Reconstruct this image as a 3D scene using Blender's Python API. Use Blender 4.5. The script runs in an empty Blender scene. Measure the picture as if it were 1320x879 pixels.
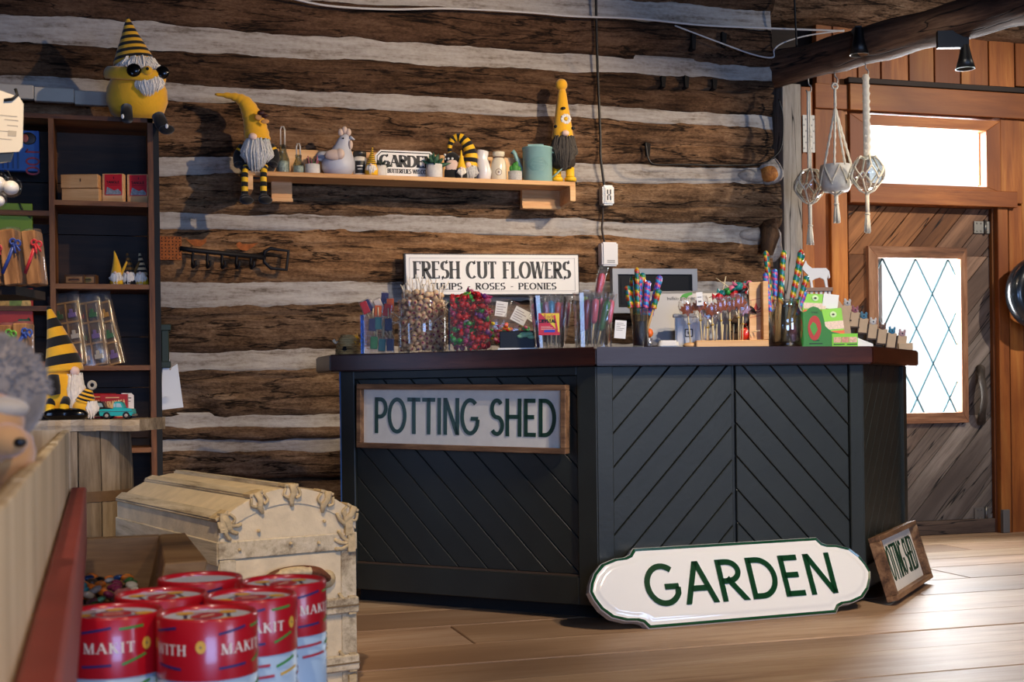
import bpy, bmesh, math, random
from mathutils import Vector, Matrix, Euler, noise
V = Vector
PI = math.pi
rnd = random.Random(7)
SC = bpy.context.scene
COL = SC.collection

# ---------------------------------------------------------------- camera
YAW = math.radians(16.5); FPX = 1700.0; ROLL = .0127; CZ = .907
RT = V((math.cos(YAW), -math.sin(YAW), 0)); FW = V((math.sin(YAW), math.cos(YAW), 0)); UP = V((0, 0, 1))
cd = bpy.data.cameras.new('camera'); cam = bpy.data.objects.new('camera', cd); COL.objects.link(cam)
cd.sensor_width = 36; cd.lens = 36 * FPX / 1320; cd.shift_y = 63.5 / 1320
cd.clip_start = .05; cd.clip_end = 60
cd.dof.use_dof = True; cd.dof.focus_distance = 5.7; cd.dof.aperture_fstop = 10
r_ = RT * math.cos(ROLL) - UP * math.sin(ROLL); u_ = RT * math.sin(ROLL) + UP * math.cos(ROLL)
cam.matrix_world = Matrix(((r_.x, u_.x, -FW.x, 0), (r_.y, u_.y, -FW.y, 0), (r_.z, u_.z, -FW.z, CZ), (0, 0, 0, 1)))
SC.camera = cam
# ---------------------------------------------------------------- world, exposure
w = bpy.data.worlds.new('world'); SC.world = w; w.use_nodes = True
w.node_tree.nodes['Background'].inputs[0].default_value = (.93, .97, 1, 1)
w.node_tree.nodes['Background'].inputs[1].default_value = .8
SC.view_settings.view_transform = 'Standard'; SC.view_settings.look = 'None'
SC.view_settings.gamma = 1; SC.view_settings.exposure = .7; SC.view_settings.use_curve_mapping = False

def area_light(name, loc, target, sx, sy, power, color):
    l = bpy.data.lights.new(name, 'AREA'); l.shape = 'RECTANGLE'; l.size = sx; l.size_y = sy
    l.energy = power; l.color = color
    o = bpy.data.objects.new(name, l); COL.objects.link(o); o.location = loc
    o.rotation_euler = (V(target) - V(loc)).to_track_quat('-Z', 'Y').to_euler()
    return o
def spot_light(name, loc, target, power, color, cone=60, blend=.6, rad=.03):
    l = bpy.data.lights.new(name, 'SPOT'); l.energy = power; l.color = color
    l.spot_size = math.radians(cone); l.spot_blend = blend; l.shadow_soft_size = rad
    o = bpy.data.objects.new(name, l); COL.objects.link(o); o.location = loc
    o.rotation_euler = (V(target) - V(loc)).to_track_quat('-Z', 'Y').to_euler()
    return o
WARM = (1, .74, .46); NEUT = (1, .9, .78); DAY = (.92, .96, 1); BLUE = (.22, .45, 1)
# daylight behind the door pane and the transom pane
area_light('door_daylight', (4.62, 7.12, 1.18), (4.62, 0, 1.10), .75, 1.25, 130, DAY)
area_light('transom_daylight', (4.65, 7.12, 2.29), (4.65, 0, 1.4), 1.0, .52, 60, DAY)
# daylight from the shop windows behind the camera
area_light('shopfront_daylight', (4.7, -2.2, 1.6), (.6, 6.6, .8), 1.8, 1.6, 60, (.46, .64, 1))
area_light('front_window_daylight', (.5, -3.4, 1.2), (.6, 6.6, .7), 2.2, 1.4, 95, (.30, .50, 1))
area_light('added_side_light', (-1.3, 4.9, .95), (.85, 6.6, .72), .5, .9, 3, BLUE)  # added blue side light for the lower log wall, no real window there
# track spots over the shop floor and a few added spots, out of view
spot_light('track_spot_wall', (3.1, 3.5, 2.95), (1.2, 6.6, 2.05), 240, WARM, 58, 1, .03)
spot_light('track_spot_trunk', (.2, 1.9, 2.95), (-.35, 4.3, .5), 190, WARM, 54, .8, .03)
spot_light('track_spot_tubes', (-.3, .7, 2.6), (-.25, 2.1, .6), 36, NEUT, 50, .8, .03)
spot_light('added_near_spot', (1.0, -.1, 2.2), (-.15, 1.1, .85), 48, WARM, 55, .8, .03)  # added to warm and brighten the near left objects
spot_light('track_spot_counter', (2.8, 2.6, 2.95), (2.5, 5.1, 1.05), 140, NEUT, 66, .8, .03)
spot_light('track_spot_sign', (2.9, 2.0, 2.9), (2.1, 4.4, .0), 150, WARM, 64, .9, .04)
spot_light('track_spot_left', (.9, 3.4, 2.95), (-.1, 5.4, 1.1), 42, WARM, 36, .9, .03)
spot_light('added_hanger_spot', (3.0, 4.3, 2.9), (4.0, 6.0, 2.25), 26, NEUT, 30, .8, .03)  # extra spot added to brighten the macrame hangers
spot_light('added_door_spot', (5.7, 4.5, 2.9), (4.5, 6.9, 1.7), 150, NEUT, 80, .9, .03)  # added fill spot for the door wall, not a known lamp

# ---------------------------------------------------------------- pixel of the 1320x879 frame -> point in the room
def ray(px, py):
    u = px - 660; v = 503 - py; c = math.cos(ROLL); s = math.sin(ROLL)
    return (u * c + v * s) / FPX, (-u * s + v * c) / FPX
def at(px, py, d):
    u, v = ray(px, py); return RT * (u * d) + FW * d + V((0, 0, CZ + v * d))
def on_y(px, py, y):
    u, v = ray(px, py); return at(px, py, y / (u * RT.y + FW.y))
def on_z(px, py, z):
    u, v = ray(px, py); return at(px, py, (z - CZ) / v)
def on_plane(px, py, p, n):
    d = at(px, py, 1) - V((0, 0, CZ)); n = V(n); c0 = V((0, 0, CZ))
    return c0 + d * ((V(p) - c0).dot(n) / d.dot(n))
def depth(p): return V(p).dot(FW)
CAMROT = -YAW

# ---------------------------------------------------------------- mesh builder
class MB:
    def __init__(s): s.v = []; s.f = []; s.mi = []; s.sm = []; s.cur = 0; s.smooth = False
    def add(s, vs, fs):
        b = len(s.v); s.v += [V(p) for p in vs]
        for f in fs: s.f.append([i + b for i in f]); s.mi.append(s.cur); s.sm.append(s.smooth)
        return s
    def mat(s, i): s.cur = i; return s
    def sh(s, b=True): s.smooth = b; return s
    def xf(s, M, start=0):
        for i in range(start, len(s.v)): s.v[i] = M @ s.v[i]
        return s
    def fn(s, f, start=0):
        for i in range(start, len(s.v)): s.v[i] = V(f(s.v[i]))
        return s
    def box(s, x0, x1, y0, y1, z0, z1):
        sm = s.smooth; s.smooth = False
        s.add([(x0, y0, z0), (x1, y0, z0), (x1, y1, z0), (x0, y1, z0), (x0, y0, z1), (x1, y0, z1), (x1, y1, z1), (x0, y1, z1)],
              [(0, 3, 2, 1), (4, 5, 6, 7), (0, 1, 5, 4), (1, 2, 6, 5), (2, 3, 7, 6), (3, 0, 4, 7)])
        s.smooth = sm; return s
    def rings(s, rs, cap=True, closed=True):
        n = len(rs[0]); fs = []; vs = [p for r in rs for p in r]
        for i in range(len(rs) - 1):
            for j in range(n if closed else n - 1):
                k = (j + 1) % n; fs.append((i * n + j, i * n + k, (i + 1) * n + k, (i + 1) * n + j))
        if cap and closed:
            fs.append(tuple(range(n - 1, -1, -1))); fs.append(tuple((len(rs) - 1) * n + j for j in range(n)))
        return s.add(vs, fs)
    def lathe(s, prof, n=20, c=(0, 0, 0), cap=True, sx=1, sy=1):
        c = V(c)
        return s.rings([[c + V((r * sx * math.cos(2 * PI * j / n), r * sy * math.sin(2 * PI * j / n), z)) for j in range(n)] for r, z in prof], cap)
    def cyl(s, r, z0, z1, n=16, c=(0, 0, 0)): return s.lathe([(r, z0), (r, z1)], n, c)
    def ell(s, c, r, n=14, m=8):
        if not hasattr(r, '__len__'): r = (r, r, r)
        c = V(c); rs = []
        for i in range(m + 1):
            a = -PI / 2 + PI * i / m; k = max(math.cos(a), .02)
            rs.append([c + V((r[0] * k * math.cos(2 * PI * j / n), r[1] * k * math.sin(2 * PI * j / n), r[2] * math.sin(a))) for j in range(n)])
        return s.rings(rs)
    def tube(s, pts, r, n=6, cap=True, flat=1, matf=None):
        pts = [V(p) for p in pts]; R = r if hasattr(r, '__len__') else [r] * len(pts)
        N = None; rs = []
        for i, p in enumerate(pts):
            t = (pts[min(i + 1, len(pts) - 1)] - pts[max(i - 1, 0)])
            if t.length < 1e-9: t = V((0, 0, 1))
            t.normalize()
            if N is None:
                N = t.cross(V((0, 1, 0)) if abs(t.y) < .9 else V((1, 0, 0))).normalized()
            else:
                N = N - t * N.dot(t)
                N = N.normalized() if N.length > 1e-6 else t.orthogonal().normalized()
            B = t.cross(N)
            rs.append([p + N * R[i] * math.cos(2 * PI * j / n) + B * R[i] * flat * math.sin(2 * PI * j / n) for j in range(n)])
        if matf is None: return s.rings(rs, cap)
        for i in range(len(rs) - 1):
            s.cur = matf(i); s.rings(rs[i:i + 2], cap=(cap and i in (0, len(rs) - 2)))
        return s
    def prism(s, out, d0, d1, ax='y'):
        n = len(out)
        def P(a, b, d): return (a, d, b) if ax == 'y' else ((a, b, d) if ax == 'z' else (d, a, b))
        vs = [P(a, b, d0) for a, b in out] + [P(a, b, d1) for a, b in out]
        sm = s.smooth; s.smooth = False
        s.add(vs, [tuple(range(n)), tuple(range(2 * n - 1, n - 1, -1))] + [(i, i + n, (i + 1) % n + n, (i + 1) % n) for i in range(n)])
        s.smooth = sm; return s
    def torus(s, c, R, r, n=20, m=8, ax='z', sx=1, sy=1):
        c = V(c); rs = []
        for i in range(n + 1):
            a = 2 * PI * i / n; ring = []
            for j in range(m):
                b = 2 * PI * j / m; q = R + r * math.cos(b)
                p = (q * math.cos(a) * sx, q * math.sin(a) * sy, r * math.sin(b))
                ring.append(c + V(p if ax == 'z' else ((p[0], -p[2], p[1]) if ax == 'y' else (p[2], p[0], p[1]))))
            rs.append(ring)
        return s.rings(rs, cap=False)

def mk(name, mb, mats, parent=None, bevel=0, seg=1, sub=0, shade=None, fixn=True):
    me = bpy.data.meshes.new(name); me.from_pydata([tuple(p) for p in mb.v], [], mb.f)
    if not isinstance(mats, (list, tuple)): mats = [mats]
    for m in mats: me.materials.append(m)
    me.polygons.foreach_set('material_index', mb.mi); me.polygons.foreach_set('use_smooth', mb.sm)
    if bevel or fixn:
        bm = bmesh.new(); bm.from_mesh(me)
        if fixn: bmesh.ops.recalc_face_normals(bm, faces=bm.faces)
        if bevel:
            es = [e for e in bm.edges if len(e.link_faces) == 2 and e.calc_face_angle(0) > .5]
            bmesh.ops.bevel(bm, geom=es, offset=bevel, segments=seg, affect='EDGES', clamp_overlap=True)
        bm.to_mesh(me); bm.free()
    me.update()
    o = bpy.data.objects.new(name, me); COL.objects.link(o)
    if parent is not None: o.parent = parent
    if sub:
        md = o.modifiers.new('sub', 'SUBSURF'); md.levels = md.render_levels = sub
    return o
def tag(o, label, cat, group=None):
    o['label'] = label; o['category'] = cat
    if group: o['group'] = group
    return o
def thing(name, label, cat, loc=(0, 0, 0), rot=0, group=None):
    o = bpy.data.objects.new(name, None); COL.objects.link(o); o.empty_display_size = .05
    o.location = loc; o.rotation_euler = rot if hasattr(rot, '__len__') else (0, 0, rot)
    return tag(o, label, cat, group)
def struct(name, mb, mats, **k):
    o = mk(name, mb, mats, **k); o['kind'] = 'structure'; return o
def dup(root, loc=None, rot=None, label=None, group=None, scale=None):
    def cp(o, par):
        c = o.copy(); COL.objects.link(c)
        if par is not None: c.parent = par
        for ch in o.children: cp(ch, c)
        return c
    r = cp(root, None)
    if loc is not None: r.location = loc
    if rot is not None: r.rotation_euler = rot if hasattr(rot, '__len__') else (0, 0, rot)
    if label: r['label'] = label
    if group: r['group'] = group
    if scale: r.scale = (scale,) * 3
    return r
def Rz(a): return Matrix.Rotation(a, 4, 'Z')
def Rx(a): return Matrix.Rotation(a, 4, 'X')
def Ry(a): return Matrix.Rotation(a, 4, 'Y')
def T(*p): return Matrix.Translation(V(p))
def cubic(p, n=8):
    "Catmull-Rom through the points"
    p = [V(q) for q in p]; q = [p[0] * 2 - p[1]] + p + [p[-1] * 2 - p[-2]]; out = []
    for i in range(1, len(q) - 2):
        for k in range(n):
            t = k / n
            out.append(.5 * ((2 * q[i]) + (q[i + 1] - q[i - 1]) * t + (2 * q[i - 1] - 5 * q[i] + 4 * q[i + 1] - q[i + 2]) * t * t + (3 * q[i] - q[i - 1] - 3 * q[i + 1] + q[i + 2]) * t ** 3))
    return out + [p[-1]]
def lerpl(l, n):
    "resample a list of numbers to n values"
    out = []
    for i in range(n):
        t = i / (n - 1) * (len(l) - 1); k = min(int(t), len(l) - 2); out.append(l[k] + (l[k + 1] - l[k]) * (t - k))
    return out

# ---------------------------------------------------------------- materials
def lin(h):
    h = h.lstrip('#'); return tuple(((c / 255) / 12.92 if c / 255 < .04045 else ((c / 255 + .055) / 1.055) ** 2.4) for c in (int(h[i:i + 2], 16) for i in (0, 2, 4))) + (1,)
MC = {}
def base(name):
    m = bpy.data.materials.new(name); m.use_nodes = True; nt = m.node_tree
    return m, nt, nt.nodes['Principled BSDF']
def node(nt, t, **k):
    n = nt.nodes.new(t)
    for a, b in k.items(): setattr(n, a, b)
    return n
def plain(hexc, rough=.5, metal=0, spec=.5, var=0, vs=25, bump=0, bs=60, sheen=0, coat=0, emit=0, sss=0):
    key = (hexc, rough, metal, spec, var, vs, bump, bs, sheen, coat, emit)
    if key in MC: return MC[key]
    m, nt, b = base('mat_' + hexc.strip('#')); MC[key] = m; L = nt.links
    b.inputs['Base Color'].default_value = lin(hexc); b.inputs['Roughness'].default_value = rough
    b.inputs['Metallic'].default_value = metal; b.inputs['Specular IOR Level'].default_value = spec
    if sheen: b.inputs['Sheen Weight'].default_value = sheen
    if coat: b.inputs['Coat Weight'].default_value = coat; b.inputs['Coat Roughness'].default_value = .08
    if emit: b.inputs['Emission Color'].default_value = lin(hexc); b.inputs['Emission Strength'].default_value = emit
    if var or bump:
        tc = node(nt, 'ShaderNodeTexCoord'); oi = node(nt, 'ShaderNodeObjectInfo')
        ad = node(nt, 'ShaderNodeVectorMath', operation='ADD'); L.new(tc.outputs['Object'], ad.inputs[0]); L.new(oi.outputs['Random'], ad.inputs[1])
    if var:
        n = node(nt, 'ShaderNodeTexNoise'); n.inputs['Scale'].default_value = vs; n.inputs['Detail'].default_value = 5; L.new(ad.outputs[0], n.inputs[0])
        mr = node(nt, 'ShaderNodeMapRange'); L.new(n.outputs[0], mr.inputs[0]); mr.inputs[1].default_value = .25; mr.inputs[2].default_value = .75
        mr.inputs[3].default_value = 1 - var; mr.inputs[4].default_value = 1 + var
        hs = node(nt, 'ShaderNodeHueSaturation'); hs.inputs['Color'].default_value = lin(hexc); L.new(mr.outputs[0], hs.inputs['Value']); L.new(hs.outputs[0], b.inputs['Base Color'])
    if bump:
        n = node(nt, 'ShaderNodeTexNoise'); n.inputs['Scale'].default_value = bs; n.inputs['Detail'].default_value = 4; L.new(ad.outputs[0], n.inputs[0])
        bp = node(nt, 'ShaderNodeBump'); bp.inputs['Strength'].default_value = bump; bp.inputs['Distance'].default_value = .01; L.new(n.outputs[0], bp.inputs['Height']); L.new(bp.outputs[0], b.inputs['Normal'])
    return m
def ramp(nt, stops):
    r = node(nt, 'ShaderNodeValToRGB'); e = r.color_ramp.elements
    while len(e) < len(stops): e.new(.5)
    for i, (p, c) in enumerate(stops): e[i].position = p; e[i].color = lin(c)
    return r
def wood(name, dark, mid, light, axis='x', scale=6, stretch=10, rough=.6, bump=.3, tint=False, cracks=0, knots=0, spec=.4, rotz=0):
    m, nt, b = base(name); L = nt.links
    tc = node(nt, 'ShaderNodeTexCoord'); oi = node(nt, 'ShaderNodeObjectInfo')
    sc = node(nt, 'ShaderNodeVectorMath', operation='SCALE'); sc.inputs[0].default_value = (17.3, 9.1, 13.7); L.new(oi.outputs['Random'], sc.inputs['Scale'])
    ad = node(nt, 'ShaderNodeVectorMath', operation='ADD'); L.new(tc.outputs['Object'], ad.inputs[0]); L.new(sc.outputs[0], ad.inputs[1])
    mp = node(nt, 'ShaderNodeMapping'); k = [scale] * 3; k['xyz'.index(axis)] = scale / stretch; mp.inputs['Scale'].default_value = k; mp.inputs['Rotation'].default_value = (0, 0, rotz)
    L.new(ad.outputs[0], mp.inputs[0])
    n1 = node(nt, 'ShaderNodeTexNoise'); n1.inputs['Scale'].default_value = 1; n1.inputs['Detail'].default_value = 8; n1.inputs['Roughness'].default_value = .65; n1.inputs['Distortion'].default_value = .6
    n2 = node(nt, 'ShaderNodeTexNoise'); n2.inputs['Scale'].default_value = 7; n2.inputs['Detail'].default_value = 4; n2.inputs['Roughness'].default_value = .7
    L.new(mp.outputs[0], n1.inputs[0]); L.new(mp.outputs[0], n2.inputs[0])
    mx = node(nt, 'ShaderNodeMath', operation='MULTIPLY_ADD'); L.new(n2.outputs[0], mx.inputs[0]); mx.inputs[1].default_value = .35
    sb = node(nt, 'ShaderNodeMath', operation='SUBTRACT'); L.new(n1.outputs[0], sb.inputs[0]); sb.inputs[1].default_value = .175; L.new(sb.outputs[0], mx.inputs[2])
    cr = ramp(nt, [(.33, dark), (.5, mid), (.68, light)]); L.new(mx.outputs[0], cr.inputs[0]); col = cr.outputs[0]; h = mx.outputs[0]
    if knots:
        vn = node(nt, 'ShaderNodeTexVoronoi'); vn.inputs['Scale'].default_value = knots
        m2 = node(nt, 'ShaderNodeMapping'); kk = [1, 1, 1]; kk['xyz'.index(axis)] = .45; m2.inputs['Scale'].default_value = kk; L.new(ad.outputs[0], m2.inputs[0]); L.new(m2.outputs[0], vn.inputs['Vector'])
        kr = node(nt, 'ShaderNodeMapRange'); kr.inputs[1].default_value = .8; kr.inputs[2].default_value = .13; L.new(vn.outputs['Distance'], kr.inputs[0])
        km = node(nt, 'ShaderNodeMix', data_type='RGBA'); L.new(kr.outputs[0], km.inputs[0]); km.inputs[6].default_value = lin(dark); L.new(col, km.inputs[7]); col = km.outputs[2]
    if cracks:
        n3 = node(nt, 'ShaderNodeTexNoise'); n3.inputs['Scale'].default_value = 1; n3.inputs['Detail'].default_value = 3
        m3 = node(nt, 'ShaderNodeMapping'); kk = [cracks] * 3; kk['xyz'.index(axis)] = cracks / 14; m3.inputs['Scale'].default_value = kk; L.new(ad.outputs[0], m3.inputs[0]); L.new(m3.outputs[0], n3.inputs[0])
        ab = node(nt, 'ShaderNodeMath', operation='SUBTRACT'); L.new(n3.outputs[0], ab.inputs[0]); ab.inputs[1].default_value = .5
        a2 = node(nt, 'ShaderNodeMath', operation='ABSOLUTE'); L.new(ab.outputs[0], a2.inputs[0])
        r3 = node(nt, 'ShaderNodeMapRange'); r3.inputs[1].default_value = .001; r3.inputs[2].default_value = .010; L.new(a2.outputs[0], r3.inputs[0])
        cm = node(nt, 'ShaderNodeMix', data_type='RGBA'); L.new(r3.outputs[0], cm.inputs[0]); cm.inputs[6].default_value = lin('#0d0907'); L.new(col, cm.inputs[7]); col = cm.outputs[2]
        hm = node(nt, 'ShaderNodeMath', operation='MULTIPLY'); L.new(h, hm.inputs[0]); L.new(r3.outputs[0], hm.inputs[1]); h = hm.outputs[0]
    if tint:
        tm = node(nt, 'ShaderNodeMix', data_type='RGBA', blend_type='MULTIPLY'); tm.inputs[0].default_value = 1; L.new(col, tm.inputs[6]); L.new(oi.outputs['Color'], tm.inputs[7]); col = tm.outputs[2]
    L.new(col, b.inputs['Base Color']); b.inputs['Roughness'].default_value = rough; b.inputs['Specular IOR Level'].default_value = spec
    bp = node(nt, 'ShaderNodeBump'); bp.inputs['Strength'].default_value = bump; bp.inputs['Distance'].default_value = .012; L.new(h, bp.inputs['Height']); L.new(bp.outputs[0], b.inputs['Normal'])
    return m
def log_material():
    m, nt, b = base('log_wood'); L = nt.links; tc = node(nt, 'ShaderNodeTexCoord'); oi = node(nt, 'ShaderNodeObjectInfo')
    sc = node(nt, 'ShaderNodeVectorMath', operation='SCALE'); sc.inputs[0].default_value = (17.3, 9.1, 13.7); L.new(oi.outputs['Random'], sc.inputs['Scale'])
    ad = node(nt, 'ShaderNodeVectorMath', operation='ADD'); L.new(tc.outputs['Object'], ad.inputs[0]); L.new(sc.outputs[0], ad.inputs[1])
    def ns(k, detail, rough, dist=0):
        mp = node(nt, 'ShaderNodeMapping'); mp.inputs['Scale'].default_value = k; L.new(ad.outputs[0], mp.inputs[0]); n = node(nt, 'ShaderNodeTexNoise'); n.inputs['Scale'].default_value = 1
        n.inputs['Detail'].default_value = detail; n.inputs['Roughness'].default_value = rough; n.inputs['Distortion'].default_value = dist; L.new(mp.outputs[0], n.inputs[0]); return n.outputs[0]
    blot, grain, fine, crack = ns((2.2, 6, 7), 8, .72, .4), ns((5, 40, 55), 6, .7), ns((55, 90, 110), 3, .6), ns((1.3, 6, 11), 5, .55, .3)
    def mad(a, k, c):
        q = node(nt, 'ShaderNodeMath', operation='MULTIPLY_ADD'); L.new(a, q.inputs[0]); q.inputs[1].default_value = k
        if hasattr(c, 'is_linked'): L.new(c, q.inputs[2])
        else: q.inputs[2].default_value = c
        return q.outputs[0]
    h = mad(blot, .55, mad(grain, .33, mad(fine, .22, -.05)))
    cr = ramp(nt, [(.34, '#2a1e16'), (.44, '#55412f'), (.53, '#806750'), (.64, '#a58d74'), (.72, '#bda78e')]); L.new(h, cr.inputs[0])
    ab = node(nt, 'ShaderNodeMath', operation='SUBTRACT'); L.new(crack, ab.inputs[0]); ab.inputs[1].default_value = .5
    a2 = node(nt, 'ShaderNodeMath', operation='ABSOLUTE'); L.new(ab.outputs[0], a2.inputs[0])
    th = node(nt, 'ShaderNodeMapRange'); L.new(blot, th.inputs[0]); th.inputs[1].default_value = .42; th.inputs[2].default_value = .6; th.inputs[3].default_value = .03; th.inputs[4].default_value = .001
    dv = node(nt, 'ShaderNodeMath', operation='DIVIDE', use_clamp=True); L.new(a2.outputs[0], dv.inputs[0]); L.new(th.outputs[0], dv.inputs[1])
    cm = node(nt, 'ShaderNodeMix', data_type='RGBA'); L.new(dv.outputs[0], cm.inputs[0]); cm.inputs[6].default_value = lin('#140d09'); L.new(cr.outputs[0], cm.inputs[7])
    tm = node(nt, 'ShaderNodeMix', data_type='RGBA', blend_type='MULTIPLY'); tm.inputs[0].default_value = 1; L.new(cm.outputs[2], tm.inputs[6]); L.new(oi.outputs['Color'], tm.inputs[7]); L.new(tm.outputs[2], b.inputs['Base Color'])
    hm = node(nt, 'ShaderNodeMath', operation='MULTIPLY_ADD'); L.new(dv.outputs[0], hm.inputs[0]); hm.inputs[1].default_value = .25; L.new(h, hm.inputs[2])
    bp = node(nt, 'ShaderNodeBump'); bp.inputs['Strength'].default_value = .9; bp.inputs['Distance'].default_value = .02; L.new(hm.outputs[0], bp.inputs['Height']); L.new(bp.outputs[0], b.inputs['Normal'])
    b.inputs['Roughness'].default_value = .85; b.inputs['Specular IOR Level'].default_value = .2; return m
def mortar_material():
    m, nt, b = base('mortar'); L = nt.links; tc = node(nt, 'ShaderNodeTexCoord')
    def ns(k, detail, rough):
        mp = node(nt, 'ShaderNodeMapping'); mp.inputs['Scale'].default_value = k; L.new(tc.outputs['Object'], mp.inputs[0]); n = node(nt, 'ShaderNodeTexNoise'); n.inputs['Scale'].default_value = 1; n.inputs['Detail'].default_value = detail; n.inputs['Roughness'].default_value = rough; L.new(mp.outputs[0], n.inputs[0]); return n.outputs[0]
    a, f = ns((2.5, 9, 22), 8, .7), ns((40, 60, 60), 4, .6)
    q = node(nt, 'ShaderNodeMath', operation='MULTIPLY_ADD'); L.new(f, q.inputs[0]); q.inputs[1].default_value = .3; L.new(a, q.inputs[2])
    cr = ramp(nt, [(.44, '#54473b'), (.53, '#867c72'), (.62, '#a39b93'), (.78, '#b8b2ab')]); L.new(q.outputs[0], cr.inputs[0]); L.new(cr.outputs[0], b.inputs['Base Color']); b.inputs['Roughness'].default_value = .9
    bp = node(nt, 'ShaderNodeBump'); bp.inputs['Strength'].default_value = .6; bp.inputs['Distance'].default_value = .012; L.new(q.outputs[0], bp.inputs['Height']); L.new(bp.outputs[0], b.inputs['Normal']); return m
def glass(name, tint='#ffffff', gloss=.12, rough=.02, film=0):
    "thin clear plastic or glass: see-through with a glossy surface"
    m, nt, b = base(name); L = nt.links; nt.nodes.remove(b)
    out = nt.nodes['Material Output']; t = node(nt, 'ShaderNodeBsdfTransparent'); t.inputs[0].default_value = lin(tint)
    g = node(nt, 'ShaderNodeBsdfGlossy'); g.inputs['Roughness'].default_value = rough
    lw = node(nt, 'ShaderNodeLayerWeight'); lw.inputs[0].default_value = .35
    mr = node(nt, 'ShaderNodeMapRange'); L.new(lw.outputs['Facing'], mr.inputs[0]); mr.inputs[3].default_value = gloss * .45; mr.inputs[4].default_value = min(1, gloss * 3.5)
    x = node(nt, 'ShaderNodeMixShader'); L.new(mr.outputs[0], x.inputs[0]); L.new(t.outputs[0], x.inputs[1]); L.new(g.outputs[0], x.inputs[2]); L.new(x.outputs[0], out.inputs[0])
    if film:
        d = node(nt, 'ShaderNodeBsdfDiffuse'); d.inputs[0].default_value = (.9, .9, .9, 1); y = node(nt, 'ShaderNodeMixShader'); y.inputs[0].default_value = film
        L.new(x.outputs[0], y.inputs[1]); L.new(d.outputs[0], y.inputs[2]); L.new(y.outputs[0], out.inputs[0])
    return m
GLASS = glass('clear_glass'); WRAP = glass('clear_wrap', '#ffffff', .14, .15, .03); JARG = glass('jar_plastic', '#ffffff', .12, .05, .015)

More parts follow.
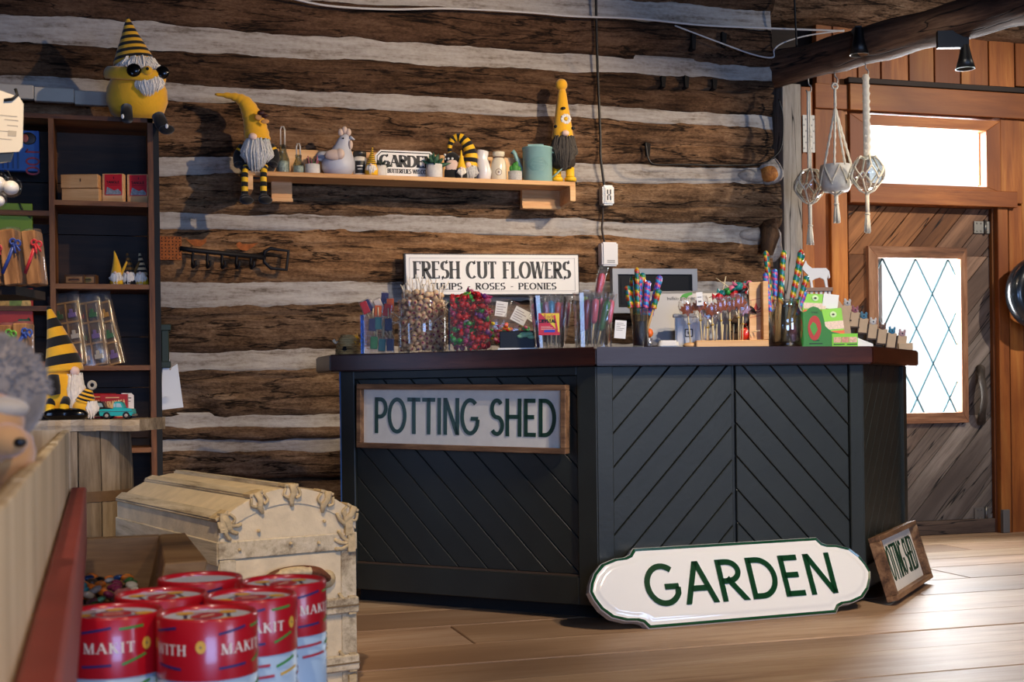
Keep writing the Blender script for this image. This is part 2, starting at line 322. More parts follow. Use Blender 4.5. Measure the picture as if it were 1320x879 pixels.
# ---------------------------------------------------------------- lettering drawn as flat strokes
def arc(cx, cy, rx, ry, a0, a1, n=14): return [(cx + rx * math.cos(math.radians(a0 + (a1 - a0) * i / n)), cy + ry * math.sin(math.radians(a0 + (a1 - a0) * i / n))) for i in range(n + 1)]
GL = {  # letter: (advance, [(points, weight)], serif spots); weight T thick, t thin, a by direction
 'A': (.74, [([(.37, 1), (.70, 0)], 'T'), ([(.37, 1), (.04, 0)], 't'), ([(.155, .34), (.585, .34)], 't')], [(.04, 0), (.70, 0)]),
 'B': (.62, [([(.1, 0), (.1, 1)], 'T'), ([(.1, 1), (.3, 1)] + arc(.3, .765, .22, .235, 90, -90) + [(.1, .53)], 'a'), ([(.1, .53), (.32, .53)] + arc(.32, .265, .24, .265, 90, -90) + [(.1, 0)], 'a')], []),
 'C': (.74, [(arc(.40, .5, .35, .5, 48, 312, 24), 'a')], []),
 'D': (.74, [([(.1, 0), (.1, 1)], 'T'), ([(.1, 1), (.28, 1)] + arc(.28, .5, .38, .5, 90, -90, 20) + [(.1, 0)], 'a')], []),
 'E': (.56, [([(.1, 0), (.1, 1)], 'T'), ([(.1, 1), (.5, 1)], 't'), ([(.1, .52), (.45, .52)], 't'), ([(.1, 0), (.52, 0)], 't')], []),
 'F': (.54, [([(.1, 0), (.1, 1)], 'T'), ([(.1, 1), (.5, 1)], 't'), ([(.1, .5), (.43, .5)], 't')], [(.1, 0)]),
 'G': (.80, [(arc(.41, .5, .36, .5, 50, 330, 26) + [(.74, .42)], 'a'), ([(.44, .44), (.76, .44)], 't')], []),
 'H': (.72, [([(.1, 0), (.1, 1)], 'T'), ([(.62, 0), (.62, 1)], 'T'), ([(.1, .52), (.62, .52)], 't')], [(.1, 0), (.1, 1), (.62, 0), (.62, 1)]),
 'I': (.22, [([(.11, 0), (.11, 1)], 'T')], [(.11, 0), (.11, 1)]),
 'K': (.66, [([(.1, 0), (.1, 1)], 'T'), ([(.6, 1), (.1, .42)], 't'), ([(.25, .6), (.62, 0)], 'T')], [(.1, 0), (.1, 1)]),
 'L': (.54, [([(.1, 0), (.1, 1)], 'T'), ([(.1, 0), (.5, 0)], 't')], [(.1, 1)]),
 'M': (.86, [([(.1, 0), (.1, 1)], 't'), ([(.1, 1), (.43, .1)], 'T'), ([(.43, .1), (.76, 1)], 't'), ([(.76, 0), (.76, 1)], 'T')], [(.1, 0), (.76, 0)]),
 'N': (.74, [([(.1, 0), (.1, 1)], 't'), ([(.1, 1), (.64, 0)], 'T'), ([(.64, 0), (.64, 1)], 't')], [(.1, 0), (.64, 1)]),
 'O': (.82, [(arc(.41, .5, .36, .5, 90, 450, 32), 'a')], []),
 'P': (.60, [([(.1, 0), (.1, 1)], 'T'), ([(.1, 1), (.28, 1)] + arc(.28, .73, .26, .27, 90, -90) + [(.1, .46)], 'a')], [(.1, 0)]),
 'R': (.66, [([(.1, 0), (.1, 1)], 'T'), ([(.1, 1), (.28, 1)] + arc(.28, .74, .26, .26, 90, -90) + [(.1, .48)], 'a'), ([(.3, .48), (.62, 0)], 'T')], [(.1, 0)]),
 'S': (.58, [(arc(.29, .75, .21, .25, 35, 270, 18) + arc(.29, .25, .23, .25, 90, -145, 18)[1:], 'a')], []),
 'T': (.62, [([(.31, 0), (.31, 1)], 'T'), ([(.02, 1), (.60, 1)], 't')], [(.31, 0)]),
 'U': (.72, [([(.1, 1), (.1, .3)] + arc(.36, .3, .26, .3, 180, 360) + [(.62, 1)], 'a')], [(.1, 1), (.62, 1)]),
 'W': (1.0, [([(.04, 1), (.27, 0)], 'T'), ([(.27, 0), (.5, 1)], 't'), ([(.5, 1), (.73, 0)], 'T'), ([(.73, 0), (.96, 1)], 't')], [(.04, 1), (.96, 1)]),
 'Y': (.68, [([(.34, 0), (.34, .45)], 'T'), ([(.34, .45), (.04, 1)], 'T'), ([(.34, .45), (.64, 1)], 't')], []),
 'X': (.66, [([(.05, 1), (.6, 0)], 'T'), ([(.6, 1), (.05, 0)], 't')], []),
 '-': (.5, [([(.1, .42), (.4, .42)], 't')], []), '&': (.6, [(arc(.3, .5, .2, .4, 0, 360, 16), 'a')], []),
 '1': (.4, [([(.2, 0), (.2, 1), (.06, .82)], 'T')], []), '0': (.7, [(arc(.35, .5, .28, .5, 0, 360, 24), 'a')], []), ' ': (.36, [], []),
}
def ribbon(mb, pts, wf):
    pts = [p for i, p in enumerate(pts) if i == 0 or abs(p[0] - pts[i - 1][0]) + abs(p[1] - pts[i - 1][1]) > 1e-7]
    L = []; n = len(pts)
    for i in range(n):
        a = V(pts[max(i - 1, 0)]).to_2d() if 0 else V((pts[max(i - 1, 0)][0], pts[max(i - 1, 0)][1], 0)); b = V((pts[min(i + 1, n - 1)][0], pts[min(i + 1, n - 1)][1], 0))
        t = (b - a); t.normalize(); p = V((pts[i][0], pts[i][1], 0)); nn = V((-t.y, t.x, 0)); h = wf(t) / 2
        k = 1.0
        if 0 < i < n - 1:
            s1 = (p - a).normalized(); k = 1 / max(.5, abs(nn.dot(V((-s1.y, s1.x, 0)))))
        L.append((p + nn * h * k, p - nn * h * k))
    vs = [q for pr in L for q in pr]
    mb.add([(q.x, 0, q.y) for q in vs], [(2 * i, 2 * i + 1, 2 * i + 3, 2 * i + 2) for i in range(n - 1)])
def clip_poly(P, x0, x1, z0, z1):
    for ax, lim, sg in ((0, x0, 1), (0, x1, -1), (1, z0, 1), (1, z1, -1)):
        out = []
        for i in range(len(P)):
            a, b = P[i], P[(i + 1) % len(P)]; da, db = sg * (a[ax] - lim), sg * (b[ax] - lim)
            if da >= 0: out.append(a)
            if da * db < 0: t = da / (da - db); out.append((a[0] + (b[0] - a[0]) * t, a[1] + (b[1] - a[1]) * t))
        P = out
        if not P: return P
    return P
def letters(text, x0, z0, width, height, thick, thin=None, serif=0, track=0, y=0):
    """one MB per letter, flat in the XZ plane at depth y, fitted between x0 and x0+width"""
    thin = thick if thin is None else thin
    adv = [GL[c][0] + track for c in text]; k = width / (sum(adv) - track); out = []; x = x0
    kx, kz = k, height
    for c, a in zip(text, adv):
        if c == ' ': x += a * kx; continue
        mb = MB()
        for pts, wt in GL[c][1]:
            P = [(x + px * kx, z0 + pz * kz) for px, pz in pts]
            straight = len(P) == 2
            if straight:   # keep flat ends inside the cap height
                pass
            wf = (lambda t: thick) if wt == 'T' else ((lambda t: thin) if wt == 't' else (lambda t: thin + (thick - thin) * abs(t.y) ** 1.5))
            if wt != 'T' or thin != thick: pass
            # inset horizontal strokes so that they stay between base line and cap line
            Q = []
            for (qx, qz) in P:
                f = (qz - z0) / height; Q.append((qx, z0 + thin / 2 + f * (height - thin)) if (wt in 'at' and not (straight and abs(P[0][0] - P[1][0]) < 1e-6)) else (qx, qz))
            if straight and abs(P[0][0] - P[1][0]) > 1e-6 and abs(P[0][1] - P[1][1]) > 1e-6:
                a_, b_ = V((*P[0], 0)), V((*P[1], 0)); t_ = (b_ - a_).normalized(); wd = thick if wt == 'T' else thin; n_ = V((-t_.y, t_.x, 0)) * wd / 2; a_ = a_ - t_ * wd * .7; b_ = b_ + t_ * wd * .7
                C_ = clip_poly([(q.x, q.y) for q in (a_ + n_, a_ - n_, b_ - n_, b_ + n_)], -1e9, 1e9, z0, z0 + height)
                mb.add([(q[0], 0, q[1]) for q in C_], [tuple(range(len(C_)))])
            else: ribbon(mb, Q, wf)
        if serif:
            for sx, sz in GL[c][2]:
                zz = z0 + thin / 2 + sz * (height - thin); ribbon(mb, [(x + sx * kx - serif, zz), (x + sx * kx + serif, zz)], lambda t: thin)
            if c in 'EFLTBDPR' :
                for sx, sz in ([(.1, 1), (.1, 0)] if c in 'EBDPRFL' else []):
                    zz = z0 + thin / 2 + sz * (height - thin); ribbon(mb, [(x + sx * kx - serif, zz), (x + sx * kx, zz)], lambda t: thin)
            ends = {'E': [(.5, 1, -1), (.52, 0, 1)], 'F': [(.5, 1, -1)], 'L': [(.5, 0, 1)], 'T': [(.03, 1, -1), (.59, 1, -1)], 'S': [(.46, .89, 1), (.1, .11, -1)], 'C': [(.63, .87, 1)], 'G': [(.64, .87, 1)]}
            for sx, sz, d in ends.get(c, []):
                zz = z0 + sz * height; ribbon(mb, [(x + sx * kx, zz), (x + sx * kx, zz + d * height * .17)], lambda t: thin * 1.3)
        for i, p in enumerate(mb.v): mb.v[i] = V((p.x, y - .00012 * (i % 7) * 0, p.z))
        # stack strokes a hair apart so that overlapping flats do not flicker
        fi = 0
        out.append(mb); x += a * kx
    return out
def solid(mb, y0, y1):
    """give flat strokes in XZ a real thickness towards -y"""
    o = MB()
    for f in mb.f:
        p = [mb.v[i] for i in f]; n = len(p)
        o.add([(q.x, y0, q.z) for q in p] + [(q.x, y1, q.z) for q in p], [tuple(range(n)), tuple(range(2 * n - 1, n - 1, -1))] + [(i, (i + 1) % n, (i + 1) % n + n, i + n) for i in range(n)])
    return o
def small_text(text, size, width=None):
    """tiny print from the built-in face, as an MB in the XZ plane"""
    c = bpy.data.curves.new('t', 'FONT'); c.body = text; c.size = size; c.resolution_u = 2
    o = bpy.data.objects.new('t', c); COL.objects.link(o); dg = bpy.context.evaluated_depsgraph_get()
    me = bpy.data.meshes.new_from_object(o.evaluated_get(dg)); mb = MB()
    vs = [(v.co.x, 0, v.co.y) for v in me.vertices]; fs = [tuple(p.vertices) for p in me.polygons]
    if width and vs:
        a = min(v[0] for v in vs); b = max(v[0] for v in vs); k = width / (b - a); vs = [((v[0] - a) * k, 0, v[2]) for v in vs]
    mb.add(vs, fs); bpy.data.objects.remove(o); bpy.data.curves.remove(c); bpy.data.meshes.remove(me)
    return mb
# ================================================================ structure
LOGM = log_material()
CHINK = mortar_material()
ORANGE = wood('cedar_board', '#7c3f14', '#b3682a', '#d08d42', 'z', 5, 12, .55, .15, tint=True, knots=3.2)
ORANGEX = wood('cedar_board_level', '#7c3f14', '#b0662b', '#cc8842', 'x', 5, 12, .55, .15, tint=True, knots=3.2)
BARN = wood('barn_board', '#574c45', '#94877b', '#bcafa2', 'x', 7, 10, .75, .4, tint=True, cracks=10, knots=2.5)
GREYPOST = wood('grey_post', '#5c544c', '#938a7f', '#b8afa3', 'z', 7, 12, .8, .4, cracks=9)
FLOORM = wood('floor_board', '#8f7258', '#c2a283', '#dcc3a6', 'x', 7, 11, .55, .16, tint=True, knots=1.3, spec=.45)
DARKW = wood('dark_board', '#120c08', '#24170f', '#35241a', 'x', 6, 10, .7, .2)
BLACK = plain('#0b0b0c', .5); BLACKG = plain('#0a0a0b', .18); STEEL = plain('#9a9c9e', .35, .9); WHITEP = plain('#f2efe8', .5)

# floor ------------------------------------------------------------
fl = struct('floor', MB().box(-1.5, 7.3, -4.1, 7.1, -.08, -.028), plain('#1b130d', .9))
seams = [7.1, 6.82, 6.52, 6.23, 5.97, 5.70, 5.33, 4.96, 4.58, 4.25, 3.97, 3.62, 3.28, 2.95, 2.6, 2.2, 1.8, 1.4, 1.0, .6, .2, -.3]
for i in range(len(seams) - 1):
    y1, y0 = seams[i], seams[i + 1]; x = -1.5 - rnd.random() * 2
    while x < 7.2:
        L = rnd.uniform(2.6, 4.2); a, b = max(x, -1.5), min(x + L, 7.2)
        if b > a + .02:
            cx = (a + b) / 2; cy = (y0 + y1) / 2; hw = (y1 - y0) / 2 - .0035; hl = (b - a) / 2 - .0025
            p = mk('plank', MB().box(-hl, hl, -hw, hw, -.03, rnd.uniform(-.002, .0015)), FLOORM, fl, bevel=.003)
            p.location = (cx, cy, 0); k = rnd.uniform(.86, 1.12); p.color = (k, k * rnd.uniform(.96, 1.01), k * rnd.uniform(.92, 1.0), 1)
        x += L

# log wall ----------------------------------------------------------
YW = 6.65; XE = on_y(1006, 200, YW).x; XL = -1.35
cols = (220, 600, 960)
def edge(pys):
    P = [on_y(c, p, YW) for c, p in zip(cols, pys)]; (x0, z0), (x1, z1), (x2, z2) = [(p.x, p.z) for p in P]
    def f(x):
        if x < x0: return z0 + (z1 - z0) / (x1 - x0) * (x - x0) * .8
        if x > x2: return z2 + (z2 - z1) / (x2 - x1) * (x - x2)
        return z0 * (x - x1) * (x - x2) / ((x0 - x1) * (x0 - x2)) + z1 * (x - x0) * (x - x2) / ((x1 - x0) * (x1 - x2)) + z2 * (x - x0) * (x - x1) / ((x2 - x0) * (x2 - x1))
    return f
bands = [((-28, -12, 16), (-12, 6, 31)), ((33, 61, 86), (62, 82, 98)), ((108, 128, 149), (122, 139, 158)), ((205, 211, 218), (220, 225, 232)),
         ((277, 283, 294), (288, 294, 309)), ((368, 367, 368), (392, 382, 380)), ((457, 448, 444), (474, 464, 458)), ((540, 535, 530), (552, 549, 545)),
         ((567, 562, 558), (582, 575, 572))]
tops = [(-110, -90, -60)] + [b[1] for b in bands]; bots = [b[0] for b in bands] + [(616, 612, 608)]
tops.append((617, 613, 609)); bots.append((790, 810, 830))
tint = [(.50, .42, .38), (.44, .36, .33), (.48, .40, .35), (.86, .74, .64), (1.02, .92, .80), (1.2, 1.0, .78), (.74, .70, .68), (.86, .84, .84), (.74, .71, .71), (.9, .88, .89), (.55, .52, .51)]  # tone per log; lower logs greyed by blue daylight put into the tint
crackv = [None, None, .62, .47, .4, .6, .66, .72, None, None, None]
wb = struct('wall_back', MB().box(XL, XE - .02, YW + .16, YW + .3, -.05, 3.7), plain('#3a3129', .9))
def log_mesh(top, bot, seed, crack, x0, x1, nx=190, nv=22, bulge=.075):
    mb = MB().sh(); rows = []
    for i in range(nx + 1):
        x = x0 + (x1 - x0) * i / nx; zt, zb = top(x), bot(x); h = zt - zb
        wob = lambda q, s: noise.noise(V((x * s, q * 3.1, seed * 7.7)))
        zt += .012 * wob(1, 2.2) + .008 * wob(2, 9) + .004 * wob(5, 30) + .012; zb += .012 * wob(3, 2.2) + .008 * wob(4, 9) + .004 * wob(6, 30) - .012
        row = []
        cv = None if crack is None else crack + .09 * noise.noise(V((x * .9, seed * 3.3, 0))) + .05 * math.sin(x * .8 + seed)
        for j in range(nv + 1):
            v = j / nv; s = abs(2 * v - 1); prof = (1 - s ** 5) ** .6
            y = YW + .11 - (bulge + .045) * prof
            z = zb + (zt - zb) * v
            y += .012 * noise.noise(V((x * 2.5, z * 9, seed))) + .007 * noise.noise(V((x * 5, z * 38, seed + 3))) + .004 * noise.noise(V((x * 14, z * 60, seed + 5)))
            nk = noise.noise(V((x * 1.6, z * 6, seed + 11)))
            if nk > .38: y += (nk - .38) * .16
            if cv is not None:
                d = abs(v - cv) * nv
                if d < .75: y += .035 * (1 - d / .75) + .012
            row.append((x, y, z))
        row = [(x, YW + .2, zb)] + row + [(x, YW + .2, zt)]
        rows.append(row)
    mb.rings(rows, cap=False, closed=False)
    n = len(rows[0]); mb.sh(False).add(rows[-1], [tuple(range(n))])
    return mb
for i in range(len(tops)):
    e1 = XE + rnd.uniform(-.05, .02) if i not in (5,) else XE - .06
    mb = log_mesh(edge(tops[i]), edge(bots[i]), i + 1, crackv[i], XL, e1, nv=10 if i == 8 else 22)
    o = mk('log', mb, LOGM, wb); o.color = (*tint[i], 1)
for i, (a, b) in enumerate(bands):
    ft, fb = edge(a), edge(b); mb = MB().sh(); rows = []
    for k in range(161):
        x = XL + (XE - .04 - XL) * k / 160; row = []
        for j in range(7):
            v = j / 6; z = fb(x) - .03 + (ft(x) - fb(x) + .06) * v
            y = YW + .022 - .012 * (1 - v) + .01 * noise.noise(V((x * 4, z * 14, i))) + .005 * noise.noise(V((x * 19, z * 40, i)))
            row.append((x, y, z))
        rows.append([(x, YW + .2, row[0][2])] + row + [(x, YW + .2, row[-1][2])])
    mk('chinking', mb.rings(rows, cap=False, closed=False), CHINK, wb)
# adze notches and iron pegs on the upper logs
for px, py, h in ((893, 53, 24), (932, 52, 20), (854, 106, 15), (884, 106, 16), (920, 109, 14), (834, 193, 18)):
    p = on_y(px, py, YW - .012); s = depth(p) / FPX
    mk('notch', MB().prism([(p.x - 3 * s, p.z + h * s * .5), (p.x + 3.5 * s, p.z + h * s * .4), (p.x + 2 * s, p.z - h * s * .5), (p.x - 2.5 * s, p.z - h * s * .45)], YW - .03, YW + .03), plain('#0c0806', .9), wb)
# sawn log ends, mortar lumps and the broken stub at the corner
def lump(px, py, rx, rz, m, seed, ry=.07, yy=YW + .03):
    p = on_y(px, py, yy); s = depth(p) / FPX; mb = MB().sh().ell((0, 0, 0), (rx * s, ry, rz * s), 16, 10)
    mb.fn(lambda q: V((p.x, p.y, p.z)) + q * (1 + .22 * noise.noise(q * 16 + V((seed, 0, 0))))); return mk('mortar' if m is CHINK else 'log_end', mb, m, wb)
lump(993, 221, 17, 19, CHINK, 3, .05, YW + .02); lump(972, 227, 24, 9, CHINK, 4, .04, YW + .02)
lump(996, 315, 13, 22, CHINK, 5, .04, YW + .02); lump(972, 302, 20, 9, CHINK, 7, .04, YW + .02)
p = on_y(994, 223, YW - .05); s = depth(p) / FPX
mb = MB().sh(); mb.lathe([(9.5 * s, 0), (10 * s, .06), (10 * s, .12)], 18); mb.xf(T(p.x, p.y, p.z) @ Rx(-PI / 2))
mb.fn(lambda q: q + V((.006 * noise.noise(q * 30), 0, .008 * noise.noise(q * 25 + V((3, 0, 0))))))
mk('log_end', mb, wood('end_grain', '#7a4516', '#a9672a', '#c98a45', 'y', 22, 3, .7, .4), wb)
p = on_y(990, 311, YW - .06); s = depth(p) / FPX; mb = MB().sh().tube([(p.x + 12 * s, p.y + .1, p.z + 26 * s), (p.x + 4 * s, p.y, p.z + 8 * s), (p.x - 4 * s, p.y - .01, p.z - 17 * s)], [12 * s, 11 * s, 9 * s], 9)
mb.fn(lambda q: q + V((noise.noise(q * 14), noise.noise(q * 14 + V((5, 0, 0))), noise.noise(q * 14 + V((9, 0, 0))))) * .02)
mk('log_end', mb, wood('stub_wood', '#20140c', '#4a3320', '#6a4b30', 'z', 14, 4, .8, .5), wb)

# framed wall with the door ------------------------------------------
YD = 6.87
def pbox(x0, y0, x1, y1, yf, th, m, name, par, tn=None, bev=.003):
    mx, my = (x0 + x1) / 2, (y0 + y1) / 2
    X0, X1 = on_y(x0, my, yf).x, on_y(x1, my, yf).x; Z1, Z0 = on_y(mx, y0, yf).z, on_y(mx, y1, yf).z
    c = V(((X0 + X1) / 2, yf, (Z0 + Z1) / 2)); a, b = (X1 - X0) / 2, (Z1 - Z0) / 2
    o = mk(name, MB().box(-a, a, 0, th, -b, b), m, par, bevel=bev); o.location = c
    k = tn or rnd.uniform(.85, 1.1); o.color = (k, k, k, 1) if not hasattr(k, '__len__') else (*k, 1)
    return o
wr = struct('wall_right', MB().box(5.78, 7.2, YD, YD + .12, -.02, 3.7), ORANGE); wr.color = (.8, .8, .8, 1)
zf = on_y(1025, 690, YD).z
pbox(1012, 108, 1036, 706, YD - .09, .2, GREYPOST, 'post', wr)
pbox(1036, 112, 1051, 706, YD - .02, .13, ORANGE, 'board', wr, 1.0)
pbox(1051, 108, 1093, 140, YD - .02, .1, ORANGEX, 'board', wr, .95)
pbox(1051, 141, 1093, 247, YD + .0, .1, ORANGE, 'board', wr, .85)
pbox(1051, 248, 1073, 702, YD + .0, .1, ORANGE, 'board', wr, (1.2, 1.12, .9))
pbox(1074, 248, 1095, 700, YD - .03, .13, ORANGE, 'board', wr, (1.25, 1.18, .95))
x = 1052
for wd in (22, 32, 30, 36, 33, 34, 36, 34, 40, 42):      # upright boards above the header
    pbox(x, 20, x + wd - 1.6, 112, YD + .02, .05, ORANGE, 'plank', wr, rnd.uniform(.75, 1.05)); x += wd
pbox(1094, 109, 1420, 116, YD - .03, .1, DARKW, 'board', wr)
pbox(1096, 117, 1420, 150, YD - .04, .16, ORANGEX, 'header', wr, .78)
pbox(1290, 151, 1318, 262, YD - .005, .1, ORANGE, 'board', wr, .85); pbox(1319, 151, 1420, 700, YD + .0, .1, ORANGE, 'board', wr, .9)
pbox(1096, 243, 1312, 264, YD - .04, .12, ORANGEX, 'board', wr, 1.0)
pbox(1281, 265, 1289, 695, YD + .03, .06, ORANGE, 'jamb', wr, .5); pbox(1289, 265, 1302, 697, YD - .01, .12, ORANGE, 'board', wr, .95); pbox(1303, 265, 1320, 697, YD + .0, .12, ORANGE, 'board', wr, 1.0)
# weathered plate logs over the framed wall
for k, (z0, z1, yy) in enumerate(((3.02, 3.36, -.03), (3.3, 3.6, .02))):
    o = mk('log', log_mesh(lambda x: z1 + .02 * math.sin(x), lambda x: z0 + (.01 * math.sin(x * 2)), 31 + k, None, XE - .35, 7.2, 80), LOGM, wr); o.location.y = .16 + yy; o.color = (.95, .86, .8, 1)
# dark sheathing closing the wall behind the boards, open at the panes
_a, _b = on_y(1136, 432, YD + .14), on_y(1237, 432, YD + .14); _z1, _z0 = on_y(1187, 333, YD + .14).z, on_y(1187, 532, YD + .14).z; _c, _d = on_y(1119, 200, YD + .14), on_y(1270, 200, YD + .14); _z3, _z2 = on_y(1195, 162, YD + .14).z, on_y(1195, 240, YD + .14).z
for bx in ((XE - .1, 5.8, -.05, _z0), (XE - .1, _a.x, _z0, _z1), (_b.x, 5.8, _z0, _z1), (XE - .1, 5.8, _z1, _z2), (XE - .1, _c.x, _z2, _z3), (_d.x, 5.8, _z2, _z3), (XE - .1, 5.8, _z3, 3.7)):
    mk('sheathing', MB().box(bx[0], bx[1], YD + .125, YD + .15, bx[2], bx[3]), DARKW, wr)
# perforated steel strap
p = on_y(1042, 172, YD - .05); s = depth(p) / FPX
for dx in (-7, 4):
    mb = MB().box(p.x + dx * s, p.x + (dx + 6) * s, p.y + .005, p.y + .012, p.z - 24 * s, p.z + 24 * s); mb.sh()
    for k in range(6): mb.ell((p.x + (dx + 1.6 + 2.8 * (k % 2)) * s, p.y + .005, p.z + (-19 + 7.5 * k) * s), (1.1 * s, .002, 1.1 * s), 8, 4)
    mk('strap', mb, plain('#8f8d8a', .5, .6), wr)
# transom window
w1 = struct('window_1', MB().box(*(lambda a, b: (a.x, b.x, YD + .07, YD + .075, b.z, a.z))(on_y(1118, 162, YD + .07), on_y(1270, 238, YD + .07))), GLASS); w1.name = 'window_1'
def mitre(par, x0, y0, x1, y1, t, yf, th, mx_, mz_, tn, name='frame'):
    A, B = on_y(x0, (y0 + y1) / 2, yf), on_y(x1, (y0 + y1) / 2, yf); m = (x0 + x1) / 2
    X0, X1, Z1, Z0 = A.x, B.x, on_y(m, y0, yf).z, on_y(m, y1, yf).z; s = depth(A) / FPX; l, tt, r, bt = [q * s for q in t]
    for pts, mm in (([(X0, Z1), (X1, Z1), (X1 - r, Z1 - tt), (X0 + l, Z1 - tt)], mx_), ([(X0, Z0), (X1, Z0), (X1 - r, Z0 + bt), (X0 + l, Z0 + bt)], mx_),
                   ([(X0, Z0), (X0, Z1), (X0 + l, Z1 - tt), (X0 + l, Z0 + bt)], mz_), ([(X1, Z0), (X1, Z1), (X1 - r, Z1 - tt), (X1 - r, Z0 + bt)], mz_)):
        o = mk(name, MB().prism(pts, yf, yf + th), mm, par, bevel=.002); k = tn * rnd.uniform(.9, 1.08); o.color = (k, k, k, 1)
    return (X0 + l, X1 - r, Z0 + bt, Z1 - tt)
mitre(w1, 1096, 151, 1290, 245, (24, 14, 22, 7), YD - .025, .1, ORANGEX, ORANGE, 1.05)
pbox(1262, 168, 1268, 239, YD + .04, .03, plain('#d9a05a', .5), 'stop', w1); pbox(1119, 160, 1268, 164, YD + .04, .03, plain('#c98d48', .5), 'stop', w1)

# door ---------------------------------------------------------------
def diag_planks(par, rect, ang, width, gap, y0, th, m, tint=None, phase=0, bev=.0025, name='plank'):
    """boards at an angle, cut to the rectangle; each an object whose local x runs along the grain"""
    x0, x1, z0, z1 = rect; ca, sa = math.cos(ang), math.sin(ang); cx, cz = (x0 + x1) / 2, (z0 + z1) / 2
    R = math.hypot(x1 - x0, z1 - z0); n = int(R / width) + 2
    for k in range(-n, n + 1):
        a, b = k * width + phase + gap / 2, (k + 1) * width + phase - gap / 2
        P = [(cx + ca * u - sa * q, cz + sa * u + ca * q) for u, q in ((-R, a), (R, a), (R, b), (-R, b))]
        P = clip_poly(P, x0, x1, z0, z1)
        if len(P) < 3: continue
        mx, mz = sum(p[0] for p in P) / len(P), sum(p[1] for p in P) / len(P)
        area = abs(sum(P[i][0] * P[(i + 1) % len(P)][1] - P[(i + 1) % len(P)][0] * P[i][1] for i in range(len(P)))) / 2
        if area < 2e-4: continue
        L = [((p[0] - mx) * ca + (p[1] - mz) * sa, -(p[0] - mx) * sa + (p[1] - mz) * ca) for p in P]
        o = mk(name, MB().prism(L, 0, th), m, par, bevel=bev); o.location = (mx, y0 + rnd.uniform(0, .001), mz); o.rotation_euler = (0, -ang, 0)
        c = tint(mx, mz) if tint else rnd.uniform(.9, 1.08)
        o.color = (*c, 1) if hasattr(c, '__len__') else (c, c, c, 1)
DX0, DX1 = on_y(1096, 470, YD + .06).x, on_y(1281, 470, YD + .06).x; DZ1, DZ0 = on_y(1188, 267, YD + .06).z, on_y(1188, 690, YD + .06).z
wa, wb_ = on_y(1135, 432, YD + .04), on_y(1238, 432, YD + .04); WZ1, WZ0 = on_y(1187, 333, YD + .04).z, on_y(1187, 532, YD + .04).z
d1 = struct('door_1', MB().box(wa.x - .01, wb_.x + .01, YD + .085, YD + .09, WZ0 - .01, WZ1 + .01), GLASS)
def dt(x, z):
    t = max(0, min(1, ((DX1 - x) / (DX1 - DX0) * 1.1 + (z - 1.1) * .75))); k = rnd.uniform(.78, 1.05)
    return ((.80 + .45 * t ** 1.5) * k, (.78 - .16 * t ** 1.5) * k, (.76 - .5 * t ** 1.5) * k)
e = .02
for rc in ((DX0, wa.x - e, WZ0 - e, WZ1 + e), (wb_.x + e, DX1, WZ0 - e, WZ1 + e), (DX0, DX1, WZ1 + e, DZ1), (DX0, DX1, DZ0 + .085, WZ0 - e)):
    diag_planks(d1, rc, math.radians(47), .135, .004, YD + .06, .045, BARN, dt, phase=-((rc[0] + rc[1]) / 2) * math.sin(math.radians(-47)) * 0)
mitre(d1, 1121, 318, 1248, 546, (14, 15, 10, 14), YD + .03, .05, wood('frame_board', '#4a2f20', '#8a5c3e', '#b88a66', 'x', 7, 9, .7, .3, tint=True), wood('frame_board_up', '#4a2f20', '#8a5c3e', '#b88a66', 'z', 7, 9, .7, .3, tint=True), 1.0)
o = mk('kick_board', MB().box(DX0, DX1, YD + .035, YD + .1, DZ0, DZ0 + .085), BARN, d1, bevel=.004); o.color = (.62, .5, .42, 1)
# leaded diamonds
ix0, ix1, iz0, iz1 = wa.x, wb_.x, WZ0, WZ1; LEAD = plain('#2c5a66', .5, .2)
sx = depth(wa) / FPX * 49 / math.cos(math.radians(2)); X180 = on_y(1180, 340, YD + .08).x
for sg in (1, -1):
    for k in range(-6, 9):
        q0 = (X180 + k * sx, iz1); m_ = sg * 1.86; P = []
        for t in range(0, 101):
            z = iz1 + (iz0 - iz1) * t / 100; x = q0[0] + (iz1 - z) / m_
            if ix0 < x < ix1: P.append((x, YD + .08, z))
        if len(P) > 1: mk('lead_came', MB().tube([P[0], P[-1]], .0055, 6), LEAD, d1)
# hinges, pull handle
for px, py in ((1267, 293), (1268, 662)):
    p = on_y(px, py, YD + .05); s = depth(p) / FPX; h = mk('hinge', MB().box(p.x - 13 * s, p.x + 11 * s, p.y, p.y + .008, p.z - 8 * s, p.z + 8 * s), plain('#8d8a84', .4, .8), d1, bevel=.002)
    mb = MB().sh()
    for dx in (-9, -3, 6):
        for dz in (-5, 5): mb.ell((p.x + dx * s, p.y, p.z + dz * s), (1.2 * s, .003, 1.2 * s), 8, 4)
    mb.sh(True).cyl(1.8 * s, -9 * s, 9 * s, 10, (0, 0, 0)); mb.fn(lambda q: q if q.y > 1 else q + V((p.x + 3 * s, p.y - .004, p.z)))
    mk('hinge_pin', mb, plain('#6f6c66', .4, .8), h)
P = [on_y(1264, 474, YD + .05), on_y(1265, 486, YD - .0), on_y(1268, 500, YD - .03), on_y(1269, 516, YD - .03), on_y(1266, 532, YD), on_y(1265, 544, YD + .05)]
mk('pull_handle', MB().sh().tube(cubic(P, 6), lerpl([.03, .024, .022, .022, .024, .03], 31), 10, flat=.8), wood('handle_wood', '#231c16', '#433930', '#5e5246', 'z', 12, 6, .7, .3), d1)
p = on_y(1298, 672, YD - .03); s = depth(p) / FPX
mk('floor_bracket', MB().box(p.x - 5 * s, p.x + 5 * s, p.y, p.y + .03, p.z - 15 * s, p.z + 15 * s), plain('#8d8a84', .45, .7), wr, bevel=.003)

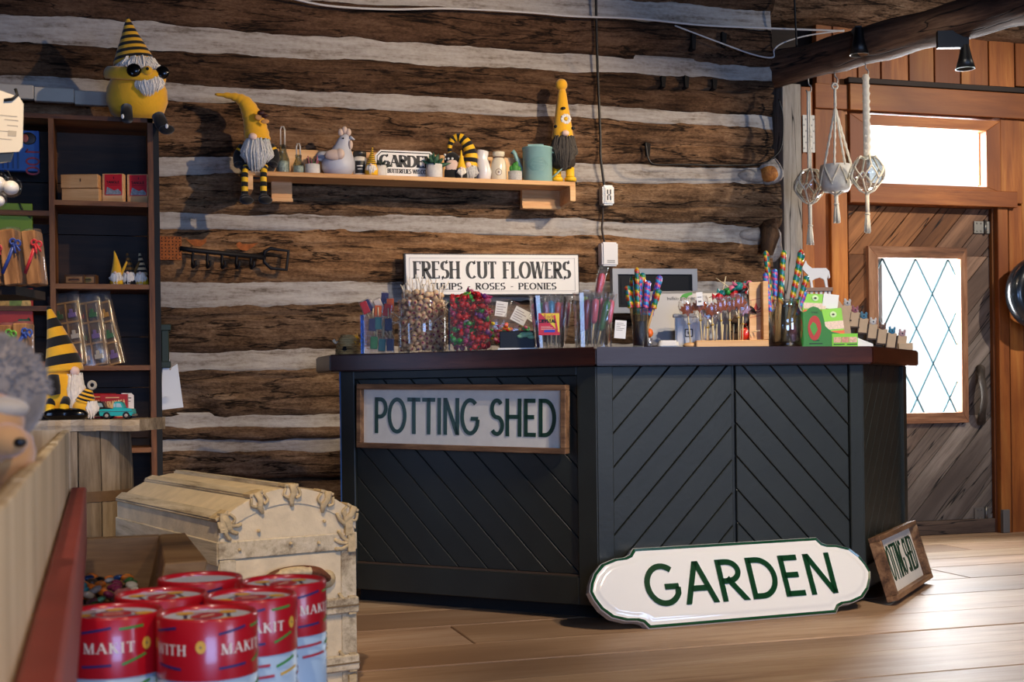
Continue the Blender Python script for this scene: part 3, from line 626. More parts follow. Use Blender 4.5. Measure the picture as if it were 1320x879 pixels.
# ceiling, its round beam, the left wall with an added unseen window ----------------------
ce = struct('ceiling', MB().box(-1.5, 7.3, -4.1, 7.1, 3.62, 3.7), DARKW)
zb_ = on_y(988, 92, 6.62).z; S = on_y(1000, 90, 6.75); E = on_z(1345, -2, zb_ + .02); dr = (E - S)
pts = [S + dr * t for t in [i / 24 for i in range(-1, 30)]]
mb = MB().sh().tube(pts, [.098 + .01 * noise.noise(V((i * .3, 0, 0))) for i in range(len(pts))], 18)
mb.fn(lambda q: q + V((noise.noise(q * 5), noise.noise(q * 5 + V((7, 0, 0))), noise.noise(q * 5 + V((3, 3, 0))))) * .012)
BEAMDIR = dr.normalized(); BEAM0 = S
ang = math.atan2(dr.y, dr.x)
mb.xf(T(*S).inverted()); mb.xf(Rz(-ang))
o = mk('beam', mb, wood('beam_wood', '#2b1b12', '#5b4030', '#8b6a50', 'x', 9, 12, .75, .6, cracks=9), ce); o.location = S; o.rotation_euler = (0, 0, ang)
lw_ = struct('wall_left', MB().box(-1.45, -1.36, -4.1, 4.6, -.05, 3.7).box(-1.45, -1.36, 5.2, 6.9, -.05, 3.7).box(-1.45, -1.36, 4.6, 5.2, -.05, .45).box(-1.45, -1.36, 4.6, 5.2, 1.45, 3.7), plain('#4b3a2b', .8, var=.1))
w2 = struct('added_window', MB().box(-1.42, -1.415, 4.6, 5.2, .45, 1.45), GLASS)  # made-up window, set where the added side light shines in
mk('added_window_frame', MB().box(-1.43, -1.35, 4.6, 4.64, .45, 1.45).box(-1.43, -1.35, 5.16, 5.2, .45, 1.45).box(-1.43, -1.35, 4.64, 5.16, .45, .49).box(-1.43, -1.35, 4.64, 5.16, 1.41, 1.45), WHITEP, w2)
struct('wall_front', MB().box(-1.45, 7.3, -4.1, -4.0, -.05, 3.7), plain('#4b3a2b', .8, var=.1)); struct('wall_side', MB().box(7.2, 7.3, -4.1, 7.1, -.05, 3.7), plain('#5b4230', .8, var=.1))
# white strip boards lying behind the bookcase top
for k in range(4):
    x0 = -60 + 52 * k; pbox(x0, 107 + (x0 + 26) * .085, x0 + 51.4, 107 + (x0 + 26) * .085 + 18, 6.5, .04, plain('#cfc6b6', .9, var=.08, vs=12), 'strip_board', wb)
# ================================================================ sales counter
PAINT = plain('#222622', .45, var=.18, vs=7, bump=.08, bs=50)
PAINTD = plain('#1b1e1b', .45, var=.15, vs=9, bump=.06, bs=40)
MAHOG = wood('mahogany_top', '#2a120b', '#55281a', '#7a4630', 'x', 5, 9, .32, .12, knots=2)
PB = V((1.775, 4.835, 0)); PA = PB + V((-1, 1, 0)) * (1.22 * .70711); PC = PB + V((1.175, 0, 0)); PD = PC + V((1, 1, 0)) * (.84 * .70711)
HT, ZB = .997, .06
def unit(P, L, ang, plan, label):
    t = thing('counter_cabinet', label, 'counter', P, ang, 'counter cabinets')
    mk('body', MB().prism(plan, ZB, HT, 'z'), PAINTD, t)
    cx = sum(p[0] for p in plan) / 4
    mk('toe_kick', MB().prism([(p[0] + (cx - p[0]) * .06, p[1] + (.06 if p[1] < .2 else -.02)) for p in plan], 0, ZB, 'z'), plain('#0c0d0d', .8), t)
    return t
def rail(t, name, x0, x1, z0, z1, y0=-.002, th=.03): return mk(name, MB().box(x0, x1, y0, y0 + th, z0, z1), PAINT, t, bevel=.003)
sh_ = lambda a, b: (lambda k: (k, k, k))(rnd.uniform(.9, 1.1))
# left unit
LA = 1.22
cl = unit(PA, LA, -PI / 4, [(0, .024), (LA, .024), (LA - .186, .45), (-.16, .43)], 'dark painted counter unit under the hung white sign, its end towards the log wall')
rail(cl, 'stile', 0, .072, ZB, HT); rail(cl, 'stile', LA - .085, LA, ZB, HT); rail(cl, 'rail', .072, LA - .085, ZB, .17); rail(cl, 'rail', .072, LA - .085, HT - .035, HT)
mk('bead', MB().box(.072, LA - .085, .004, .016, .17, .178), plain('#4a3a2c', .5), cl)
diag_planks(cl, (.072, LA - .085, .178, HT - .035), math.radians(-45), .098, .003, .013, .014, PAINT, sh_)
mk('end_panel', MB().prism([(-.006, .0), (.014, .006), (-.146, .43), (-.166, .424)], ZB, HT, 'z'), plain('#3f6ea6', .45, var=.1), cl)  # blue of the grazing daylight reflection put into the panel colour
# middle unit
LB = 1.175
cm_ = unit(PB, LB, 0, [(0, .024), (LB, .024), (LB - .186, .45), (.186, .45)], 'dark painted counter unit with chevron boards behind the leaning enamel sign')
rail(cm_, 'stile', 0, .068, ZB, HT); rail(cm_, 'stile', LB - .062, LB, ZB, HT); rail(cm_, 'rail', .068, LB - .062, ZB, .16)
mid = .068 + (LB - .13) * .5 + .003
diag_planks(cm_, (.068, mid - .008, .16, HT), math.radians(47), .0905, .0035, .011, .014, PAINT, sh_, phase=.02)
diag_planks(cm_, (mid + .008, LB - .062, .16, HT), math.radians(-47), .0905, .0035, .011, .014, PAINT, sh_, phase=.03)
# right unit
LC = .84
cr_ = unit(PC, LC, PI / 4, [(0, .024), (LC, .024), (LC, .45), (.186, .45)], 'dark painted counter unit facing the door, a framed sign leaning on it')
rail(cr_, 'stile', LC - .07, LC, ZB, HT); rail(cr_, 'stile', 0, .03, ZB, HT); rail(cr_, 'rail', .03, LC - .07, ZB, .16)
diag_planks(cr_, (.03, LC - .07, .16, HT), math.radians(47), .0905, .003, .011, .014, PAINT, sh_)
# the worktop in three mitred boards
def off(P, dx, dy): return (P.x + dx, P.y + dy)
o_ = .05; k_ = o_ * math.tan(math.radians(22.5)); q = o_ * .70711
oA = (PA.x - q - .0, PA.y - q + .02); oA2 = (PA.x - .06, PA.y + .02 - .03)
tB = (PB.x - k_, PB.y - o_); tC = (PC.x + k_, PC.y - o_); tD = (PD.x + q + .03, PD.y - q + .03)
dA = V((PA.x, PA.y)) + V((-.70711, -.70711)) * o_ + V((-.70711, .70711)) * .02
ins = .50; ki = ins * math.tan(math.radians(22.5))
iB = (PB.x + ki, PB.y + ins); iC = (PC.x - ki, PC.y + ins); iD = (PD.x + .03 - ins * .70711, PD.y + .03 + ins * .70711)
iA = (dA.x, dA.y + .55 * 1.0)
iA2 = (dA.x + .1, dA.y + .45)
wt = thing('counter_worktop', 'thick dark red-brown wooden worktop bending along the whole counter', 'worktop', (PB.x, PB.y, HT))
def top_piece(poly, a):
    cx = sum(p[0] for p in poly) / len(poly); cy = sum(p[1] for p in poly) / len(poly); ca, sa = math.cos(-a), math.sin(-a)
    L = [((p[0] - cx) * ca - (p[1] - cy) * sa, (p[0] - cx) * sa + (p[1] - cy) * ca) for p in poly]
    o = mk('board', MB().prism(L, 0, .073, 'z'), MAHOG, wt, bevel=.006, seg=2); o.location = (cx - PB.x, cy - PB.y, 0); o.rotation_euler = (0, 0, a)
top_piece([tuple(dA), tB, iB, (iB[0] - .62, iB[1] + .62), (dA.x, dA.y + .42)], -PI / 4)
top_piece([tB, tC, iC, iB], 0)
top_piece([tC, tD, iD, iC], PI / 4)
ZT = HT + .073

# ================================================================ signs
FRAMEW = wood('sign_frame', '#4a3220', '#7a583c', '#a07c58', 'x', 14, 10, .65, .2); BOARDW = plain('#e9e2d2', .55, var=.05, vs=30); GREEN = plain('#123a26', .35); GREEND = plain('#14351f', .3, coat=.6)
def framed_sign(label, loc, rot, L, H, fd=.04, tx=.055, st=.0165):
    t = thing('framed_sign', label, 'sign', loc, rot, 'framed white board signs'); f = .022
    mk('panel', MB().box(f * .5, L - f * .5, -.014, -.002, f * .5, H - f * .5), BOARDW, t)
    for nm, b in (('frame_board', (0, L, 0, f)), ('frame_board', (0, L, H - f, H)), ('frame_board', (0, f, f, H - f)), ('frame_board', (L - f, L, f, H - f))):
        mk(nm, MB().box(b[0], b[1], -fd, 0, b[2], b[3]), FRAMEW, t, bevel=.002)
    mats = (GREEN,)
    for m in letters('POTTING SHED', f + tx, .068 * H / .29, L - 2 * f - tx - .03, H * .56, st, track=.06):
        mk('letter', solid(m, -.0165, -.0135), GREEN, t, fixn=False)
    return t
nrm = V((-.70711, -.70711, 0)); u0 = V((.70711, -.70711, 0))
c = [on_plane(px, py, PA + nrm * .03, nrm) for px, py in ((461, 492), (730, 494), (730, 582), (461, 575))]
us = [(p - PA).dot(u0) for p in c]; L1 = (us[1] + us[2] - us[0] - us[3]) / 2; z0 = (c[2].z + c[3].z) / 2; H1 = (c[0].z + c[1].z) / 2 - z0
p0 = PA + u0 * ((us[0] + us[3]) / 2) + nrm * .004; p0.z = z0
tl = math.atan2((c[1].z - c[0].z), L1) * .8
s1 = framed_sign('wood-framed white board sign with dark green lettering hung on the dark counter front', p0, (0, -tl, -PI / 4), L1, H1)
pl = on_z(1135, 782, 0)
dist = (pl - PC).dot(V((.70711, -.70711, 0))); al = (pl - PC).dot(V((.70711, .70711, 0)))
base_d = max(.09, min(dist, .15)); pl = PC + V((.70711, .70711, 0)) * max(al, .0) + V((.70711, -.70711, 0)) * base_d; pl.z = .0
tilt = math.asin((base_d - .012) / H1)
s2 = framed_sign('wooden framed sign leaning on the floor against the counter side facing the door', pl + V((0, 0, .012)), (-tilt, 0, PI / 4), .72, H1, .05, .10, .0115)
# enamel plaque
gl_ = on_z(815, 813, 0); gr_ = on_z(1087, 790, 0); hd = math.atan2((gr_ - gl_).y, (gr_ - gl_).x)
ENAM = plain('#efece4', .12, coat=.8); RIMG = plain('#17462a', .2, coat=.6)
GLN = 1.26; GH = .32
half = [(.83, 1), (.845, .925), (.865, .895), (.90, .885), (.945, .83), (.975, .72), (.992, .6), (1, .5), (.992, .4), (.975, .28), (.945, .17), (.90, .115), (.865, .105), (.845, .075), (.83, 0)]
outl = [(x * GLN, z * GH) for x, z in half]; outl = outl + [(GLN - x, z) for x, z in outl[::-1]]
def scaled(o, d):
    cx, cz = GLN / 2, GH / 2
    return [(cx + (x - cx) * (1 - d / (GLN / 2)), cz + (z - cz) * (1 - d / (GH / 2))) for x, z in o]
gdir = V((math.cos(hd), math.sin(hd), 0)); groot = gl_ - gdir * (.115 * GLN); groot.z = 0
tb = math.asin(.42)
gs = thing('enamel_sign', 'large scalloped white enamel plaque with green lettering leaning on the floor against the counter', 'sign', groot, (-tb, 0, hd))
def ringp(o, y): return [(x, y, z) for x, z in o]
mb = MB().rings([ringp(scaled(outl, -.0), .03), ringp(scaled(outl, 0), .0), ringp(scaled(outl, .004), -.004)], cap=False)
mk('side_rim', mb, plain('#c9c9c6', .3, .3), gs)
mk('green_border', MB().rings([ringp(scaled(outl, .003), -.0035), ringp(scaled(outl, .006), -.007), ringp(scaled(outl, .014), -.0045)], cap=False), RIMG, gs)
mb = MB().sh().rings([ringp(scaled(outl, .0135), -.0045), ringp(scaled(outl, .024), -.002), ringp(scaled(outl, .034), -.0095), ringp(scaled(outl, .046), -.0095)], cap=False)
mb.sh(False).add(ringp(scaled(outl, .046), -.0095), [tuple(range(len(outl)))]); mk('face_plate', mb, ENAM, gs)
mk('back_plate', MB().prism(scaled(outl, .002), .024, .029), plain('#8d8d88', .5), gs)
GILT = plain('#123c22', .18, coat=.8)
for m in letters('GARDEN', .183 * GLN, .25 * GH, .675 * GLN, .53 * GH, .0225, track=.07):
    mk('letter', solid(m, -.0135, -.009), GILT, gs, fixn=False)
# white flower-shop board on the log wall
YS = 6.56
a, b = on_y(523, 355, YS), on_y(745, 355, YS); zt, zb2 = on_y(634, 330, YS).z, on_y(634, 381, YS).z; LF = b.x - a.x; HF = zt - zb2
fs = thing('hanging_sign', 'white rectangular board with black serif lettering on the log wall behind the candy', 'sign', (a.x, YS, zb2), (0, -.012, 0))
mk('panel', MB().box(0, LF, -.012, .03, 0, HF), plain('#eeece8', .5), fs, bevel=.002)
mk('edge', MB().box(-.006, LF + .006, -.004, .028, -.006, HF + .006), plain('#1a1a1c', .5), fs)
for b_ in ((.018, LF - .018, .016, .019), (.018, LF - .018, HF - .019, HF - .016), (.018, .021, .016, HF - .016), (LF - .021, LF - .018, .016, HF - .016)):
    mk('border_line', MB().box(b_[0], b_[1], -.0135, -.0115, b_[2], b_[3]), plain('#c4c3c2', .5), fs)
BLK = plain('#0d0c0c', .5)
for m in letters('FRESH CUT FLOWERS', .04, HF * .40, LF - .085, HF * .43, .0165, .0050, serif=.0115, track=.1): mk('letter', solid(m, -.0134, -.0118), BLK, fs, fixn=False)
for m in letters('TULIPS - ROSES - PEONIES', .125, HF * .12, LF - .25, HF * .17, .0085, .0034, serif=.006, track=.12): mk('letter', solid(m, -.0134, -.0118), BLK, fs, fixn=False)
# ================================================================ things on the log wall
YEL = plain('#f0b21a', .85, sheen=.4, var=.06, vs=40, bump=.12, bs=120); YELB = plain('#f5bf1e', .6); BLKF = plain('#100f10', .9, sheen=.2); SKIN = plain('#f0cdbb', .7); GREYB = plain('#c9c8c4', .9, var=.2, vs=90); DARKB = plain('#4a4540', .9, var=.25, vs=90); WHITB = plain('#efe6d8', .9, var=.12, vs=80)
PINE = wood('pine_board', '#c88f54', '#dfad74', '#efc591', 'x', 8, 12, .55, .06)
SHY = 6.37
class Px:
    "a thing whose parts are given in frame pixels at its own distance: x right, z up, y away, from its base"
    def __init__(s, name, label, cat, px, py, y=None, d=None, rot=CAMROT, group=None, p=None):
        s.p = p if p is not None else (on_y(px, py, y) if y is not None else at(px, py, d)); s.s = depth(s.p) / FPX
        s.t = thing(name, label, cat, s.p, rot, group)
    def part(s, name, mb, m, parent=None, **k):
        mb.xf(Matrix.Scale(s.s, 4)); return mk(name, mb, m, parent or s.t, **k)
def beard(mb, c, rx, ry, h, n=80, seed=1, w=1.0, spread=1.15, point=.35):
    r = random.Random(seed); c = V(c); mb.sh()
    for i in range(n):
        f = r.uniform(-1.45, 1.45); q = r.random(); k = r.uniform(.75, 1.0)
        a = c + V((rx * .8 * math.sin(f) * k, -ry * .75 * math.cos(f) * k, -r.random() * h * .3))
        b = c + V((rx * spread * math.sin(f) * k, -ry * 1.1 * math.cos(f) * k, -h * (.35 + .2 * q)))
        e = c + V((rx * spread * (1 - point) * math.sin(f) * k + r.uniform(-.08, .08) * rx, -ry * .8 * math.cos(f) * k, -h * (1 - .35 * abs(math.sin(f)) ** 2) * r.uniform(.8, 1.05)))
        mb.tube([a, b, e], [w, w * 1.1, w * .25], 4, cap=False)
    return mb
def stripes(n): return lambda i: (i // n) % 2
# pine shelf
a, b = on_y(318, 228, SHY), on_y(742, 236, SHY); ZS = (on_y(530, 227, SHY).z); SL = b.x - a.x; s0 = depth((a + b) / 2) / FPX
sh = thing('wall_shelf', 'long pale pine shelf with back board fixed to the log wall', 'shelf', (a.x, SHY, ZS))
mk('shelf_board', MB().box(0, SL, 0, .205, -.022, 0), PINE, sh, bevel=.002)
mk('back_board', MB().box(.13, SL - .02, .19, .208, 0, .145), PINE, sh, bevel=.002)
for x0, x1, hz in ((0, .03, .10), (SL - .03, SL, .11)):
    mk('bracket', MB().prism([(0, -.022), (.2, -.022), (.2, -hz), (0, -hz * .9)], x0, x1, 'x'), PINE, sh, bevel=.002)
for x0, x1 in ((.135, .235), (SL - .235, SL - .03)):
    mk('mounting_plate', MB().box(x0, x1, .17, .2, -.11, -.022), PINE, sh); mk('cleat', MB().box(x0 - .002, x1 + .002, .155, .2, -.12, -.105), PINE, sh)
def shelf_pt(px, back=.1): return V((on_y(px, 230, SHY + back).x, SHY + back, ZS))
def sp(name, label, cat, px, back=.1, rot=CAMROT, group=None): return Px(name, label, cat, 0, 0, rot=rot, group=group, p=shelf_pt(px, back))
G = 'gnomes on the wall shelf'
# seated gnome at the left end
g = sp('plush_gnome', 'seated plush gnome with bent yellow hat and dangling striped legs on the shelf end', 'gnome', 331, .05, group=G)
g.part('body', MB().sh().ell((0, 6, 14), (25, 20, 22)).ell((2, 4, 34), (17, 15, 20)), BLKF)
hp = cubic([(1, 4, 40), (-2, 6, 58), (-7, 6, 76), (-16, 5, 92), (-30, 3, 99), (-53, 2, 102)], 7)
g.part('hat', MB().sh().tube(hp, [x + .5 * math.sin(i * 1.9) for i, x in enumerate(lerpl([17, 16, 14, 12, 9.5, 6.5, 4, 1.2], len(hp)))], 16), YEL)
o = g.part('bee', MB().sh().ell((9, -13, 74), (5, 3, 3.5)).ell((14, -13, 70), (4.5, 3, 3)), plain('#3a1710', .5)); g.part('wing', MB().sh().ell((6, -12.6, 69), (5, 1, 4)).ell((14, -13, 63), (5.5, 1, 3)), plain('#e0a05a', .7), parent=o)
g.part('nose', MB().sh().ell((-1, -18, 43), (5.5, 5, 4.5)), SKIN)
g.part('beard', beard(MB().sh().ell((2, -6, 24), (17, 10, 18)), (2, -6, 42), 19, 15, 44, 170, 3, 1.3), GREYB)
for sx in (-1, 1):
    sgn = sx; x = sx * 12 + (0 if sx < 0 else 0)
    g.part('arm', MB().sh().tube(cubic([(sx * 17, 2, 34), (sx * 24, 0, 22), (sx * 22, -6, 8)], 5), 6, 10, matf=lambda i: 1 if i == 2 else 0), [BLKF, YELB])
    lp = cubic([(x, -8, 6), (x, -16, -4), (x, -18, -18), (x, -18, -33)], 5); L_ = len(lp)
    g.part('leg', MB().sh().tube(lp, 4.3, 10, matf=lambda i: ((i + 1) // 2) % 2), [YELB, BLKF])
    g.part('boot', MB().sh().ell((x + 1, -20, -37), (7.5, 8, 6.5)).ell((x + 4, -28, -40), (9, 8, 5)), BLKF)
# wire-handled bottles
def bottle(px, h, w, wire, label):
    t = sp('glass_bottle', label, 'bottle', px, .09, group='wire handled bottles')
    t.part('glass', MB().sh().lathe([(w * .5, 0), (w * .5, h * .5), (w * .42, h * .62), (w * .28, h * .8), (w * .3, h), (w * .25, h), (w * .24, h * .8), (w * .4, h * .6), (w * .46, h * .5), (w * .46, 1)], 18, cap=False), glass('green_glass', '#f0f5f0', .3))
    t.part('foil', MB().sh().lathe([(w * .47, 1), (w * .47, h * .42), (w * .4, h * .46)], 18), plain('#c2cac2', .4, 0, var=.45, vs=130))
    q = [(w * .16, 0, h - 2), (w * .16, 0, h + wire - 4), (w * .08, 0, h + wire), (-w * .08, 0, h + wire), (-w * .16, 0, h + wire - 4), (-w * .16, 0, h - 2)]
    t.part('wire_handle', MB().sh().tube(q, 1, 6), plain('#d6d3cc', .4, .3)); return t
bottle(365, 38, 17, 24, 'taller clear glass bottle with wire handle beside the seated gnome'); bottle(385, 26, 15, 15, 'shorter clear glass bottle with wire handle beside the heather pot')
# heather pot
STONE = plain('#d9d7d2', .85, var=.08, vs=60, bump=.2)
def pot(px, w, h, label, back=.08, m=STONE, g_='small potted plants on the shelf'):
    t = sp('potted_plant', label, 'plant', px, back, group=g_)
    t.part('pot', MB().sh().lathe([(w * .46, 0), (w * .5, h * .1), (w * .5, h), (w * .42, h), (w * .4, h * .8), (0.1, h * .8)], 20), m); return t
t = pot(403, 19, 14, 'small white pot of pink heather beside the ceramic hen')
mb = MB().sh(); r = random.Random(4)
for i in range(60):
    a_ = r.uniform(0, 6.28); q_ = r.random() ** .5 * 9; x, y = q_ * math.cos(a_), q_ * math.sin(a_)
    mb.mat(0 if r.random() < .75 else 1).tube([(x * .7, y * .7, 12), (x * 1.1, y * 1.1, 15 + r.random() * 10)], [1.1, .5], 5)
t.part('heather', mb, [plain('#b0606a', .8), plain('#4a6a3a', .8)])
t.part('tag', MB().box(4, 11, 5, 5.6, 20, 23), WHITEP)
# ceramic hen
CER = plain('#c3c6d0', .45, var=.04, vs=20, bump=.05); CERP = plain('#d8bfae', .5)
t = sp('hen_figurine', 'pale grey ceramic hen with pinkish wing and comb', 'figurine', 436, .09)
bp = MB().sh().lathe([(10, 0), (17, 2), (21, 10), (21.5, 18), (18, 26), (13, 34), (9.5, 42), (8, 48), (5, 53), (.5, 55)], 22)
bp.fn(lambda q: V((q.x + max(0, q.z - 20) * .28, q.y * .85, q.z))); bp.ell((-19, 0, 26), (10, 7, 7)); t.part('body', bp, CER)
t.part('wing', MB().sh().ell((-3, -18, 25), (12, 4, 7)).ell((5, -18, 26), (6, 4, 7)), CERP)
c_ = MB().sh()
for x, z in ((4, 57), (9, 60), (14, 57)): c_.ell((x, 0, z), (3.6, 2.6, 5))
t.part('comb', c_, CERP); t.part('beak', MB().sh().tube([(16, -1, 50), (22, -2, 47)], [3, .6], 8), CER); t.part('wattle', MB().sh().ell((17, -4, 40), (3, 3, 6)), CERP); t.part('eye', MB().sh().ell((8, -7.5, 48), 1.2), BLACKG)
# candle jar
t = sp('candle_jar', 'cream candle jar with black lid and black label beside the ceramic hen', 'jar', 464, .09)
t.part('jar', MB().sh().lathe([(8, 0), (9, 1.5), (9, 24), (7.5, 26)], 20), plain('#e6ddca', .25, coat=.5)); t.part('lid', MB().sh().lathe([(8.6, 26), (8.6, 32), (8, 33)], 20), plain('#2b2a26', .35))
def wraplab(r, x0, x1, z0, z1, n=8, cyl_y=0): 
    mb = MB(); P = [(r * math.sin(x0 + (x1 - x0) * i / n), -r * math.cos(x0 + (x1 - x0) * i / n)) for i in range(n + 1)]
    mb.add([(x, y, z) for z in (z0, z1) for x, y in P], [(i, i + 1, i + n + 2, i + n + 1) for i in range(n)]); return mb
t.part('label', wraplab(9.15, -.6, .9, 4, 20), plain('#1d1c1c', .5)); t.part('print', wraplab(9.25, -.3, .6, 13, 14).add([], []) , WHITEP); t.part('print', wraplab(9.25, -.2, .5, 9, 9.8), WHITEP)
# little gnome, cone hat
def cone_gnome(px, h, w, label, hat, beardm, body, back=.06, lean=0, bh=.42, nose=True):
    t = sp('gnome_figurine', label, 'gnome', px, back, group=G)
    t.part('body', MB().sh().lathe([(w * .38, 0), (w * .5, h * .06), (w * .5, h * .22), (w * .36, h * .4)], 16), body)
    n = 18; pts = [(lean * (i / n) ** 2, 0, h * (.36 + .64 * i / n)) for i in range(n + 1)]
    t.part('hat', MB().sh().tube(pts, lerpl([w * .42, w * .26, w * .12, .6], n + 1), 14, matf=(lambda i: i % 2) if len(hat) > 1 else None), hat)
    t.part('beard', beard(MB().sh(), (0, -w * .2, h * .36), w * .36, w * .36, h * bh * .8, 60, int(px), max(.5, w * .05)), beardm)
    if nose: t.part('nose', MB().sh().ell((0, -w * .5, h * .35), w * .11), SKIN)
    return t
cone_gnome(479, 38, 17, 'tiny gnome with black and yellow striped cone hat in front of the small sign', [YELB, BLKF], WHITB, YELB, .04, 2)
t = pot(491, 15, 15, 'squat white pot with dark succulent behind the tiny striped gnome', .07)
def succ(t, h0, r0, n, hh, m, seed):
    r = random.Random(seed)
    for i in range(n):
        a_ = i * 2.4; e = .25 + .75 * i / n; ln = r0 * (1.25 - .5 * i / n)
        q = [V((0, 0, h0)), V((math.cos(a_) * ln * .5 * (1.3 - e), math.sin(a_) * ln * .5 * (1.3 - e), h0 + hh * .5 * e)), V((math.cos(a_) * ln * (1.3 - e), math.sin(a_) * ln * (1.3 - e), h0 + hh * e))]
        t.part('leaf', MB().sh().tube(q, [r0 * .12, r0 * .17, .2], 6, flat=.5), m)
succ(t, 13, 12, 12, 13, plain('#26332b', .6), 2)
# little garden sign
t = sp('metal_sign', 'small white metal sign with black lettering standing on the pine shelf', 'sign', 484, .10, rot=0)
SW = 74; SHH = 37
t.part('plate', MB().prism([(0, 0), (SW * 1.08, 0), (SW * 1.08, SHH - 7), (SW * 1.08 - 7, SHH), (7, SHH), (0, SHH - 7)], 0, 2), WHITEP)
def line(mb, pts, wd, y): 
    m = MB(); ribbon(m, pts, lambda q: wd); mb.add([(v.x, y, v.z) for v in m.v], m.f)
mb = MB(); line(mb, [(2.5, 2), (2.5, SHH - 8), (8, SHH - 2.5), (SW * 1.08 - 8, SHH - 2.5), (SW * 1.08 - 2.5, SHH - 8), (SW * 1.08 - 2.5, 2)], 1.1, -.15); t.part('border_line', mb, BLK)
for m in letters('GARDEN', 6, 15.5, SW - 4, 15.5, 4.4, 1.5, serif=2.4, track=.05): t.part('letter', solid(m, -.35, -.05), BLK, fixn=False)
for m in letters('BUTTERFLIES WELCOME', 16, 7.5, SW - 16, 5.5, 1.2, .5, serif=.8, track=.06): t.part('letter', solid(m, -.35, -.05), BLK, fixn=False)
t.part('butterfly', MB().prism([(9, 8), (14, 13), (13, 9), (15, 7)], -.3, -.05), BLK)
# succulent in faceted pot
t = pot(560, 21, 18, 'pale faceted pot with green spiky succulent at the end of the small sign', .05)
succ(t, 15, 17, 16, 20, plain('#2f5a40', .55), 5)
# dotted gnome, yellow-hat gnome, striped hook-hat gnome
t = sp('gnome_figurine', 'round gnome with black and white dotted hat beside the spiky succulent', 'gnome', 583, .07, group=G)
t.part('body', MB().sh().lathe([(9, 0), (10.5, 3), (10, 12), (7, 18)], 16), BLKF); t.part('beard', MB().sh().ell((0, -6, 17), (9, 5, 9)), plain('#e6c9b6', .8))
hm = MB().sh().ell((0, 0, 24), (10.5, 9, 12)); hm.mat(1)
for i in range(16): a_ = i * 2.4; hm.ell((9.6 * math.cos(a_) * .95, 8.4 * math.sin(a_), 20 + (i % 5) * 3), 1.7, 8, 5)
t.part('hat', hm, [BLKF, WHITEP])
cone_gnome(595, 37, 15, 'slim gnome with plain yellow cone hat between two other gnomes', [YELB], WHITB, BLKF, .03, 0)
t = sp('gnome_figurine', 'grey bearded gnome whose striped yellow and black hat curls over in a hook', 'gnome', 606, .08, group=G)
t.part('body', MB().sh().lathe([(8, 0), (9, 4), (8, 16), (6, 22)], 14), BLKF)
hp = cubic([(0, 0, 18), (1, 0, 34), (-4, 0, 48), (-13, 0, 56), (-22, 0, 53), (-26, 0, 42), (-25, 0, 28)], 6)
t.part('hat', MB().sh().tube(hp, lerpl([9, 9, 7.5, 6.5, 5.5, 4.5, 3.5, 2.6, 1.8], len(hp)), 14, matf=lambda i: (i // 2) % 2), [YELB, BLKF])
t.part('nose', MB().sh().ell((-2, -9, 19), 4), SKIN); t.part('beard', beard(MB().sh(), (1, -5, 19), 9, 7, 21, 80, 9, .9), GREYB)
# white lopsided vase
t = sp('ceramic_vase', 'glossy white lopsided ceramic vase', 'vase', 623, .08)
mb = MB().sh().lathe([(7, 0), (9, 2), (9.5, 12), (9, 22), (7.5, 29), (8, 36), (7.5, 39), (5.5, 39.5), (5.5, 30), (1, 29)], 20); mb.fn(lambda q: V((q.x + 1.6 * math.sin(q.z * .16), q.y, q.z - (q.x * .18 if q.z > 34 else 0)))); t.part('vase', mb, plain('#e6e4e4', .15, coat=.6))
# cream milk bottle
t = sp('milk_bottle', 'cream ceramic milk bottle with round brown emblem', 'bottle', 643, .08)
t.part('bottle', MB().sh().lathe([(9, 0), (10, 1.5), (10, 20), (9, 26), (6.8, 30), (6.8, 33), (8, 34), (8, 38), (6, 38.5), (6, 33), (1, 32)], 22), plain('#e2d8bf', .25, coat=.5))
mb = wraplab(10.12, -.55, .55, 0, 1); mb = MB()
for i in range(24):
    pass
ring = [(3.0, 3.9), (0, .9)]
for r0_, r1_ in ((3.6, 4.3), (.05, 1.2)):
    m = MB(); m.add([(r_ * math.cos(2 * PI * i / 20), -10.12, 11 + r_ * math.sin(2 * PI * i / 20)) for r_ in (r0_, r1_) for i in range(20)], [(i, (i + 1) % 20, 20 + (i + 1) % 20, 20 + i) for i in range(20)])
    m.fn(lambda q: V((q.x, -math.sqrt(max(0, 10.15 ** 2 - q.x ** 2)), q.z))); t.part('emblem', m, plain('#7a6350', .6))
t.part('ribbon', MB().sh().torus((0, 0, 31), 7, .8), plain('#6b4a34', .7))
# cactus pot
t = pot(664, 18, 13, 'grey patterned pot with small green cactus beside the watering can', .06, plain('#b7b6b4', .7, var=.25, vs=150))
for q, rr in (((0, 0, 17), (5, 5, 8)), ((-4.5, 0, 17), (3, 3, 4)), ((4.5, 0, 16), (3.4, 3.4, 4)), ((2, -2, 22), (2.5, 2.5, 4))): t.part('stem', MB().sh().ell(q, rr), plain('#3f8a35', .6))
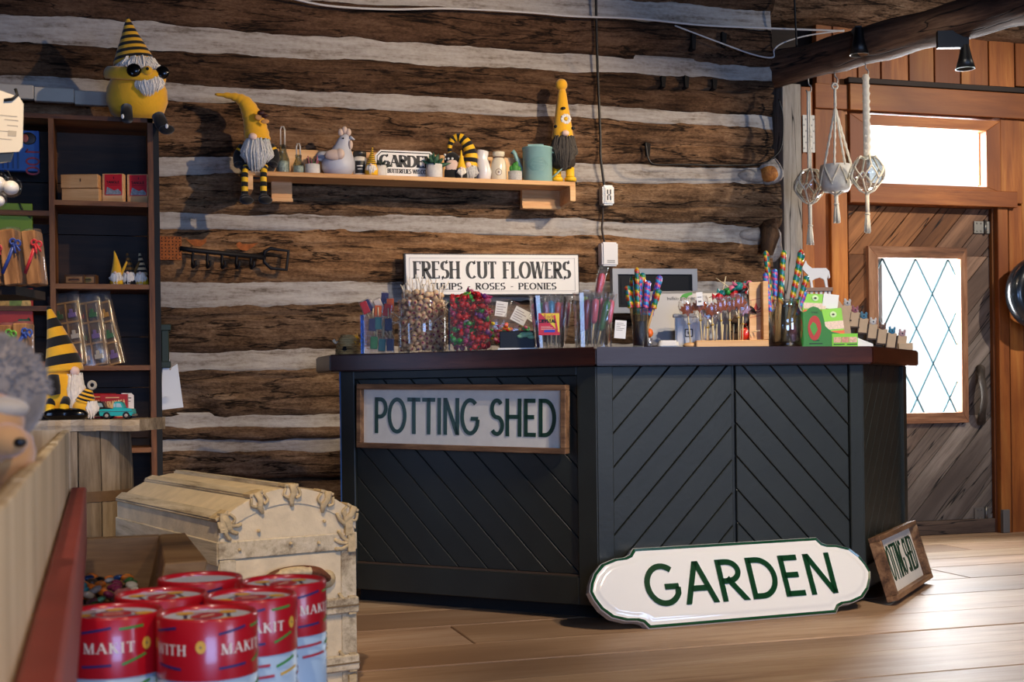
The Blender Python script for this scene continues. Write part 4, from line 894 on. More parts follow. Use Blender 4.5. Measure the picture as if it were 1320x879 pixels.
# watering can
TEAL = plain('#8db8b6', .45, var=.05, vs=30)
t = sp('watering_can', 'pale teal metal watering can with embossed emblem and wire handle', 'watering can', 693, .1)
t.part('can', MB().sh().lathe([(17.5, 0), (19, 1), (19, 44), (19.8, 44.5), (19.8, 46), (18.4, 46), (18, 8), (1, 7)], 26), TEAL)
t.part('lid', MB().sh().prism([(-12, -6), (8, -6), (6, 8), (-10, 8)], 46, 50, 'z'), TEAL)
t.part('spout', MB().sh().tube([(-17, 4, 10), (-23, 4, 24), (-29, 4, 40), (-32, 4, 43)], [4, 3, 2.6, 3.4], 12), TEAL)
t.part('handle', MB().sh().tube([(18, 0, 40), (33, 0, 40), (33, 0, 20), (26, 0, 14), (19, 0, 8)], 1.1, 8), TEAL)
for zz, k_ in ((22, 1), ):
    P = [(13 * math.cos(i * PI / 3) * (1.0), 22 + 9 * math.sin(i * PI / 3)) for i in range(7)]; P2 = [(x * .85, 22 + (z - 22) * .82) for x, z in P]
    m = MB()
    for Q in (P, P2):
        Q2 = []; 
        for i in range(6):
            for k in range(6): Q2.append((Q[i][0] + (Q[i + 1][0] - Q[i][0]) * k / 6, Q[i][1] + (Q[i + 1][1] - Q[i][1]) * k / 6))
        ribbon(m, Q2 + [Q2[0]], lambda q: .8)
    for zc, wd in ((25, 12), (21, 15), (18, 8)): ribbon(m, [(-wd / 2 + wd * i / 8, zc) for i in range(9)], lambda q: 1.3)
    m.fn(lambda q: V((q.x, -math.sqrt(max(0, 19.25 ** 2 - q.x ** 2)), q.z))); t.part('emblem', m, plain('#6f9896', .5))
# standing gnome, right end
t = sp('standing_gnome', 'tall standing gnome with yellow daisy hat, dark beard and yellow boots at the shelf end', 'gnome', 726, .115, group=G)
t.part('body', MB().sh().lathe([(11, 20), (16, 26), (16, 50), (13, 60)], 18), plain('#332c28', .9))
t.part('hat', MB().sh().lathe([(13.5, 58), (14.3, 60), (12, 76), (8.5, 98), (5.5, 118), (4, 124)], 20), YEL); t.part('pompom', MB().sh().ell((-1, 0, 129), 8), YEL)
t.part('nose', MB().sh().ell((3, -15, 64), (5, 4.5, 4)), SKIN); t.part('beard', beard(MB().sh().ell((1, -8, 40), (14, 9, 18)), (1, -6, 62), 16, 13, 44, 190, 12, 1.2, 1.1), DARKB)
d = t.part('daisy', MB().sh().ell((4, -11.5, 83), (2.6, 1.6, 2.6)), YELB)
for i in range(10): a_ = i * PI / 5; t.part('petal', MB().sh().ell((4 + 4.6 * math.cos(a_), -11, 83 + 4.6 * math.sin(a_)), (2.4, .8, 2.4), 8, 5), WHITEP, parent=d)
for q in ((1, -10, 97), (-9, -8.5, 74), (13, -5, 72)): t.part('bee', MB().sh().ell(q, (3, 2, 2)), BLACK)
for sx in (-8, 9): 
    t.part('boot', MB().sh().lathe([(5.5, 4), (5.5, 22)], 12, (sx, 0, 0)).ell((sx, -5, 6), (8, 11, 5)), YELB); t.part('sole', MB().sh().lathe([(8.5, 0), (8.5, 2.5)], 14, (sx, -5, 0), sy=1.35), BLACK)

# ---------------------------------------------------------------- cord, sockets, cables
def cable(name, label, pxs, y, r, m, cat='cord', n=8):
    P = cubic([on_y(a, b, y if len(q) < 1 else q[0]) for a, b, *q in pxs], n); o = mk(name, MB().sh().tube(P, r, 6), m); return tag(o, label, cat)
YF = YW - .045
cable('power_cord', 'black power cord running down the log wall to the upper socket box', [(768, -20), (769, 40), (770, 80), (772, 130), (774, 180), (774, 200), (777, 225), (779, 240)], YF, .0075, plain('#171312', .5))
cable('power_cord', 'short brown cord hanging between the socket box and the white box below', [(777, 264), (777, 280), (776, 295), (779, 312)], YF + .01, .006, plain('#2b1d15', .6))
cable('string_light_cable', 'pair of thin white cables strung along the topmost logs', [(360, -6), (420, 7), (500, 12), (580, 11), (680, 16), (740, 21), (820, 24), (900, 32), (980, 36), (1088, 40)], YF - .01, .006, plain('#c9c6c4', .5))
cable('string_light_cable', 'thin white cable looping at the right end of the top log', [(870, 33), (920, 52), (970, 70), (996, 74), (998, 64), (1010, 55), (1040, 46), (1088, 39)], YF - .012, .0045, plain('#c9c6c4', .5))
cable('wire', 'black wire sagging along the log under the corner, held by pale staples', [(832, 184), (836, 205), (846, 212), (880, 212), (935, 213), (980, 211), (1000, 200), (1008, 185), (1009, 150), (1004, 128)], YF - .02, .005, BLACK)
cable('wire', 'dark wire hanging down the top log near the beam end', [(1024, -5), (1025, 20), (1027, 60)], YF - .06, .006, BLACK)
def wallbox(name, label, x0, y0, x1, y1, th, m, cat):
    yy = YW - .03; A, B = on_y(x0, y0, yy), on_y(x1, y1, yy); t = thing(name, label, cat, ((A.x + B.x) / 2, yy, B.z)); w_, h_ = (B.x - A.x) / 2, A.z - B.z
    mk('case', MB().box(-w_, w_, -th, .02, 0, h_), m, t, bevel=.008, seg=2); return t, w_, h_, th
t, w_, h_, th = wallbox('socket_box', 'silver socket box hanging on the black cord above the white box', 773, 240, 788, 266, .05, plain('#b9bcbd', .35, .5), 'socket')
mk('face', MB().box(-w_ * .6, w_ * .6, -th - .004, -th, h_ * .14, h_ * .86), WHITEP, t, bevel=.003)
for z in (.35, .65):
    for x in (-.25, .25): mk('slot', MB().box(w_ * x - .003, w_ * x + .003, -th - .006, -th - .003, h_ * z - .012, h_ * z + .012), BLACK, t)
mk('switch', MB().box(-.006, .006, -th - .008, -th, h_ * .47, h_ * .53), plain('#777', .5) if 0 else plain('#777777', .5), t)
t, w_, h_, th = wallbox('white_box', 'plain white plastic box fixed to the log beside the flower sign', 772, 313, 793, 344, .05, plain('#e9e6e3', .4), 'box')
mk('print', MB().box(-w_ * .4, w_ * .55, -th - .0012, -th, h_ * .2, h_ * .24).box(-w_ * .4, w_ * .55, -th - .0012, -th, h_ * .13, h_ * .165), plain('#9a9896', .6), t)
# black screen in silver frame
yy = 6.5; A, B = on_y(790, 346, yy), on_y(900, 404, yy); w_, h_ = B.x - A.x, A.z - B.z
t = thing('screen', 'black panel in silver frame standing on the log wall behind the white computer', 'screen', (A.x, yy, B.z), (0, -.01, 0))
mk('frame', MB().box(0, w_, 0, .04, h_ - .03, h_).box(0, w_, 0, .04, 0, .03).box(0, .03, 0, .04, .03, h_ - .03).box(w_ - .03, w_, 0, .04, .03, h_ - .03), plain('#9a9ca0', .5, .4), t)
mk('bezel', MB().box(.03, w_ - .03, .012, .04, .03, h_ - .03), plain('#0d0d0f', .5, 0, .25), t); mk('display', MB().box(.05, w_ - .05, .009, .013, .05, h_ - .05), plain('#141417', .45, 0, .2), t)
# rake-shaped hook rack
IRON = plain('#17151a', .6, .4); RUST = plain('#a35a28', .85, .1, var=.4, vs=60)
yy = YW - .06; q0 = on_y(232, 322, yy); s = depth(q0) / FPX
t = thing('hook_rack', 'rusty iron garden-fork hook rack with two birds on the log wall', 'hook rack', q0); W = lambda x, y: ((x - 232) * s * 1.03, 0, (322 - y) * s)
mk('shaft', MB().sh().tube([W(232, 320), W(245, 322), W(335, 330)], .012, 8), IRON, t)
mk('grip', MB().sh().tube([W(336, 330), W(337, 322), W(344, 318), W(367, 321), W(364, 346), W(344, 344), W(336, 336), W(336, 330)], .009, 8), IRON, t)
for x in (248, 266, 284, 302, 320): mk('hook', MB().sh().tube(cubic([W(x, 322 + (x - 245) * .09), V(W(x - 1, 338)), V(W(x - 1, 345)) + V((0, -.02, 0)), V(W(x + 2, 342)) + V((0, -.035, 0)), V(W(x + 2, 336)) + V((0, -.035, 0))], 4), .007, 6), IRON, t)
P0, P1 = W(208, 305), W(234, 335); m = MB().prism([(P0[0], P1[2]), (P1[0], P1[2]), (P1[0], P0[2]), (P0[0], P0[2])], .0, .006); plate = mk('fretwork_plate', m, RUST, t)
mb = MB()
for i in range(6):
    for j in range(7):
        x = P0[0] + (P1[0] - P0[0]) * (i + .5) / 6; z = P1[2] + (P0[2] - P1[2]) * (j + .5) / 7; a_ = (i * 7 + j) * 1.9; dx, dz = .006 * math.cos(a_), .006 * math.sin(a_)
        mb.prism([(x - dx - dz * .4, z - dz + dx * .4), (x + dz * .5, z - dx * .5), (x + dx + dz * .4, z + dz - dx * .4), (x - dz * .5, z + dx * .5)], -.001, .001)
mk('cutout', mb, plain('#1c120b', .9), plate)
for x, f in ((252, -1), (312, 1)):
    X = W(x, 318 if f < 0 else 322); mk('bird', MB().prism([(X[0] + a_ * s, X[2] + (b_ + 4) * s) for a_, b_ in ([(-17, 10), (-10, 5), (0, 6), (8, 5), (13, 8), (12, 2), (6, -3), (-2, -3), (-8, 1)] if f < 0 else [(-11, 5), (-7, 8), (-3, 5), (6, 5), (18, 7), (8, 0), (2, -4), (-5, -3), (-10, 1)])], -.004, .004), RUST, t)
# ================================================================ things on the counter
def cp(px, back):
    "point on the worktop behind the frame column px, 'back' metres behind the front edge"
    u, _ = ray(px, 450); d = RT * u + FW
    if px < 768: P, D = PB, V((-.70711, .70711, 0)); N = V((.70711, .70711, 0))
    elif px < 1110: P, D = PB, V((1, 0, 0)); N = V((0, 1, 0))
    else: P, D = PC, V((.70711, .70711, 0)); N = V((-.70711, .70711, 0))
    Q = P + N * (back - .05); t = (Q - V((0, 0, 0))).dot(N) / d.dot(N); p = d * t; return V((p.x, p.y, ZT))
def ct(name, label, cat, px, back=.1, rot=CAMROT, group=None): return Px(name, label, cat, 0, 0, rot=rot, group=group, p=cp(px, back))
class Held:
    "loose thing placed relative to a Px holder, offset in its pixels"
    def __init__(s, H, name, label, cat, off, rot=(0, 0, 0), group=None):
        M = Rz(CAMROT); s.s = H.s; p = H.p + (M @ V(off)) * H.s
        s.t = thing(name, label, cat, p, (rot[0], rot[1], rot[2] + CAMROT), group)
    def part(s, name, mb, m, parent=None, **k):
        mb.xf(Matrix.Scale(s.s, 4)); return mk(name, mb, m, parent or s.t, **k)
STRAW = wood('straw', '#6a4c26', '#b8935a', '#e0c488', 'x', 30, 6, .85, .5); STICK = plain('#e6cfa0', .6)
RED = plain('#c4181e', .3, coat=.4); GRN = plain('#2f8f3a', .3, coat=.4); PUR = plain('#6a2a78', .3, coat=.4); YLW = plain('#e0c22a', .3, coat=.4); PNK = plain('#e0708e', .3, coat=.4); TEA = plain('#12807a', .3, coat=.4); NAV = plain('#2a2560', .3, coat=.4); ORG = plain('#ea6a12', .3, coat=.4); MAG = plain('#a01f58', .3, coat=.4); WHT = plain('#efe9e4', .4); LIM = plain('#a8c832', .3, coat=.4); BLU = plain('#2a72b4', .3, coat=.4)

# straw bee skep
t = ct('straw_skep', 'small woven straw bee skep with cream ribbon and yellow flowers at the counter end', 'ornament', 450, .12)
mb = MB().sh()
for i in range(8):
    z = 2 + i * 3.2; R = 16 * math.sqrt(max(.05, 1 - (i / 8.6) ** 2)); mb.torus((0, 0, z), R, 2.1, 24, 6)
t.part('coils', mb.ell((0, 0, 8), (14, 14, 14)), STRAW); t.part('entrance', MB().sh().ell((-3, -15.5, 7), (4, 2.2, 4)), plain('#0d0906', .9))
t.part('ribbon', MB().sh().tube(cubic([(-20, -2, 20), (-16, -4, 16), (-8, -8, 20), (0, -12, 19), (3, -16, 8)], 5), 2, 6, flat=.3), plain('#dccdb0', .7))
for q in ((10, -6, 22), (14, -6, 13), (8, -11, 15)): t.part('flower', MB().sh().ell(q, (3, 2, 2.4)), YELB)
mb = MB().sh(); r = random.Random(2)
for i in range(50): a_ = r.uniform(0, 6.3); mb.tube([(16, 0, 12), (16 + 11 * math.cos(a_) * r.random(), 6 * math.sin(a_), 6 + 24 * r.random())], .6, 4)
t.part('straw_tuft', mb, STRAW)

# clear box of block pops
H = ct('clear_box', 'clear upright plastic box holding wrapped block candies on sticks', 'box', 488, .07)
mb = MB()
for b in ((-20, -19, -14, 14), (19, 20, -14, 14), (-19, 19, -14, -13), (-19, 19, 13, 14)): mb.box(*b, 0, 50)
H.part('walls', mb.box(-20, 20, -14, 14, 0, 1), JARG); H.part('edge', MB().box(-21, -17, -15, -11, 0, 50), glass('blue_highlight', '#8fb8e8', .35));  # bright blue highlight along the left edge, put in as tinted glass
cols = {'red': RED, 'dark purple': NAV, 'orange': ORG, 'teal': TEA, 'green': GRN, 'pink': PNK, 'cream': plain('#f0dcc8', .4), 'scarlet': plain('#e03a1a', .3, coat=.4)}
pops = [(-13, 52, 'red', -22), (-9, 55, 'dark purple', -28), (-5, 54, 'cream', -30), (0, 46, 'orange', 4), (5, 55, 'cream', -24), (8, 63, 'dark purple', 5), (11, 48, 'scarlet', 10), (16, 55, 'orange', 0), (-7, 29, 'dark purple', 3), (1, 31, 'teal', 0), (14, 29, 'dark purple', 0), (-5, 6, 'green', 2), (5, 3, 'teal', 4), (16, 3, 'dark purple', 0)]
for i, (x, z, cn, tl_) in enumerate(pops):
    up = z > 40; same = [q for q in pops if q[2] == cn and (q[1] > 40) == up]
    lb = f'{cn} block candy on a stick standing {"above the rim of" if up else "upside down inside"} the clear box'
    o = Held(H, 'block_pop', lb, 'candy', (x, (-9 if not up else -6 + i % 3 * 4), z), (0, math.radians(tl_), 0), 'block candies in the clear box')
    o.part('candy', MB().box(-4.6, 4.6, -2.5, 2.5, 0, 16), cols[cn], bevel=.003); o.part('wrapper', MB().box(-5.2, 5.2, -3, 3, -2, 17.5), WRAP)
    o.part('stick', MB().sh().cyl(.8, -40 if up else 17, 0 if up else 38 - z * .3, 6), STICK)

# round jar of cream lollipops
H = ct('candy_jar', 'tall clear jar packed with cream ball lollipops', 'jar', 545, .1)
H.part('jar', MB().sh().lathe([(31, 0), (32, 2), (32, 66), (31, 68), (30.4, 66), (30.4, 2), (1, 1.5)], 28, cap=False), JARG)
CRM = plain('#dcb98e', .35, coat=.5); DOT = plain('#8a1838', .4); s_ = H.s
def ball_pop(dotm, name='dotted'):
    mb = MB().sh().ell((0, 0, 0), 3.9, 12, 8); mb.mat(1).ell((0, -2.8, 0), (1.9, 1.4, 1.9), 10, 5); mb.mat(2).ell((0, -1.9, 0), (2.9, 2.1, 2.9), 10, 5); mb.xf(Matrix.Scale(s_, 4))
    o = mk('lollipop', mb, [CRM, dotm, plain('#d99a86', .4)]); tag(o, 'cream ball lollipop with a dark pink centre in the tall clear jar', 'candy', 'cream lollipops')
    mk('stick', MB().sh().xf(Matrix()).tube([(0, 4 * s_, 0), (0, 22 * s_, 0)], .65 * s_, 5), plain('#efe2cc', .6), o); return o
protos = [ball_pop(DOT), ball_pop(plain('#4a3a78', .4))]; protos[1]['label'] = 'cream ball lollipop with a purple centre in the tall clear jar'
r = random.Random(11); pts = []
for k in range(20000):
    if len(pts) >= 150: break
    a_ = r.uniform(-PI * 1.05, .05); q_ = 27 * (1 - .25 * r.random() ** 2); z = 5 + 72 * r.random()
    if z > 66: q_ *= r.random() ** .5
    p = V((q_ * math.cos(a_), q_ * math.sin(a_) * .98, z))
    if all((p - o).length > 7.0 for o in pts): pts.append(p)
used = [0, 0]
for p in pts:
    k = 0 if r.random() < .72 else 1; loc = H.p + (Rz(CAMROT) @ p) * s_
    if p.z > 64: ro = (r.uniform(PI * .25, PI * .6) * 1, 0, r.uniform(-1.2, 1.2) + CAMROT)
    else: ro = (r.uniform(-.8, .8), r.uniform(-.6, .6), r.uniform(-1.0, 1.0) + CAMROT)
    if used[k] == 0: o = protos[k]; o.location = loc; o.rotation_euler = ro; used[k] = 1
    else: dup(protos[k], loc, ro)
# square jar of twist-wrapped candies
H = ct('candy_jar', 'square clear jar heaped with twist-wrapped red and green candies', 'jar', 607, .1)
mb = MB()
for b in ((-27, -26, -25, 25), (26, 27, -25, 25), (-26, 26, -25, -24), (-26, 26, 24, 25)): mb.box(*b, 0, 62)
H.part('jar', mb.box(-27, 27, -25, 25, 0, 1.5), JARG); mb = MB()
for b in ((-29, 29, -27, -25), (-29, 29, 25, 27), (-29, -27, -25, 25), (27, 29, -25, 25)): mb.box(*b, 61, 66)
H.part('rim', mb, JARG); H.part('corner_edge', MB().box(-27.5, -25.5, -25.5, -23.5, 1, 61), glass('blue_highlight2', '#a9bfe6', .35)); H.part('corner_edge', MB().box(25.5, 27.5, -25.5, -23.5, 1, 61), GLASS)  # left corner's bluish highlight put into the glass tint
def twist(cname, m, m2, s_, sz=3.8):
    mb = MB().sh().ell((0, 0, 0), (sz * 1.15, sz, sz), 12, 8); mb.mat(1)
    for j in (0, 2, 4): mb.ell((0, 0, 0), (sz * .25, sz * 1.02, sz * 1.02), 12, 6) if j == 2 else None
    mb.xf(Matrix.Scale(s_, 4)); o = mk('wrapped_candy', mb, [m, m2])
    for sx in (-1, 1):
        f = MB().sh(); n = 9; 
        f.rings([[V((sx * sz * .95, .5 * math.cos(2 * PI * j / n), .5 * math.sin(2 * PI * j / n))) for j in range(n)], [V((sx * sz * 2, sz * .3 * math.cos(2 * PI * j / n), sz * .85 * math.sin(2 * PI * j / n) * (1 + .2 * (j % 2)))) for j in range(n)]]); f.xf(Matrix.Scale(s_, 4)); mk('twist_end', f, m, o)
    return tag(o, f'{cname} twist-wrapped candy in the heaped square jar', 'candy', 'twist-wrapped candies')
kinds = [('red', RED, plain('#e8a8a0', .3)), ('crimson', MAG, WHT), ('green', GRN, WHT), ('yellow-green', LIM, WHT), ('purple', PUR, WHT), ('white and pink', plain('#e8cdd6', .3), MAG)]
protos = [twist(*k, H.s) for k in kinds]; used = [0] * 6; pts = []; r = random.Random(5)
for k in range(20000):
    if len(pts) >= 130: break
    p = V((r.uniform(-22, 22), -20 + 40 * r.random() ** 2, r.uniform(5, 60)))
    if len(pts) > 100: p = V((r.uniform(-24, 24), r.uniform(-20, 20), 64)); p.z += 13 * (1 - (p.x / 26) ** 2) * r.random()
    if all((p - o).length > 7 for o in pts): pts.append(p)
for p in pts:
    k = r.choices(range(6), [14, 6, 3, 2, 2, 2])[0]; loc = H.p + (Rz(CAMROT) @ p) * H.s; ro = (r.uniform(0, 3), r.uniform(-1.2, 1.2), r.uniform(0, 3))
    if not used[k]: o = protos[k]; o.location = loc; o.rotation_euler = ro; used[k] = 1
    else: dup(protos[k], loc, ro)

# black tray on white base, gummy bags
t = ct('display_tray', 'black tray with white base edge and a green candy between the candy jars', 'tray', 668, .06)
t.part('tray', MB().box(-24, 22, -8, 22, 2, 24), plain('#0a0a0a', .5), bevel=.003); t.part('base', MB().box(-26, 24, -10, 24, 0, 2.2), WHITEP)
gm = MB().sh()
for q in ((8, -9, 19, 5), (14, -10, 20, 4), (3, -9, 17, 3.5), (17, -9, 16, 4)): gm.ell(q[:3], (q[3] * 1.3, 2, q[3] * .7))
t.part('green_candy', gm, plain('#8fc79a', .3, coat=.3))
def bag(px, back, z, w, h, tilt, label, seed):
    H = ct('candy_bag', label, 'candy bag', px, back, group='clear bags of gummy candy'); H.t.location.z += z * H.s; H.t.rotation_euler = (0, math.radians(tilt), CAMROT); r = random.Random(seed)
    mb = MB().sh(); rs = []
    for i in range(9):
        v = i / 8; th = 6.5 * math.sin(PI * min(1, v * 1.0 + .05)) * (1 - .5 * v) + .4; rs.append([(w / 2 * (1 - .05 * math.sin(v * 9)) * math.copysign(abs(math.cos(2 * PI * j / 16)) ** .5, math.cos(2 * PI * j / 16)), th * math.sin(2 * PI * j / 16) + r.uniform(-.5, .5), v * h) for j in range(16)])
    H.part('bag', mb.rings(rs), WRAP); H.part('label', MB().box(-w * .28, w * .3, -4.6, -4.2, h * .62, h * .93), WHITEP)
    pr = MB()
    for k in range(5): pr.box(-w * .22, w * (.1 + .12 * (k % 2)), -4.75, -4.62, h * (.66 + .05 * k), h * (.672 + .05 * k))
    H.part('print', pr, plain('#a08d88', .6))
    for m in (RED, ORG, GRN, YLW, PNK, MAG):
        mb = MB().sh()
        for k in range(7): mb.ell((r.uniform(-w * .4, w * .4), r.uniform(-5, 1), r.uniform(3, h * .48)), (3, 2.2, 2.2), 8, 6)
        H.part('gummies', mb, m)
bag(648, .2, 3, 34, 62, 28, 'clear gummy bag tilted right against the square jar', 3); bag(668, .24, 6, 36, 58, 34, 'clear gummy bag lying behind the black tray', 8); bag(640, .30, 8, 26, 62, 8, 'clear gummy bag upright at the back beside the square jar', 9)
# crystal candy tubs
H = ct('candy_tub', 'flared clear tub with red and yellow printed card full of wrapped sugar sticks', 'tub', 709, .09)
H.part('tub', MB().lathe([(19, 0), (26, 68), (27.5, 69), (25.4, 68), (18.5, 1.5), (1, 1)], 24, cap=False).sh(), JARG)
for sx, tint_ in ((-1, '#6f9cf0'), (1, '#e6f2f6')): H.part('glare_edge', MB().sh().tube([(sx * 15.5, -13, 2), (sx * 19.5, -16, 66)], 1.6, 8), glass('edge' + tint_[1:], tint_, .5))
def pat(m, pts, y): m.add([(x, y, z) for x, z in pts], [tuple(range(len(pts)))])
c_ = H.part('label_card', MB().box(-15, 12, -24.5, -24, 17, 45), plain('#cf1f2e', .4), bevel=0)
m = MB(); pat(m, [(-12, 44.6), (11.6, 44.6), (11.6, 20), (-4, 36)], -24.7); H.part('yellow_field', m, plain('#f2d21c', .4), parent=c_)
m = MB(); pat(m, [(4, 42), (6.5, 42.5), (10, 23), (7.5, 22)], -24.9); H.part('red_stroke', m, plain('#d1202c', .4), parent=c_); m = MB(); pat(m, [(-8, 23.6), (6, 23.6), (6, 20.6), (-8, 20.6)], -24.8); H.part('blue_bar', m, plain('#3a3fb0', .4), parent=c_)
for mm in letters('CRYSTAL', -14.5, 32.5, 22, 4.6, 1.25, track=.08): H.part('letter', mm.fn(lambda q: V((q.x, -25.05, q.z))), BLK, parent=c_, fixn=False)
mm = small_text('Rock', 8, 13); H.part('script', mm.fn(lambda q: V((q.x - 8, -25.05, q.z + 38))), plain('#c01828', .4), parent=c_)
m = MB(); 
for k in range(3): m.box(-12, 6 - k * 3, -24.85, -24.75, 26 + 1.7 * k - 2, 26.6 + 1.7 * k - 2)
H.part('print', m, plain('#f0b8a8', .5), parent=c_)
rc = {'pink': plain('#e0607a', .35, coat=.3, bump=.6, bs=260), 'green': plain('#2f8a4e', .35, coat=.3, bump=.6, bs=260), 'blue': plain('#3a8fc0', .35, coat=.3, bump=.6, bs=260), 'lime': plain('#a8c83a', .35, coat=.3, bump=.6, bs=260), 'dark red': plain('#8a1f3a', .35, coat=.3, bump=.6, bs=260), 'red': plain('#d84a52', .35, coat=.3, bump=.6, bs=260), 'lilac': plain('#a0688e', .35, coat=.3, bump=.6, bs=260)}
def rock(H, x, y, z, cn, tx, ty, where, L=62, wl=33):
    o = Held(H, 'sugar_stick', f'{cn} sugar crystal stick in clear wrap {where}', 'candy', (x, y, z), (math.radians(ty), math.radians(tx), 0), 'wrapped sugar sticks')
    mb = MB().sh().lathe([(1.8, L - wl), (4.2, L - wl + 4), (5, L - 8), (4.2, L - 2), (1, L)], 9); mb.fn(lambda q: q + V((noise.noise(q * .9), noise.noise(q * .9 + V((9, 0, 0))), 0)) * .9)
    o.part('crystal', mb, rc[cn]); o.part('stick', MB().sh().cyl(.9, 0, L - wl + 2, 6), STICK)
    mb = MB().sh().lathe([(1.5, 2), (4.5, 10), (6, L - 10), (5.6, L + 3), (6.5, L + 8)], 9, cap=False); mb.fn(lambda q: q + V((noise.noise(q * .35 + V((z, x, y))), noise.noise(q * .35), 0)) * 2.4); o.part('wrap', mb, WRAP)
W1 = 'in the tub with the printed card'; W2 = 'in the taller tub beside the card tub'
for a_ in ((-14, -2, 2, 'pink', -6, 0), (-9, -6, 2, 'green', -3, 2), (-3, -9, 2, 'lilac', -2, 2), (1, -8, 4, 'blue', 1, 3), (7, -8, 2, 'red', 4, 3), (11, -6, 2, 'pink', 6, 0), (15, -2, 3, 'dark red', 8, 0), (-4, 6, 4, 'pink', 0, -4), (6, 7, 3, 'blue', 3, -3)): rock(H, *a_, W1, L=58)
H = ct('candy_tub', 'taller clear tub of wrapped sugar sticks with a small white price tag', 'tub', 765, .1)
H.part('tub', MB().lathe([(24, 0), (26, 70), (27, 71), (25.4, 70), (23.4, 1.5), (1, 1)], 24, cap=False).sh(), JARG)
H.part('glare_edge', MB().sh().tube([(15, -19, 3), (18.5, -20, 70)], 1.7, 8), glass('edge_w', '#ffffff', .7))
for a_ in ((-22, -4, 2, 'lime', 12, 0, W2, 66), (-18, -8, 2, 'dark red', 12, 2), (-13, -10, 2, 'dark red', 5, 2), (-9, -4, 4, 'lilac', 6, 0), (-3, -12, 3, 'pink', 6, 3), (1, -6, 2, 'green', 2, 0), (4, -12, 2, 'green', 14, 4), (7, -4, 4, 'pink', 4, -3), (11, -6, 2, 'lime', 8, 0), (-2, 2, 26, 'red', 12, 0, W2, 72), (15, -8, 2, 'pink', 8, 2), (-7, 8, 4, 'red', 2, -3)):
    rock(H, *a_[:6], W2, L=a_[7] if len(a_) > 7 else 60, wl=40 if a_[3] in ('green', 'dark red') else 32)
tg = Held(H, 'price_tag', 'small white paper price tag leaning on the tall candy tub', 'tag', (32, -22, 11), (0, math.radians(5), 0)); tg.part('card', MB().box(-7, 7.5, 0, .5, 0, 23), WHITEP)
m = MB()
for k, l in enumerate((9, 11, 5, 10, 8)): m.box(-5, -5 + l, -.12, -.02, 19 - k * 2.2, 19.6 - k * 2.2)
tg.part('print', m, plain('#8a8378', .6))

# twisted rainbow sticks
RB = [plain(c, .3, coat=.5) for c in ('#b0202a', '#cf6a1a', '#d8b828', '#2a8038', '#1a6a8a', '#2a7a5a')]; RB2 = [plain(c, .3, coat=.5) for c in ('#2f5fc0', '#3fa0c8', '#c04a8a', '#2f5fc0', '#7a3aa0', '#e05a70')]
def twiststick(H, b, tp, z0, r0, r1, mats, label, group, stick=True):
    b, tp = V(b), V(tp); d = tp - b; o = Held(H, 'twist_lollipop', label, 'candy', b, (0, 0, 0), group); n = 10; L = d.length; q = d.to_track_quat('Z', 'Y').to_matrix().to_4x4()
    mb = MB().sh(); N = max(14, int((L - z0) / 1.5)); rs = []
    for i in range(N + 1):
        v = i / N; rr = (r0 + (r1 - r0) * v) * (1 if v < .93 else max(.25, 1 - ((v - .93) / .07) ** 2 * .7)); rs.append([V(((rr * (1 + .1 * math.sin(3 * (2 * PI * j / n) + i * .9))) * math.cos(2 * PI * j / n), rr * (1 + .1 * math.sin(3 * (2 * PI * j / n) + i * .9)) * math.sin(2 * PI * j / n), z0 + (L - z0) * v)) for j in range(n)])
    vs = [p for ring in rs for p in ring]; base_i = len(mb.v); mb.v += vs
    for i in range(N):
        for j in range(n): mb.f.append([i * n + j, i * n + (j + 1) % n, (i + 1) * n + (j + 1) % n, (i + 1) * n + j]); mb.mi.append(int((i * .62 + j / n * 6 * .5)) % 6); mb.sm.append(True)
    mb.f.append([N * n + j for j in range(n)]); mb.mi.append(0); mb.sm.append(True)
    o.part('candy', mb.xf(q), mats)
    if stick: o.part('stick', MB().sh().cyl(1.5, 0, z0 + 1, 8).xf(q), plain('#c49a62', .6))
    return o
H = ct('glass_vase', 'narrow clear glass of short rainbow twist lollipops beside the white computer', 'glass', 826, .1)
H.part('glass', MB().sh().lathe([(9, 0), (10, 2), (11.5, 50), (12, 51), (11, 50), (9.4, 3), (1, 2.5)], 20, cap=False), glass('vase_glass', '#eef4f6', .4)); H.part('foil', MB().sh().lathe([(8.6, 3), (9, 20), (8, 34)], 14), plain('#a9a9ad', .25, .8, bump=.8, bs=120))
gq = 'short rainbow twist lollipops'
for k, (bx, tx, ty_, mats, lab) in enumerate(((-3, -4, 103, RB, 'tallest rainbow twist lollipop in the narrow glass'), (-2, -1, 92, RB2, 'blue twist lollipop beside the tallest in the narrow glass'), (0, 4, 97, RB, 'yellow-tipped rainbow twist lollipop in the narrow glass'), (2, 10, 86, RB2, 'straight blue twist lollipop in the middle of the narrow glass'), (4, 26, 93, RB2, 'blue twist lollipop leaning far right over the computer'), (-4, -9, 93, RB, 'short rainbow twist lollipop with red tip in the narrow glass'), (3, 24, 75, RB, 'short rainbow twist lollipop low behind the leaning one'), (-5, -17, 80, RB, 'rainbow twist lollipop half hidden by wrapped sugar sticks'))):
    twiststick(H, (bx, (k % 3 - 1) * 3, 4), (tx, (k % 3 - 1) * 4, ty_), 38 if ty_ > 84 else 48, 3.6, 4.4 if k else 3.4, mats, lab, gq)
t = ct('gift_bag', 'little wrapped bundle of orange and foil sweets at the computer foot', 'candy', 840, .12)
t.part('bundle', MB().sh().ell((-6, 0, 8), (8, 6, 9)), plain('#a8a8ae', .25, .8, bump=.8, bs=120)); t.part('sweet', MB().sh().ell((-3, -4, 19), (5, 4, 6)), ORG); t.part('sweet', MB().sh().ell((-4, 2, 52), (5, 4, 12)), plain('#e8501a', .35))

